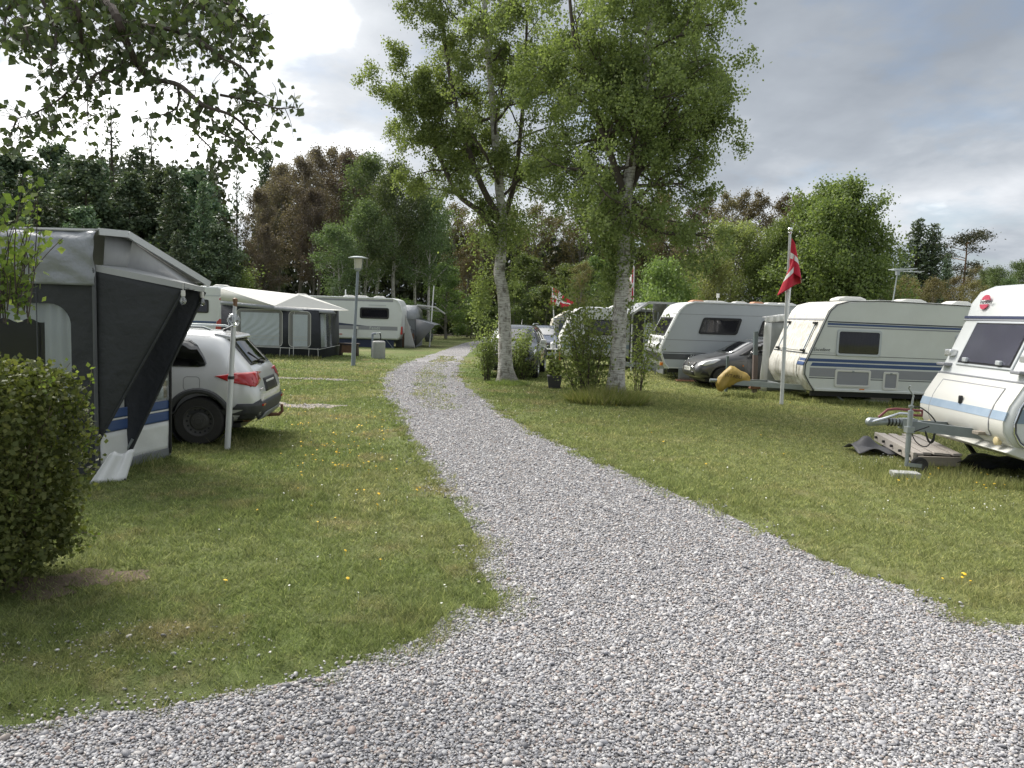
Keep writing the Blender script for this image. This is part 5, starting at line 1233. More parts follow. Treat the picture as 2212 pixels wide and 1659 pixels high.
# --- cream-roofed awning -------------------------------------------------------
def awning_cream():
    Y = 30.0; xl = W(478, 700, Y).x; xr = W(690, 776, Y).x; zr = 2.62; ze = 1.98; dp = 3.0; xb = xr + .1
    root = thing('caravan_awning', 'charcoal awning with cream roof and curtained windows beside the lamp post', 'awning', ((xl + xr) / 2, Y, 0)); cxw = (xl + xr) / 2
    L = xl - cxw; Rr = xr - cxw
    xk = L + (Rr - L) * .55     # kink where the roof turns down to the front
    zk = 1.98; zt = 2.45
    m = MB(); m.add([(L, -.05, 2.58), (xk, -.12, zk), (xk + .55, 1.3, zt), (L, .9, zr + .06)], [(0, 1, 2, 3)]); m.add([(L, .9, zr + .06), (xk + .55, 1.3, zt), (xk + .55, dp - .4, zt), (L, dp, zr)], [(0, 1, 2, 3)])
    m.add([(xk, -.12, zk), (Rr + .45, .15, ze - .10), (Rr + .50, dp, ze - .10), (xk + .55, dp - .4, zt), (xk + .55, 1.3, zt)], [(0, 1, 2, 4), (2, 3, 4)])
    m.build('roof', CREAM, root, smooth=None, solid=.02)
    v = MB(); v.add([(L, -.07, 2.58 - .62 + .02), (xk, -.14, zk - .16), (xk, -.125, zk + .0), (L, -.06, 2.12)], [(0, 1, 2, 3)]); v.add([(xk, -.14, zk - .16), (Rr + .62, .12, ze - .22), (Rr + .45, .14, ze - .09), (xk, -.125, zk)], [(0, 1, 2, 3)]); v.build('valance', GREYC, root, solid=.012)
    g = MB(); g.add([(L, -.055, 2.12), (xk, -.122, zk), (L, -.05, 2.58)], [(0, 1, 2)]); g.build('gable_panel', CREAM, root, solid=.012)
    wl = MB(); wl.add([(L, 0, 0), (Rr, 0, 0), (Rr - .06, 0, ze - .12), (xk, 0, zk - .06), (L, 0, 2.05)], [(0, 1, 2, 3, 4)]); wl.build('side_wall', NAVYC, root, solid=.02)
    fw = MB(); fw.add([(Rr, .02, 0), (Rr + .1, dp, 0), (Rr + .04, dp, ze - .12), (Rr - .06, .02, ze - .12)], [(0, 1, 2, 3)]); fw.build('front_wall', NAVYC, root, solid=.02)
    GREYW = mat('taupe_border', (.20, .195, .19), .7)
    def pane(x0, x1, z0, z1, nm):
        f = MB().prism(rrect(x0, x1, z0, z1, .16), 'y', -.026, -.012).build(nm, GREYW, root, smooth=None)
        MB().path([(p[0], -.03, p[1]) for p in rrect(x0, x1, z0, z1, .16) + rrect(x0, x1, z0, z1, .16)[:1]], .011, 5).build('piping', PIPING, f)
        MB().grid(lambda u, v: (x0 + .16 + u * (x1 - x0 - .28), -.038 + .010 * math.sin(26 * u - 22 * v + 2 * math.sin(7 * v)) * (1 if x1 - x0 > 1.1 else .3), z0 + .03 + v * (z1 - z0 - .15)), 50, 30).build('curtain', CURT, f, smooth=80)
        MB().bx(x0 + .17, x1 - .13, -.052, -.05, z0 + .26, z0 + .30).bx(x0 + .17, x1 - .13, -.052, -.05, z0 + .38, z0 + .42).build('print_stripe', PIPING, f)
        MB().prism(rrect(x0 + .10, x1 - .08, z0 + .02, z1 - .08, .10), 'y', -.058, -.054).build('vinyl_pane', CLEAR, f, smooth=None)
    s = (Rr - L) / 212.
    pane(L + 34 * s, L + 132 * s, .42, 1.83, 'window'); pane(L + 146 * s, L + 193 * s, .42, 1.80, 'window')
    for k, a in ((128, 127), (135, 156), (148, 147), (190, 189), (209, 210)): MB().path([(L + a * s, -.035, 0.02), (L + (k if k != 135 else 158) * s, -.035, .40 if k != 135 else 1.80)], .011, 5).build('piping', PIPING, root)
    MB().path([(L + 34 * s, -.035, .40), (Rr, -.035, .36), (Rr + .1, dp, .40)], .012, 5).build('piping', PIPING, root)
    for k, y0 in enumerate((.22, 1.05, 1.9)):
        f = MB().add([(Rr + .015, y0, .42), (Rr + .045, y0 + .72, .42), (Rr + .0, y0 + .72, 1.72), (Rr - .03, y0, 1.72)], [(0, 1, 2, 3)]).build('front_window', CURT, root, solid=.012)
        MB().add([(Rr + .035, y0 - .05, .38), (Rr + .065, y0 + .77, .38), (Rr + .02, y0 + .77, 1.76), (Rr - .01, y0 - .05, 1.76)], [(0, 1, 2, 3)]).build('vinyl_pane', CLEAR, f, solid=.004)
    return root
awning_cream()
q = G(738, 772); st = thing('wooden_stool', 'low dark wooden bench box beside the cream-roofed awning', 'stool', (q.x, q.y + 1.4, 0))
MB().bx(-.42, .42, -.2, .2, .46, .52).build('seat', WOODD, st, bevel=.01)
for s in (-1, 1): MB().prism([(s * .30, 0), (s * .40, 0), (s * .36, .46), (s * .26, .46)], 'y', -.17, .17).build('side_panel', WOODD, st)
MB().bx(-.3, .3, -.16, -.12, .12, .44).build('front_panel', WOODB, st)

# --- far grey awning with picket fence ------------------------------------------
def awning_far():
    Y = 41.6; xl = W(868, 700, Y).x; xc = W(898, 700, Y).x; xr = W(940, 700, Y).x; root = thing('caravan_awning', 'grey awning with angled wing and small picket fence beyond the long white caravan', 'awning', (xc, Y, 0))
    L = xl - xc - .3; t = W(898, 660, Y).z; cz = W(898, 690, Y).z; rx = xr - xc
    MB().bx(L, 0, 0, .03, 0, cz).bx(-.02, .02, 0, 3.0, 0, cz).build('side_wall', mat('mid_grey_canvas', (.20, .21, .225), .8), root)
    MB().add([(L, -.02, cz), (0, -.02, cz), (0, .5, t), (L, .5, t)], [(0, 1, 2, 3)]).add([(L, .5, t), (0, .5, t), (1.0, 3.2, t - .3), (L, 3.2, t)], [(0, 1, 2, 3)]).add([(0, -.02, cz), (0, .5, t), (0, 3, t - .3), (0, 3, cz)], [(0, 1, 2, 3)]).build('roof', GREYC, root, solid=.03)
    MB().path([(0, .4, t + .02), (.9, 1.2, t - .05), (1.35, 2.2, t - .40)], .05, 5).build('roof_rail', PALEC, root)
    MB().add([(0, -.03, cz), (rx, .0, cz - .28), (.12, -.03, .12), (0, -.03, .12)], [(0, 1, 2, 3)]).build('side_wing', mat('wing_canvas', (.16, .165, .175), .8), root, solid=.02)
    MB().add([(0, -.03, cz + .01), (rx, 0, cz - .27), (rx, 2.6, cz - .27), (0, 3, cz + .01)], [(0, 1, 2, 3)]).build('canopy', GREYC, root, solid=.02)
    wd = MB().prism(rrect(L + .25, -.25, .75, cz - .35, .08), 'y', -.02, -.005).build('window', CURT, root); MB().bx(L + .25, -.25, -.03, -.024, 1.0, 1.05).build('print_stripe', PIPING, wd); MB().prism(rrect(L + .22, -.22, .72, cz - .32, .08), 'y', -.045, -.04).build('vinyl_pane', CLEAR, wd, smooth=None)
    fx = W(870, 735, 40.9).x; f = thing('picket_fence', 'small brown picket fence in front of the far grey awning', 'fence', (fx, 40.9, 0)); n = 15; Lf = W(893, 735, 40.9).x - fx
    for i in range(n): x = Lf * i / (n - 1); MB().prism([(x - .025, .03), (x + .025, .03), (x + .025, .72), (x, .78), (x - .025, .72)], 'y', -.012, .012).build('picket', WOODB, f)
    for z in (.2, .6): MB().bx(-.04, Lf + .04, .013, .04, z, z + .06).build('rail', WOODB, f)
awning_far()
# pale awning flap at the rear corner of the long caravan, chair, poles, urn
Yc = 39.6; xa = W(872, 700, Yc).x
fl = MB().grid(lambda u, v: (u * .55 + v * .02 - .35 * v * u, .3 * u, (1 - v) * 0 + v * 1.75 * (1 - .35 * u) + .02), 10, 8).build('canvas_flap', mat('flap_canvas', (.30, .30, .30), .8, var=.2, scale=8), smooth=80, solid=.01); fl.location = (xa, Yc + .3, 0); tag(fl, 'grey canvas flap pegged down at the end of the long white caravan', 'canvas flap')
q = G(885, 752); ch = thing('garden_chair', 'black metal garden chair standing at the end of the long white caravan', 'chair', (q.x, q.y + .3, 0), R(20))
for sx in (-.25, .25):
    for sy in (-.22, .22): MB().path([(sx, sy, 0), (sx * .95, sy * .95, .44)] + ([(sx * .95, sy * 1.2, .92)] if sy > 0 else []), .016, 6).build('leg', BLACKP, ch)
    MB().path([(sx * .95, -.22, .44), (sx * 1.1, -.24, .64), (sx, .22, .66)], .014, 6).build('armrest', BLACKP, ch)
MB().bx(-.26, .26, -.24, .24, .42, .45).build('seat', BLACKP, ch, bevel=.01)
bk = MB().path([(-.24, .26, .92), (0, .27, .98), (.24, .26, .92)], .014, 6)
for i in range(5): bk.path([(-.18 + .09 * i, .22, .45), (-.18 + .09 * i, .26, .94)], .008, 5)
bk.build('backrest', BLACKP, ch)
def pole(name, label, base, topz, r, m, lean=(0, 0), cat='pole'):
    root = thing(name, label, cat, base); MB().path([(0, 0, 0), (lean[0] * .5, lean[1] * .5, topz * .5), (lean[0], lean[1], topz)], [r, r, r * .85], 10).build('shaft', m, root); return root
q = G(905, 742); pole('pole', 'thin short white pole beside the black garden chair', (q.x, q.y, 0), 2.0, .03, POLEW, (.08, 0))
q = W(926, 740, 42.); pole('pole', 'tall bare white pole behind the far grey awning', (q.x, 42.4, 0), W(930, 617, 42.4).z, .035, POLEW, (.18, 0))
q = G(926, 738); un = thing('garden_urn', 'round dark plant urn by the far grey awning', 'urn', (q.x, q.y, 0)); MB().lathe([(.001, 0), (.18, 0), (.27, .2), (.30, .4), (.24, .52), (.26, .56), (.22, .56), (.2, .50)], n=20).build('pot', mat('dark_grey_glaze', (.08, .085, .09), .5), un)
leaves('plant', np.random.default_rng(1).normal(0, .12, (120, 3)) + np.array([0, 0, .66]), .14, np.random.default_rng(1), L_SPRUCE, un, .04)

# --- lamp posts --------------------------------------------------------------------
LAMPB = mat('lamp_post_blue_grey', (.22, .25, .295), .55, var=.12, scale=6)
def lamp(label, base, H, s=1.):
    root = thing('lamp_post', label, 'lamp post', base, group='lamp posts by the path')
    MB().path([(0, 0, 0), (.02, 0, .95)], .075 * s, 14).path([(.02, 0, .95), (.03, 0, 1.05)], [.075 * s, .05 * s], 14).path([(.03, 0, 1.05), (.12, 0, H - .50)], [.05 * s, .045 * s], 14).build('post', LAMPB, root)
    x = .125; hd = MB().lathe([(.05, H - .52), (.09, H - .48), (.09, H - .44), (.14, H - .44), (.14, H - .42)], (x, 0, 0), 'z', 18).build('lamp_neck', GALV, root)
    MB().lathe([(.12, H - .43), (.145, H - .09), (.001, H - .09)], (x, 0, 0), 'z', 18).build('lamp_glass', mat('milky_lamp_glass', (.60, .58, .50), .25, var=.1) if 'milky_lamp_glass' not in bpy.data.materials else bpy.data.materials['milky_lamp_glass'], hd, smooth=60)
    for k in range(3): a = k * 2.09; MB().path([(x + .15 * math.cos(a), .15 * math.sin(a), H - .44), (x + .16 * math.cos(a), .16 * math.sin(a), H - .05)], .008, 5).build('cage_bar', GALV, hd)
    MB().lathe([(.001, H), (.14, H - .01), (.33, H - .055), (.335, H - .075), (.14, H - .07), (.001, H - .06)], (x, 0, 0), 'z', 24).build('lamp_hood', GALV, root, smooth=50)
q = G(763, 790); lamp('blue-grey lamp post in front of the long white caravan', (q.x, q.y, 0), W(771, 553, q.y).z)
q = G(979, 722); lamp('far lamp post at the end of the path before the wood', (q.x, q.y, 0), W(983, 636, q.y).z, 1.2)
q = G(804, 772); wp = thing('water_standpipe', 'grey water tap post next to the round concrete bollard', 'water tap', (q.x, q.y, 0))
MB().path(spline([(0, 0, 0), (0, 0, .86), (.04, 0, .97), (.14, 0, .98)], 5), .045, 10).build('pipe', LAMPB, wp); MB().path([(.30, .05, 1.0), (.33, .05, .86), (.31, .05, .5)], .025, 8).build('hose', BLACKP, wp); MB().path([(.14, 0, .98), (.33, .05, 1.02)], .02, 8).build('tap', GALV, wp)
q = G(818, 774); cb = MB().lathe([(.001, 0), (.25, 0), (.262, .05), (.26, .66), (.22, .70), (.001, .71)], n=24).build('concrete_bollard', CONC, smooth=40); cb.location = (q.x, q.y, 0); tag(cb, 'squat round concrete bollard beside the water tap post', 'bollard')

# ------------------------------------------------------------------ near charcoal awning
def awning_near():
    Y1 = 8.7; P0 = W(205, 600, Y1); root = thing('caravan_awning', 'large charcoal awning with grey roof and angled porch wings behind the bush', 'awning', (P0.x, Y1, 0))
    ox = P0.x; L = -3.6     # wall runs to the left of the corner post
    zt = W(205, 500, Y1).z; zf = W(205, 611, Y1).z
    # main wall with a real opening
    wx0, wx1 = W(-260, 650, Y1).x - ox, W(152, 650, Y1).x - ox; wz1 = W(100, 655, Y1).z; wz0 = .80
    out = [(L, .0), (0, .0), (0, zf + .05), (L, zf + .05)]
    inn = rrect(wx0, wx1, wz0, wz1, .24, 6)
    m = MB(); n = len(inn)
    # wall as strips round the opening
    m.bx(L, wx0, 0, .012, 0, zf + .05).bx(wx1, 0, 0, .012, 0, zf + .05).bx(wx0, wx1, 0, .012, wz1, zf + .05).bx(wx0, wx1, 0, .012, 0, wz0)
    for cx_, cz_, sx, sz in ((wx1, wz1, -1, -1), (wx0, wz1, 1, -1)):
        a = [(cx_, cz_)] + [(cx_ + sx * .24 - sx * .24 * math.sin(R(90 * i / 8)), cz_ + sz * .24 - sz * .24 * math.cos(R(90 * i / 8))) for i in range(9)]
        m.prism(a, 'y', .001, .0115)
    m.build('end_wall', CHAR, root, smooth=None)
    MB().path([(p[0], -.004, p[1]) for p in inn if p[1] > wz0 + .3][:], .012, 6).build('window_piping', mat('dark_piping', (.10, .105, .11), .6), root) if False else None
    c1 = MB().grid(lambda u, v: (wx1 - .33 + u * .36, .05 + .012 * math.sin(u * 19 + v), wz0 - .05 + v * (wz1 - wz0 + .05)), 24, 4).build('side_curtain', mat('grey_white_curtain', (.46, .48, .47), .8, var=.08), root, smooth=80)
    MB().grid(lambda u, v: (wx0 + u * (wx1 - wx0 - .33), .06 + .010 * math.sin(u * 90), wz1 - .20 - .02 * math.sin(u * 40) + v * .25), 120, 3).build('curtain_valance', bpy.data.materials['grey_white_curtain'], root, smooth=80)
    MB().prism(rrect(wx0 - .02, wx1 + .02, wz0 - .02, wz1 + .02, .22), 'y', .020, .024).build('vinyl_pane', CLEAR, root, smooth=None)
    MB().bx(wx0 - .2, wx1 + .2, .9, .95, 0, 2.2).build('inner_partition', INTER, root)
    MB().path([(-.66, -.004, .3), (-.66, -.004, zf)], .006, 5).path([(L, -.004, wz1 + .11), (-.66, -.004, wz1 + .11)], .006, 5).build('wall_seam', mat('seam_tape', (.075, .08, .088), .7), root)
    # grey coated roof skirt that drops over the top of the wall, slightly wrinkled
    def skirt(u, v):
        x = L + u * (-L + .02); z = zf - .03 + v * (zt - zf + .03)
        wr = .018 * math.sin(9 * u * 6 + 14 * v) * math.exp(-(1 - u) * 6) + .012 * math.sin(25 * u + 5 * v) + .02 * math.exp(-((v - .22) / .08) ** 2) * (.5 + .5 * math.sin(u * 31))
        return (x, -.035 - .07 * math.sin(v * math.pi) * .5 + .42 * max(0, v - .86) + wr, z)
    MB().grid(skirt, 70, 22).build('roof_skirt', GREYC, root, smooth=80, solid=.006)
    MB().path([(L, .02, zt + .015), (0, .02, zt + .01)], .014, 6).build('roof_bead', PALEC, root)
    # mono-pitch roof behind, aluminium verge rail, gable panel below it
    r0 = W(213, 500, Y1 + .05); r1 = W(276, 506, 9.0); r2 = W(452, 614, 10.05)
    o = Vector((ox, Y1, 0)); a0, a1, a2 = r0 - o, r1 - o, r2 - o
    MB().add([(L, .04, zt), (a0.x, .04, a0.z + .02), (a1.x, a1.y, a1.z + .02), (a2.x, a2.y, a2.z + .02), (a2.x - 3.4, a2.y + .9, a2.z + .02), (L, a1.y, zt)], [(0, 1, 2, 5), (5, 2, 3, 4)]).build('roof', PALEC, root, smooth=None, solid=.02)
    rail = MB(); rail.beam(a0, a1, .04, .075).beam(a1, a2, .04, .075); rl = rail.build('verge_rail', mat('dull_aluminium', (.52, .535, .54), .4, metal=.5, var=.08), root)
    for i in range(9):
        q = a1.lerp(a2, (i + .4) / 9); MB().lathe([(.001, -.026), (.009, -.024), (.009, -.018)], (q.x, q.y - .002, q.z), 'y', 8).build('rivet', BLACKP, rl)
    A = W(205, 573, Y1 + .03) - o; C = W(397, 612, 8.95) - o; B = W(441, 622, 9.45) - o; D = Vector((.12, .45, A.z))
    MB().add([tuple(a0 + Vector((.02, .10, -.03))), tuple(a1 + Vector((-.02, .12, -.06))), tuple(a2 + Vector((-.12, .15, -.06))), tuple(B + Vector((-.2, .12, -.03))), tuple(D + Vector((0, .02, -.02))), tuple(A + Vector((.03, .12, 0)))], [(0, 1, 2, 3, 4, 5)]).build('gable_panel', mat('wrinkled_grey', (.33, .335, .335), .6, var=.12, scale=6, stretch=(4, 4, .5)), root, solid=.008)
    # porch canopy and its two tapering wings
    cn = MB(); cn.add([tuple(A), tuple(C), tuple(B), tuple(D + Vector((.05, .12, .0)))], [(0, 1, 2, 3)]); cn.build('porch_canopy', PALEC, root, smooth=None, solid=.012)
    lip = MB().beam(A + Vector((0, -.01, -.03)), C + Vector((0, -.01, -.03)), .012, .07).beam(C + Vector((.005, 0, -.02)), B + Vector((0, 0, -.02)), .012, .05); lip.build('canopy_lip', PALEC, root)
    F1 = W(208, 950, Y1 + .02) - o; F2 = W(270, 985, 9.15) - o
    def wing(Aw, Cw, Fw, nm, mm, bl):
        def fn(u, v):     # v: 0 bottom .. 1 top, u: along the tapering width
            p = Fw.lerp(Aw, v); q = Fw.lerp(Cw, v) + Vector((.03, 0, 0)) * (1 - v); r_ = p.lerp(q, u); bul = bl * math.sin(u * math.pi) * math.sin(v * math.pi)
            return (r_.x, r_.y - bul, r_.z)
        return MB().grid(fn, 12, 24).build(nm, mm, root, smooth=80, solid=.01)
    A1 = Vector((A.x + .0, .02, A.z - .05)); w1 = wing(A1, C + Vector((0, 0, -.06)), F1, 'porch_wing', CHAR, .05)
    w2 = wing(Vector((F2.x, .45, A.z - .12)), B + Vector((0, 0, -.05)), F2, 'porch_wing', NAVYC, -.05)
    MB().path([tuple(C + Vector((.01, 0, -.06))), tuple(F1 + Vector((.04, 0, 0)))], .014, 8).build('wing_pole', CHAR, w1)
    MB().path([tuple(B + Vector((.01, 0, -.05))), tuple(F2 + Vector((.04, 0, .0)))], .016, 8).build('wing_pole', CHAR, w2); MB().path([tuple(B.lerp(F2, .90)), tuple(F2 + Vector((-.03, 0, -.02)))], .018, 8).build('pole_end', GALV, w2)
    MB().path([(0, -.02, 0), (0, -.02, A.z)], .022, 8).build('corner_post', mat('dark_pole', (.08, .085, .09), .5), root)
    # front wall behind the wings: white and blue base, curtained window
    E0 = Vector((.0, .03, 0)); E1 = W(367, 990, 9.95) - o; E1.z = 0
    dx, dy = E1.x - E0.x, E1.y - E0.y
    def fw(u0, u1, z0, z1, off, nm, mm, par=root, wob=0.):
        n_ = Vector((dy, -dx)).normalized() * off
        return MB().grid(lambda u, v: (E0.x + dx * (u0 + (u1 - u0) * u) + n_.x * (1 + wob * math.sin(u * 17 + v * 5)), E0.y + dy * (u0 + (u1 - u0) * u) + n_.y * (1 + wob * math.sin(u * 17 + v * 5)), z0 + (z1 - z0) * v), 24, 6).build(nm, mm, par, smooth=80, solid=.006)
    fw(0, 1, 0, 2.3, -.01, 'front_wall', mat('light_grey_canvas', (.38, .39, .385), .7, var=.1))
    fw(0, 1, .10, .47, .010, 'white_base', WHITEPVC, wob=.5); fw(0, 1, .0, .12, .016, 'mud_flap', mat('mud_flap_grey', (.17, .18, .185), .6)); fw(0, 1, .48, .60, .012, 'blue_band', BLUEB); fw(0, 1, .605, .625, .012, 'white_line', PIPING); fw(0, 1, .63, .74, .012, 'blue_band', BLUEB)
    pw = fw(.42, .94, .78, 1.9, .012, 'front_window', mat('beige_interior', (.40, .34, .26), .8, var=.3)); fw(.58, .90, .78, 1.9, .022, 'curtain', CURT, pw, .6); fw(.42, .94, 1.00, 1.03, .032, 'print_stripe', PIPING, pw); fw(.42, .94, 1.09, 1.12, .032, 'print_stripe', PIPING, pw); fw(.40, .96, .76, 1.92, .04, 'vinyl_pane', CLEAR, pw)
    MB().path([(E1.x + .02, E1.y - .03, 0.05), (E1.x + .03, E1.y - .02, 2.2)], .02, 6).build('zip_edge', BLACKP, root)
    # loose white mud flap at the near corner
    q0 = G(192, 1046) - o; q1 = G(270, 1038) - o
    MB().grid(lambda u, v: (q0.x + (q1.x - q0.x) * u + .12 * v * (1 - u), q0.y + (q1.y - q0.y) * u + .22 * v + .02 * math.sin(u * 14), v * .30 + .02 * math.sin(u * 9) * v), 16, 8).build('ground_flap', WHITEPVC, root, smooth=80, solid=.006)
    MB().path([tuple(q1 + Vector((.0, 0, .01))), tuple(F2 + Vector((.0, 0, 0)))], .010, 5).build('guy_strap', BLACKP, root)
    return root, o + C, o + B
awn, ptC, ptB = awning_near()
for i, (p, lab) in enumerate(((ptC + Vector((0, -.02, -.10)), 'clear light bulb hanging from the porch corner of the charcoal awning'), (ptB + Vector((-.01, -.04, -.07)), 'clear light bulb hanging at the far tip of the awning porch'))):
    lb = thing('light_bulb', lab, 'light bulb', p, group='bulbs under the awning porch')
    MB().lathe([(.022, .02), (.026, -.03), (.022, -.05), (.001, .02)][:3], n=12).path([(0, 0, .02), (0, 0, .10)], .005, 5).build('socket', WHITEW, lb)
    MB().lathe([(.018, -.05), (.034, -.08), (.04, -.105), (.03, -.135), (.001, -.147)], n=16).build('glass_globe', glass_mat('bulb_glass', (.8, .82, .84), .3) if i == 0 else bpy.data.materials['bulb_glass'], lb, smooth=80)

# ------------------------------------------------------------------ cars
def car(name, label, loc, yaw, st, paint, wx, wr, ww, halfw, feats, clad=None, rimm=STEELB, holes=0, glass=CARGLASS):
    root = thing(name, label, 'car', loc, yaw)
    V = []; F = []; NR = 10
    for (x, zb, zl, zt, wb, wm, wt) in st:
        h = [(wb * .80, zb), (wb, zb + .05), (wm, zb + .35 * (zl - zb)), (wm, zb + .72 * (zl - zb)), (wm * .965, zl), (wt + (wm * .96 - wt) * .12, zl + (zt - zl) * .90), (wt * .80, zt - .004), (wt * .40, zt + .014)]
        ringp = [(-y_, z_) for y_, z_ in reversed(h)] + h
        V += [(x, y_, z_) for y_, z_ in ringp]
    n = 16; m = len(st)
    for i in range(m - 1):
        for k in range(n): k2 = (k + 1) % n; F.append((i * n + k, i * n + k2, (i + 1) * n + k2, (i + 1) * n + k))
    F += [tuple(range(n)), tuple(range((m - 1) * n, m * n))]
    tmp = MB().add(V, F).build('tmp', paint, smooth=None, sub=2)
    cut_o = []
    for x in wx:
        for s in (-1, 1):
            c = MB().tube((x, s * (halfw - .22), wr + .01), (x, s * (halfw + .3), wr + .01), wr * 1.17, None, 32).build('tmp_cut', paint); cut_o.append(c)
            md = tmp.modifiers.new('b', 'BOOLEAN'); md.object = c; md.operation = 'DIFFERENCE'; md.solver = 'EXACT'
    dg = bpy.context.evaluated_depsgraph_get(); ev = tmp.evaluated_get(dg); me = bpy.data.meshes.new_from_object(ev)
    for c in cut_o + [tmp]: bpy.data.objects.remove(c)
    me.materials.clear(); me.materials.append(paint); me.shade_smooth(); me.set_sharp_from_angle(angle=R(38))
    bd = link_mesh('body', me, root)
    bvh = BVHTree.FromPolygons([v.co for v in me.vertices], [p.vertices for p in me.polygons])
    def decal(nm, poly, ax, mm, off=.006, par=root, th=.008, sub=3, smooth=60):
        """project a 2-D outline on the body: ax 'y+','y-' (x,z), 'x+','x-' (y,z), 'z' (x,y)"""
        b_ = bmesh.new(); vs = [b_.verts.new((p[0], p[1], 0)) for p in poly]; b_.faces.new(vs)
        bmesh.ops.triangulate(b_, faces=b_.faces); bmesh.ops.subdivide_edges(b_, edges=b_.edges, cuts=sub, use_grid_fill=True); bmesh.ops.triangulate(b_, faces=b_.faces)
        s = -1 if ax.endswith('-') else 1
        for v in b_.verts:
            a, c = v.co.x, v.co.y
            o_, d_ = {'y': (Vector((a, 3 * s, c)), Vector((0, -s, 0))), 'x': (Vector((6 * s if s > 0 else -2, a, c)), Vector((-s, 0, 0))), 'z': (Vector((a, c, 4)), Vector((0, 0, -1)))}[ax[0]]
            hit = bvh.ray_cast(o_, d_)
            if hit[0] is None: hit = bvh.find_nearest(Vector((a, halfw * s, c)) if ax[0] == 'y' else (Vector((0 if s < 0 else st[-1][0], a, c)) if ax[0] == 'x' else Vector((a, c, 1.5))))
            nrm = hit[1] if hit[1].dot(d_) < 0 else -hit[1]
            v.co = hit[0] + nrm * off
        mm_ = bpy.data.meshes.new(nm); b_.normal_update(); b_.to_mesh(mm_); b_.free(); mm_.materials.append(mm); mm_.shade_smooth()
        o = link_mesh(nm, mm_, par); md = o.modifiers.new('s', 'SOLIDIFY'); md.thickness = th; md.offset = 0
        return o
    def line(nm, pts, ax, mm, r=.004, par=root):
        P = []
        s = -1 if ax.endswith('-') else 1
        sp = []
        for a, b in zip(pts, pts[1:]):
            for k in range(6): sp.append((a[0] + (b[0] - a[0]) * k / 6, a[1] + (b[1] - a[1]) * k / 6))
        sp.append(pts[-1])
        for a, c in sp:
            o_, d_ = {'y': (Vector((a, 3 * s, c)), Vector((0, -s, 0))), 'x': (Vector((6 if s > 0 else -2, a, c)), Vector((-s, 0, 0))), 'z': (Vector((a, c, 4)), Vector((0, 0, -1)))}[ax[0]]
            hit = bvh.ray_cast(o_, d_)
            if hit[0] is not None: P.append(hit[0])
        if len(P) > 1: MB().path(P, r, 5).build(nm, mm, par)
    for i, x in enumerate(wx):
        for s in (-1, 1):
            wheel(root, x, s * (halfw - ww / 2 - .005), wr, wr, ww, s, rimm, rim_r=.63, holes=holes)
            MB().lathe([(wr * 1.16, s * (halfw - .20)), (wr * 1.165, s * (halfw - .02))], (x, 0, wr + .01), 'y', 32).build('arch_liner', INTER, root)
            if clad:
                P_o = []
                for k in range(25):
                    t = R(-12 + 204 * k / 24); a, c = x + wr * 1.24 * math.cos(t), wr + .01 + wr * 1.24 * math.sin(t); hit = bvh.ray_cast(Vector((a, 3 * s, c)), Vector((0, -s, 0)))
                    yy = hit[0].y if hit[0] is not None and abs(hit[0].y) > halfw * .8 else s * halfw * .96
                    P_o.append(Vector((a, yy - s * .01, c)))
                MB().path(P_o, .042, 8).build('arch_cladding', clad, root)
    feats(root, decal, line, bvh)
    return root

SILVER = mat('silver_paint', (.70, .71, .715), .26, metal=.2, var=.03, coat=.9); GUNMETAL = mat('gunmetal_paint', (.085, .085, .088), .3, metal=.3, var=.04, coat=.9)
DARKCAR = mat('dark_car_paint', (.055, .057, .063), .2, metal=.35, var=.05, coat=1.); NAVYCAR = mat('navy_car_paint', (.03, .045, .09), .25, metal=.2, var=.05, coat=1.)
CLAD = mat('bumper_plastic', (.055, .057, .06), .6, var=.15, scale=12); SKID = mat('skid_plate', (.24, .25, .26), .5, var=.1)
PLATE = mat('number_plate', (.70, .70, .69), .4, var=.03)
SUV = [(.00, .50, .66, .70, .62, .70, .64), (.03, .40, .76, .82, .70, .78, .70), (.10, .34, .96, 1.03, .76, .84, .72), (.18, .32, 1.04, 1.13, .78, .86, .70), (.36, .30, 1.07, 1.33, .80, .875, .645), (.50, .29, 1.075, 1.50, .81, .88, .62), (.58, .28, 1.075, 1.565, .81, .885, .61),
       (.80, .27, 1.07, 1.60, .82, .885, .61), (1.3, .26, 1.06, 1.62, .82, .885, .61), (1.9, .25, 1.04, 1.62, .82, .885, .61), (2.45, .25, 1.03, 1.59, .82, .885, .60), (2.75, .25, 1.02, 1.46, .82, .885, .60), (3.05, .25, 1.01, 1.23, .82, .88, .64), (3.22, .25, 1.00, 1.09, .82, .88, .70),
       (3.6, .26, .95, 1.03, .80, .87, .70), (3.9, .28, .88, .97, .76, .84, .66), (4.08, .32, .78, .86, .66, .76, .60), (4.16, .44, .66, .70, .55, .66, .55), (4.175, .50, .62, .64, .50, .6, .5)]
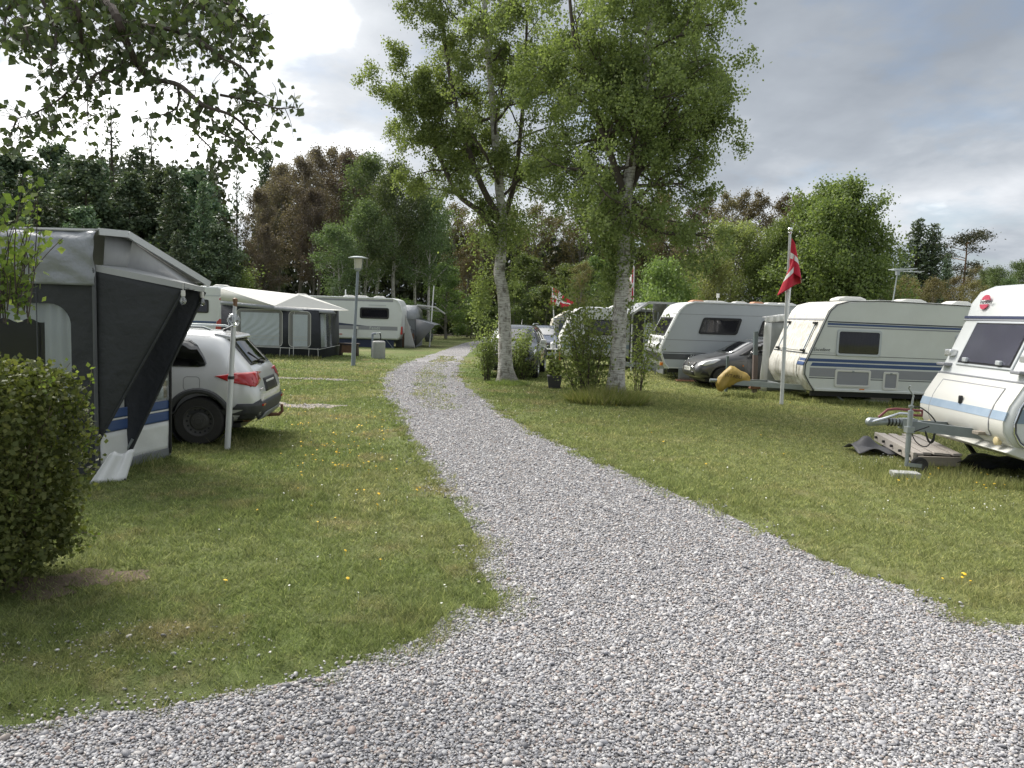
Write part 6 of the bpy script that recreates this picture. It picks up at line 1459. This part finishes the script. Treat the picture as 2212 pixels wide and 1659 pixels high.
def suv_feats(root, decal, line, bvh):
    for ax, s in (('y+', 1), ('y-', -1)):
        w1 = decal('rear_side_window', [(.76, 1.12), (.85, 1.105), (1.32, 1.105), (1.42, 1.30), (1.46, 1.50), (1.20, 1.515), (1.02, 1.49), (.90, 1.41), (.78, 1.24), (.74, 1.16)], ax, CARGLASS, .004); w2 = decal('side_window', [(1.37, 1.10), (2.05, 1.085), (2.05, 1.50), (1.52, 1.52), (1.47, 1.30)], ax, CARGLASS, .004); decal('side_window', [(2.12, 1.085), (2.95, 1.07), (2.62, 1.42), (2.45, 1.49), (2.12, 1.50)], ax, CARGLASS, .004)
        decal('tail_lamp', [(.02, .92), (.02, 1.00), (.12, 1.04), (.34, 1.035), (.62, .985), (.40, .90), (.20, .865), (.08, .84)], ax, REDL, .012, sub=4)
        decal('lower_cladding', [(.02, .66), (.22, .52), (.34, .36), (.02, .36), (.0, .5)], ax, CLAD, .008, sub=4); decal('sill_cladding', [(1.28, .27), (2.88, .27), (2.88, .40), (1.28, .40)], ax, CLAD, .006)
        line('door_joint', [(1.35, 1.10), (1.33, .85), (1.42, .60), (1.62, .45), (1.62, .40)], ax, INK); line('door_joint', [(2.08, 1.50), (2.09, 1.08), (2.10, .42)], ax, INK); line('fuel_flap', [(p[0], p[1]) for p in rrect(.82, 1.04, .78, .97, .05) + rrect(.82, 1.04, .78, .97, .05)[:1]], ax, INK, .003)
        hs = MB().bx(1.43, 1.68, s * .885 - .02 + .01 * s, s * .885 + .03 * s + .0, .885, .915).build('door_handle', CHROME, root, bevel=.008)
        MB().path([(.75, s * .58, 1.625), (.85, s * .59, 1.66), (2.3, s * .58, 1.67), (2.45, s * .57, 1.63)], .017, 8).build('roof_rail', GALV, root)
        MB().bx(2.62, 2.80, s * .88, s * 1.05, 1.05, 1.19).build('door_mirror', SILVER, root, bevel=.03)
        decal('headlamp', [(3.95, .72), (3.98, .84), (3.72, .92), (3.62, .88), (3.75, .76)], ax, CLEARL, .01)
    rw = decal('rear_window', [(-.60, 1.13), (.60, 1.13), (.53, 1.50), (-.53, 1.50)], 'x-', CARGLASS, .006, sub=5); MB().path([(.18, .0, 1.15), (.30, .25, 1.30)], .010, 6).bx(.13, .19, -.04, .04, 1.12, 1.17).build('rear_wiper', BLACKP, rw)
    MB().prism([(.70, 1.52), (.47, 1.49), (.435, 1.505), (.47, 1.545), (.72, 1.585)], 'y', -.56, .56).build('roof_spoiler', SILVER, root, bevel=.02, bseg=3)
    MB().path([(.72, 0, 1.60), (.60, 0, 1.66), (.48, 0, 1.80)], [.025, .012, .004], 8).build('roof_antenna', BLACKP, root)
    decal('windscreen', [(-.66, 1.13), (.66, 1.13), (.52, 1.54), (-.52, 1.54)], 'x+', CARGLASS, .006, sub=5)
    for y_ in (-1, 1): decal('tail_lamp', [(y_ * .56, .93), (y_ * .56, 1.03), (y_ * .84, 1.03), (y_ * .84, .84)], 'x-', REDL, .014, sub=4)
    pr = decal('plate_recess', [(-.42, .74), (.42, .74), (.38, .93), (-.38, .93)], 'x-', BLACKP, .004, sub=4)
    MB().bx(-.012, .03, -.26, .26, .78, .89).build('number_plate', PLATE, pr, bevel=.004).location = (.045, 0, 0)
    text('plate_lettering', 'CK 68 302', .095, INK, pr, (.029, .235, .80), (R(90), 0, R(-90)), .001)
    text('badge_lettering', 'VITARA', .055, CHROME, root, (.022, .74, .77), (R(90), 0, R(-90)), .004)
    decal('rear_bumper', [(-.84, .36), (.84, .36), (.86, .60), (.60, .62), (-.60, .62), (-.86, .60)], 'x-', CLAD, .02, sub=5); decal('skid_plate', [(-.62, .36), (.62, .36), (.56, .46), (-.56, .46)], 'x-', SKID, .035, sub=4)
    for y_ in (-1, 1): MB().bx(-.03, .03, y_ * .66 - .07, y_ * .66 + .07, .56, .59).build('rear_reflector', REDL, root)
    MB().path([(.45, 0, .36), (.05, 0, .34), (-.10, 0, .345), (-.15, 0, .40), (-.14, 0, .46)], [.035, .03, .026, .024, .022], 10).lathe([(.001, .49), (.018, .487), (.026, .465), (.018, .443), (.001, .44)], (-.14, 0, .015), 'z', 12).bx(.25, .32, -.5, .5, .29, .36).build('tow_bar', RUST, root)
    MB().bx(.3, 3.9, -.7, .7, .24, .30).build('underbody', BLACKP, root)
qw = G(420, 962); suvp = car('parked_car', 'silver compact suv with black steel wheels parked behind the charcoal awning', (qw.x + .80, qw.y + .96, 0), R(186), SUV, SILVER, (.84, 3.34), .342, .22, .885, suv_feats, CLAD, STEELB, 15)
HATCH = [(0, .45, .62, .66, .62, .70, .62), (.05, .34, .80, .86, .72, .80, .7), (.14, .28, .96, 1.04, .76, .84, .68), (.35, .25, 1.0, 1.22, .79, .86, .62), (.62, .23, 1.0, 1.40, .80, .87, .59), (1.0, .22, .99, 1.45, .80, .872, .58), (1.6, .21, .965, 1.47, .81, .872, .58), (2.1, .21, .95, 1.44, .81, .872, .57),
         (2.45, .21, .94, 1.31, .81, .872, .57), (2.8, .22, .925, 1.10, .81, .87, .60), (2.98, .22, .91, 1.00, .81, .865, .66), (3.3, .23, .875, .945, .80, .86, .68), (3.62, .24, .80, .87, .76, .83, .64), (3.84, .25, .70, .77, .68, .77, .58), (3.95, .30, .58, .63, .58, .67, .5), (3.99, .38, .52, .55, .5, .58, .45)]
def hatch_feats(paint, plate, plated=True):
    def f(root, decal, line, bvh):
        for ax, s in (('y+', 1), ('y-', -1)):
            decal('side_window', [(.80, 1.05), (1.42, 1.02), (1.42, 1.36), (1.1, 1.36), (.85, 1.30)], ax, CARGLASS, .004); decal('side_window', [(1.50, 1.02), (2.38, .99), (2.42, 1.04), (2.12, 1.30), (1.95, 1.355), (1.50, 1.36)], ax, CARGLASS, .004); decal('quarter_window', [(2.47, .99), (2.74, .97), (2.25, 1.245)], ax, BLACKP, .004)
            decal('headlamp', [(3.30, .83), (3.36, .86), (3.72, .78), (3.86, .66), (3.74, .645), (3.5, .72)], ax, CLEARL, .008, sub=4); decal('fog_grille', [(3.60, .36), (3.86, .40), (3.80, .50), (3.66, .46)], ax, BLACKP, .006, sub=3)
            line('door_joint', [(2.50, .97), (2.52, .6), (2.42, .30)], ax, INK); line('door_joint', [(1.46, 1.36), (1.47, .97), (1.45, .30)], ax, INK)
            MB().bx(2.26, 2.44, s * .87, s * 1.02, .98, 1.10).build('door_mirror', paint, root, bevel=.035); MB().bx(1.60, 1.80, s * .865, s * .90, .80, .83).build('door_handle', paint, root, bevel=.01)
            decal('tail_lamp', [(.05, .80), (.05, .98), (.40, .96), (.30, .82)], ax, REDL, .008); MB().lathe([(.001, .885 * s), (.02, .885 * s), (.02, .86 * s)], (2.64, 0, .68), 'y', 10).build('side_repeater', AMBER, root)
        decal('windscreen', [(-.64, 1.02), (.64, 1.02), (.50, 1.40), (-.50, 1.40)], 'x+', glass_mat('bright_screen', (.35, .37, .37), .5), .006, sub=5); decal('rear_window', [(-.56, 1.06), (.56, 1.06), (.5, 1.36), (-.5, 1.36)], 'x-', CARGLASS, .006, sub=4)
        decal('upper_grille', [(-.42, .58), (.42, .58), (.46, .72), (-.46, .72)], 'x+', BLACKP, .008, sub=4); decal('chrome_bar', [(-.44, .575), (.44, .575), (.40, .60), (-.40, .60)], 'x+', CHROME, .016, sub=4); decal('lower_grille', [(-.52, .33), (.52, .33), (.48, .46), (-.48, .46)], 'x+', BLACKP, .008, sub=4)
        MB().lathe([(.001, .012), (.045, .01), (.05, 0)], (3.955, 0, .65), 'x', 12).build('badge', CHROME, root)
        if plated:
            np_ = MB().bx(3.985, 4.01, -.26, .26, .475, .585).build('number_plate', PLATE, root); text('plate_lettering', plate, .10, INK, np_, (4.012, -.24, .495), (R(90), 0, R(90)), .001)
        MB().bx(.3, 3.7, -.68, .68, .18, .26).build('underbody', BLACKP, root)
    return f
qf = G(711, 389) if False else W(1555, 800, 22.35)
hx = W(1495, 790, 22.6).x
car('parked_car', 'grey hatchback parked between the grey-sided caravan and the yellow hitch cover', (hx + 3.97, 23.55, 0), R(186), HATCH, GUNMETAL, (.72, 3.22), .305, .19, .872, hatch_feats(GUNMETAL, 'DB 37 51'), None, STEELB, 0)
def dark_feats(root, decal, line, bvh):
    suv_feats(root, decal, line, bvh)
    decal('front_grille', [(-.45, .60), (.45, .60), (.48, .76), (-.48, .76)], 'x+', BLACKP, .008, sub=4); decal('front_bumper', [(-.6, .34), (.6, .34), (.62, .5), (-.62, .5)], 'x+', CLAD, .01, sub=4)
car('parked_car', 'dark grey suv facing the camera behind the forked birch', (.35, 27.6, 0), R(-97), SUV, DARKCAR, (.84, 3.34), .35, .22, .885, dark_feats, CLAD, ALU, 0)
car('parked_car', 'dark blue car with open door far behind the dark suv', (1.55, 38.6, 0), R(-92), HATCH, NAVYCAR, (.72, 3.22), .305, .19, .872, hatch_feats(NAVYCAR, '', False), None, ALU, 0)
dn = [o for o in bpy.data.objects if o.get('label', '').startswith('dark blue car')][0]
dr = MB().ring([(0, .3), (.95, .3), (.95, .95), (.62, 1.38), (.1, 1.38)], [(.1, .95), (.85, .95), (.84, .97), (.58, 1.30), (.14, 1.30)], 'y', -.03, .03).bx(.05, .9, -.025, .025, .32, .94).build('open_door', NAVYCAR, dn, bevel=.01); dr.location = (2.5, .88, 0); dr.rotation_euler = (0, 0, R(118))

# ------------------------------------------------------------------ poles and flags
q = G(491, 970); t2 = W(508, 645, q.y)
wp = thing('flagpole', 'short leaning white telescopic pole with brown knob beside the silver suv', 'pole', (q.x, q.y, 0)); lx = t2.x - q.x; H = t2.z
MB().path([(0, 0, -.02), (lx * .48, 0, H * .48)], .040, 12).build('lower_tube', POLEW, wp); MB().path([(lx * .48, 0, H * .48), (lx * .82, 0, H * .84)], .034, 12).build('middle_tube', POLEW, wp); MB().path([(lx * .82, 0, H * .84), (lx, 0, H - .08)], .026, 12).build('upper_tube', POLEW, wp)
MB().tube((lx * .475, 0, H * .470), (lx * .49, 0, H * .49), .045).build('collar', BLACKP, wp); MB().lathe([(.024, -.11), (.03, -.08), (.026, -.06), (.034, -.03), (.03, .0), (.001, .012)], (lx, 0, H), 'z', 14).build('knob', BRASS, wp)
MB().lathe([(.001, .095), (.06, .075), (.092, 0), (.06, -.075), (.001, -.095)], (lx * .82, 0, H * .86), 'z', 20).build('glass_ball', glass_mat('ball_glass', (.86, .88, .9), .2), wp, smooth=80); MB().tube((lx * .81, 0, H * .815), (lx * .83, 0, H * .845), .04).build('band', CHROME, wp)
def flag(label, top_p, fn, nu=28, nv=24):
    o = MB().grid(fn, nu, nv, mif=lambda u, v: 1 if (abs(u - .375) < .075 or abs(v - .5) < .075) else 0).build('flag', [REDF, WHITEF], smooth=80, solid=.004)
    o.location = top_p; tag(o, label, 'flag', 'red flags with a white cross'); return o
# near flagpole
q = G(1688, 874); tp = W(1707, 500, q.y); fp = thing('flagpole', 'slender white flagpole in front of the dirty white caravan', 'flagpole', (q.x, q.y, 0)); lx = tp.x - q.x; H = tp.z
MB().path([(0, 0, -.02), (lx * .33, 0, H * .33)], .045, 12).path([(lx * .33, 0, H * .33), (lx * .66, 0, H * .66)], .038, 12).path([(lx * .66, 0, H * .66), (lx, 0, H)], .030, 12).build('shaft', POLEW, fp)
for k in (.33, .66): MB().tube((lx * k, 0, H * k - .03), (lx * k, 0, H * k + .03), .05).build('joint', LGREYF, fp)
MB().lathe([(.03, 0), (.05, .02), (.03, .04), (.055, .07), (.06, .10), (.04, .14), (.001, .15)], (lx, 0, H - .05), 'z', 16).build('finial', CHROME, fp)
def limp(u, v):
    # u along the fly, v along the hoist (0 bottom .. 1 top): the cloth hangs in folds close to the pole
    hz = -.80 * (1 - v); s = u
    x = .02 + .36 * math.sin(min(s, .5) / .5 * 1.5) * (.35 + .65 * (1 - v)) - 1.15 * max(0, s - .45) * (.15 + .85 * (1 - v))
    y = -.05 - .16 * math.sin(s * 9.5) * (.25 + .75 * (1 - v)) - .06 * s
    z = hz - .58 * s ** 1.25 - .05 * math.sin(s * 6)
    return (x, y, z)
flag('limp red and white flag on the pole in front of the dirty white caravan', (q.x + lx * .965, q.y, H - .16), limp)
q2 = W(1697, 640, 21.9); pole('pole', 'thin pale pole standing behind the slender flagpole', (W(1690, 800, 21.9).x, 21.9, 0), W(1697, 560, 21.9).z, .022, POLEW, (.1, 0))
# flag by the tent
Yf = 33.; q = W(1200, 800, Yf); tp = W(1193, 616, Yf); pole('flagpole', 'white flagpole standing before the beige tent', (q.x, Yf, 0), tp.z, .025, POLEW, (tp.x - q.x, 0), 'flagpole')
flag('red and white flag blowing out above the beige tent', (tp.x + .02, Yf, tp.z - .12), lambda u, v: (.02 + u * .95 * (.85 + .1 * v) - .12 * (1 - v), .06 * math.sin(u * 7 + v), -.70 * (1 - v) * (1 - .12 * u) - .62 * u ** 1.1 * v - .18 * u * (1 - v) + .04 * math.sin(u * 8)))
Yf = 28.4; q = W(1364, 780, Yf); tp = W(1370, 556, Yf); pole('flagpole', 'white flagpole half hidden by the flowered birch trunk', (q.x, Yf, 0), tp.z, .03, POLEW, (tp.x - q.x, 0), 'flagpole')
flag('limp red and white flag half hidden by the birch trunk', (tp.x - .02, Yf - .05, tp.z - .38), lambda u, v: (-.34 * u * (1.1 - .5 * v) + .10 * math.sin(u * 7) * (1 - v), -.08 * math.sin(u * 8), -1.0 * (1 - v) - .62 * u))

# ------------------------------------------------------------------ white caravan, open awning, tent behind the saplings
def caravan_hidden():
    w = 2.2; fr = [(.15, .42), (.0, .62), (-.03, .95), (.05, 1.2), (.40, 1.95), (.50, 2.12), (.70, 2.27), (1.0, 2.33)]; prof = fr + [(4.6, 2.33), (4.9, 2.2), (5.0, 1.9), (5.0, .42)]
    root = thing('caravan', 'white caravan mostly hidden behind the leafy rowan saplings', 'caravan', (W(1212, 750, 30.).x, 31.1, 0)); y = -w / 2; body(root, prof, w, WHITE, .06)
    strip(root, fr, -w / 2 + .02, w / 2 - .02, .012, .03, WHITEPVC, 'front_panel'); window(root, 1.0, 2.2, 1.25, 1.85, y, .07, .05, BLACKP); window(root, 3.0, 4.2, 1.25, 1.85, y, .07, .05, BLACKP); stripe(root, .05, 4.9, .75, .9, y, LBLUE)
    for yy, s in ((y + .08, -1), (-y - .08, 1)): wheel(root, 2.9, yy, .32, .32, .18, s)
    chassis(root, .3, 4.8, w, .42); MB().beam((.4, -.6, .4), (-1.1, 0, .42), .05, .1).beam((.4, .6, .4), (-1.1, 0, .42), .05, .1).build('drawbar', GALV, root); roof_vent(root, 2.2, 0, 2.33)
caravan_hidden()
def awning_open():
    Y = 27.2; P = W(1450, 655, Y); root = thing('caravan_awning', 'open grey awning with aluminium roof edge behind the grey-sided caravan', 'awning', (P.x, Y + 1.2, 0))
    z1 = W(1400, 653, Y).z; x0 = W(1387, 690, Y).x - P.x; x1 = W(1402, 655, Y).x - P.x; z0 = W(1387, 672, Y).z
    MB().beam((x0 - .35, -1.2, z0 - .12), (x1, -1.2, z1), .06, .07).beam((x1, -1.2, z1), (2.2, -1.2, z1 - .05), .06, .07).build('roof_edge', PALEC, root)
    MB().add([(x0 - .35, -1.2, z0 - .12), (x1, -1.2, z1), (x1, 1.6, z1), (x0 - .35, 1.6, z0 - .12)], [(0, 1, 2, 3)]).add([(x1, -1.2, z1), (2.2, -1.2, z1), (2.2, 1.6, z1), (x1, 1.6, z1)], [(0, 1, 2, 3)]).build('roof', GREYC, root, solid=.02)
    MB().bx(x1 + .62, x1 + .66, -1.15, 1.5, 0, z1 - .02).build('inner_wall', GREYC, root); MB().bx(x0, 2.2, 1.5, 1.54, 0, z0).build('back_wall', mat('dark_grey_wall', (.10, .10, .105), .8), root)
    for x in (x0 + .12, x1 + .35): MB().tube((x, -1.1, 0), (x, -1.1, z0), .02).build('tent_pole', GALV, root)
    MB().grid(lambda u, v: (x0 + .15 + u * .28, -1.0 + .03 * math.sin(u * 14), .1 + v * 1.7), 12, 4).build('hanging_curtain', CURT, root, smooth=80)
awning_open()
def tent():
    Y = 38.; root = thing('camping_tent', 'beige tent with dark window behind the blowing flag', 'tent', (W(1205, 760, Y).x, Y, 0)); L = W(1178, 760, Y).x - W(1205, 760, Y).x; Rx = 2.2
    top_x = W(1232, 668, Y).x - W(1205, 760, Y).x; zt = W(1232, 668, Y).z
    m = MB(); m.add([(L, 0, 0), (Rx, 0, 0), (Rx, 0, zt), (top_x, 0, zt), (L + .35, 0, 1.75), (L, 2.4, 0), (Rx, 2.4, 0), (Rx, 2.4, zt), (top_x, 2.4, zt), (L + .35, 2.4, 1.75)], [(0, 1, 2, 3, 4), (5, 9, 8, 7, 6), (0, 4, 9, 5), (4, 3, 8, 9), (3, 2, 7, 8)]).build('canvas', mat('beige_canvas', (.50, .47, .40), .8, var=.1), root, smooth=None)
    MB().prism(rrect(L + .62, L + 1.6, .98, 1.72, .05), 'y', -.02, .0).build('window', mat('dark_mesh', (.10, .115, .14), .6), root); MB().bx(L + .5, L + 1.8, -.03, -.01, .45, .90).build('side_flap', mat('pale_green_flap', (.38, .41, .33), .7), root)
    MB().path([(top_x, -.05, zt), (top_x - .35, -.1, zt - .45), (L + .35, -.1, 1.8)], .03, 6).build('frame_pole', GALV, root)
tent()
q = W(1172, 770, 29.); tb = thing('camping_table', 'camping table with white bags beside the dark suv', 'table', (q.x + .25, 29., 0))
MB().bx(-.5, .5, -.3, .3, .68, .71).build('tabletop', mat('pale_tabletop', (.55, .56, .56), .4), tb, bevel=.005)
for sx in (-.42, .42):
    for sy in (-.25, .25): MB().tube((sx, sy, 0), (sx * .9, sy, .68), .014).build('leg', mat('orange_leg', (.62, .18, .03), .5) if 'orange_leg' not in bpy.data.materials else bpy.data.materials['orange_leg'], tb)
for i, (x, s) in enumerate(((-.3, .16), (.12, .12))):
    bg_ = MB().grid(lambda u, v: ((.9 + .2 * math.sin(v * 9 + u * 13)) * s * math.cos(u * 6.283) * math.sin(v * 3.0 + .1), (.9 + .2 * math.sin(u * 12)) * s * math.sin(u * 6.283) * math.sin(v * 3.0 + .1), s * 1.1 * (1 - math.cos(v * 3.0 + .1))), 18, 10).build('plastic_bag', WHITEPVC, smooth=80); bg_.location = (q.x + .25 + x, 29., .712); tag(bg_, ('larger' if i == 0 else 'smaller') + ' crumpled white plastic bag on the camping table', 'bag')
q = G(1197, 838); pt = thing('plant_pot', 'dark square pot with a small clipped shrub on the lawn', 'plant pot', (q.x, q.y, 0))
MB().add([(-.15, -.15, 0), (.15, -.15, 0), (.15, .15, 0), (-.15, .15, 0), (-.2, -.2, .34), (.2, -.2, .34), (.2, .2, .34), (-.2, .2, .34)], [(3, 2, 1, 0), (0, 1, 5, 4), (1, 2, 6, 5), (2, 3, 7, 6), (3, 0, 4, 7), (4, 5, 6, 7)]).build('pot', mat('anthracite_pot', (.05, .048, .05), .6), pt, bevel=.008)
rg = np.random.default_rng(3); pp = rg.normal(0, 1, (1500, 3)); pp = pp / np.linalg.norm(pp, axis=1, keepdims=True) * rg.uniform(.5, 1, (1500, 1)) ** .5 * np.array([.18, .18, .26]) + np.array([0, 0, .54])
leaves('foliage', pp, .05, rg, L_HEDGE, pt, .01)

# ------------------------------------------------------------------ hitch cover, steel posts
Yh = 20.3; hx0 = W(1545, 835, Yh).x; hx1 = W(1617, 838, Yh).x
HC = thing('hitch_cover', 'yellow plastic cover draped over the caravan coupling', 'cover', ((hx0 + hx1) / 2, Yh, 0)); HL = hx1 - hx0
def hc(u, v):
    t = u; x = -HL / 2 + HL * t; a = v * 2 * math.pi
    ztop = np.interp(t, [0, .08, .25, .42, .55, .72, .92, 1.], [.34, .50, .66, .80, .78, .68, .62, .54]); zbot = np.interp(t, [0, .08, .2, .35, .6, .9, 1.], [.30, .13, .10, .22, .28, .32, .36])
    c = (ztop + zbot) / 2; h = (ztop - zbot) / 2; w = np.interp(t, [0, .1, .4, .8, 1.], [.03, .14, .22, .17, .12])
    f = 1 + .10 * math.sin(9 * t + 3 * a) + .06 * math.sin(17 * t - 5 * a)
    return (x, math.sin(a) * w * f, c + math.cos(a) * h)
MB().grid(hc, 40, 36).build('canvas', YELLOWC, HC, smooth=80); text('lettering', 'WTABU', .13, BROWNM, HC, (-.28, -.235, .52), (R(82), R(6), 0), .004)
MB().bx(-.05, HL * .48, -.14, .14, .27, .30).build('lower_hem', BLACKP, HC)
GREENP = mat('green_grey_steel', (.10, .145, .155), .6, var=.25, scale=6, dirt=.5, dirtcol=(.16, .09, .06), dscale=3)
Yp = 21.3
for (u, v0, v1, w_, lab) in ((1633, 716, 838, .12, 'tall square steel post with rusty lower half beside the yellow cover'), (1572, 769, 832, .07, 'short square steel post behind the yellow cover')):
    b0 = W(u - 3, v1, Yp); t0 = W(u, v0, Yp); p = thing('steel_post', lab, 'post', (b0.x, Yp, 0))
    MB().beam((0, 0, 0), ((t0.x - b0.x) * .6, 0, t0.z * .62), w_, w_).build('lower_section', mat('rusty_brown_steel', (.13, .10, .09), .7, var=.3) if w_ > .1 else GREENP, p); MB().beam(((t0.x - b0.x) * .6, 0, t0.z * .62), (t0.x - b0.x, 0, t0.z), w_ * .85, w_ * .85).build('upper_section', GREENP, p)
    if w_ > .1: MB().bx(-.14, .14, -.10, .10, .12, .36).build('clamp', RUST, p, bevel=.01)
# white pvc porch between the grey hatchback and the dirty caravan
Yv = 21.9; vx = W(1652, 700, Yv); VP = thing('caravan_awning', 'white plastic porch awning beside the front of the dirty white caravan', 'awning', (vx.x, Yv, 0)); e = W(1712, 700, Yv).x - vx.x; zt = W(1660, 685, Yv).z; dn_ = W(1640, 830, Yv).x - vx.x
MB().grid(lambda u, v: (u * (e + .1), .02 * math.sin(u * 30), zt - .16 + v * .18 + .10 * u), 30, 3).build('scalloped_valance', WHITEPVC, VP, smooth=80, solid=.01)
MB().grid(lambda u, v: (dn_ * (1 - v) + u * .20, .03 * math.sin(v * 9 + u * 5) - .02, v * (zt - .16)), 8, 16).build('corner_panel', WHITEPVC, VP, smooth=80, solid=.008)
MB().grid(lambda u, v: (dn_ * (1 - v) + .18 + u * (e + .4), .05 + .02 * math.sin(u * 19 + v * 8), v * (zt - .14)), 20, 10).build('vinyl_wall', mat('cloudy_vinyl', (.27, .285, .28), .25, var=.25, scale=3), VP, smooth=80, solid=.006)
MB().add([(.08, .03, zt), (e + .1, .03, zt + .10), (e + .1, 1.2, zt + .10), (.3, 1.2, zt)], [(0, 1, 2, 3)]).build('roof', WHITEPVC, VP, solid=.01)

# ------------------------------------------------------------------ small flowers (countless)
FY = mat('dandelion_yellow', (.72, .46, .02), .7, var=.1); FW_ = mat('daisy_white', (.74, .74, .70), .7, var=.05)
def flowers(name, label, spots, m, size, seed, cat):
    rg = np.random.default_rng(seed); mb = MB()
    for (u0, u1, v0, v1, n) in spots:
        for _ in range(n):
            p = G(rg.uniform(u0, u1), rg.uniform(v0, v1))
            if path_sd(np.array([p.x]), np.array([p.y]))[0] > -.05: continue
            h = rg.uniform(.03, .075); s = size * rg.uniform(.7, 1.25); tx, ty = rg.normal(0, .3, 2)
            k = 7; vs = [(p.x + s * math.cos(6.283 * i / k), p.y + s * math.sin(6.283 * i / k), h + s * (tx * math.cos(6.283 * i / k) + ty * math.sin(6.283 * i / k))) for i in range(k)]
            mb.add(vs + [(p.x, p.y, h + s * .45), (p.x, p.y, h - s * .35)], [(i, (i + 1) % k, k) for i in range(k)] + [((i + 1) % k, i, k + 1) for i in range(k)])
            mb.add([(p.x - .002, p.y, 0), (p.x + .002, p.y, 0), (p.x, p.y, h)], [(0, 1, 2)])
    o = mb.build(name, m, smooth=60); tag(o, label, cat, kind='stuff')
flowers('dandelions', 'yellow dandelions dotted over the lawns', [(640, 870, 895, 1020, 62), (600, 900, 830, 1000, 26), (640, 960, 1020, 1110, 14), (600, 780, 800, 840, 10), (400, 1000, 1100, 1300, 7), (2060, 2200, 1010, 1070, 12), (1940, 2060, 1020, 1050, 6), (2030, 2110, 1245, 1265, 5), (1240, 1390, 862, 880, 8), (1300, 1800, 920, 1040, 10), (1700, 2100, 860, 900, 6)], FY, .014, 5, 'flowers')
flowers('daisies', 'tiny white daisies scattered in the lawn', [(560, 900, 800, 900, 60), (600, 900, 900, 1100, 50), (1010, 1300, 830, 900, 50), (1840, 1960, 950, 1020, 60), (1100, 1400, 880, 960, 24), (400, 1000, 1100, 1350, 16), (2000, 2200, 1030, 1120, 20), (1400, 2000, 980, 1200, 40)], FW_, .0075, 6, 'flowers')
# long grass under vehicles, caravans and round posts
tg = np.random.default_rng(12)
GX_, GY_ = [], []
for (x0, x1, y0, y1, n) in ((6.0, 9.5, 9.45, 9.75, 2600), (4.6, 6.4, 9.4, 10.9, 2200), (7.4, 13.5, 19.0, 19.35, 2200), (5.6, 7.4, 19.6, 20.6, 700), (-5.4, -4.2, 9.0, 9.6, 500), (-11.7, -7.4, 29.75, 29.95, 700), (-7.0, -3.6, 10.8, 11.3, 500)):
    GX_.append(tg.uniform(x0, x1, n)); GY_.append(tg.uniform(y0, y1, n))
GX_ = np.concatenate(GX_); GY_ = np.concatenate(GY_); V, F = blades(GX_, GY_, tg.uniform(.06, .17, len(GX_)), np.maximum(.005, .0011 * GY_), tg, .4)
o = np_mesh('long_grass', V, F, BLADE); tag(o, 'longer unmown grass left along the caravans and awnings', 'grass', kind='stuff')
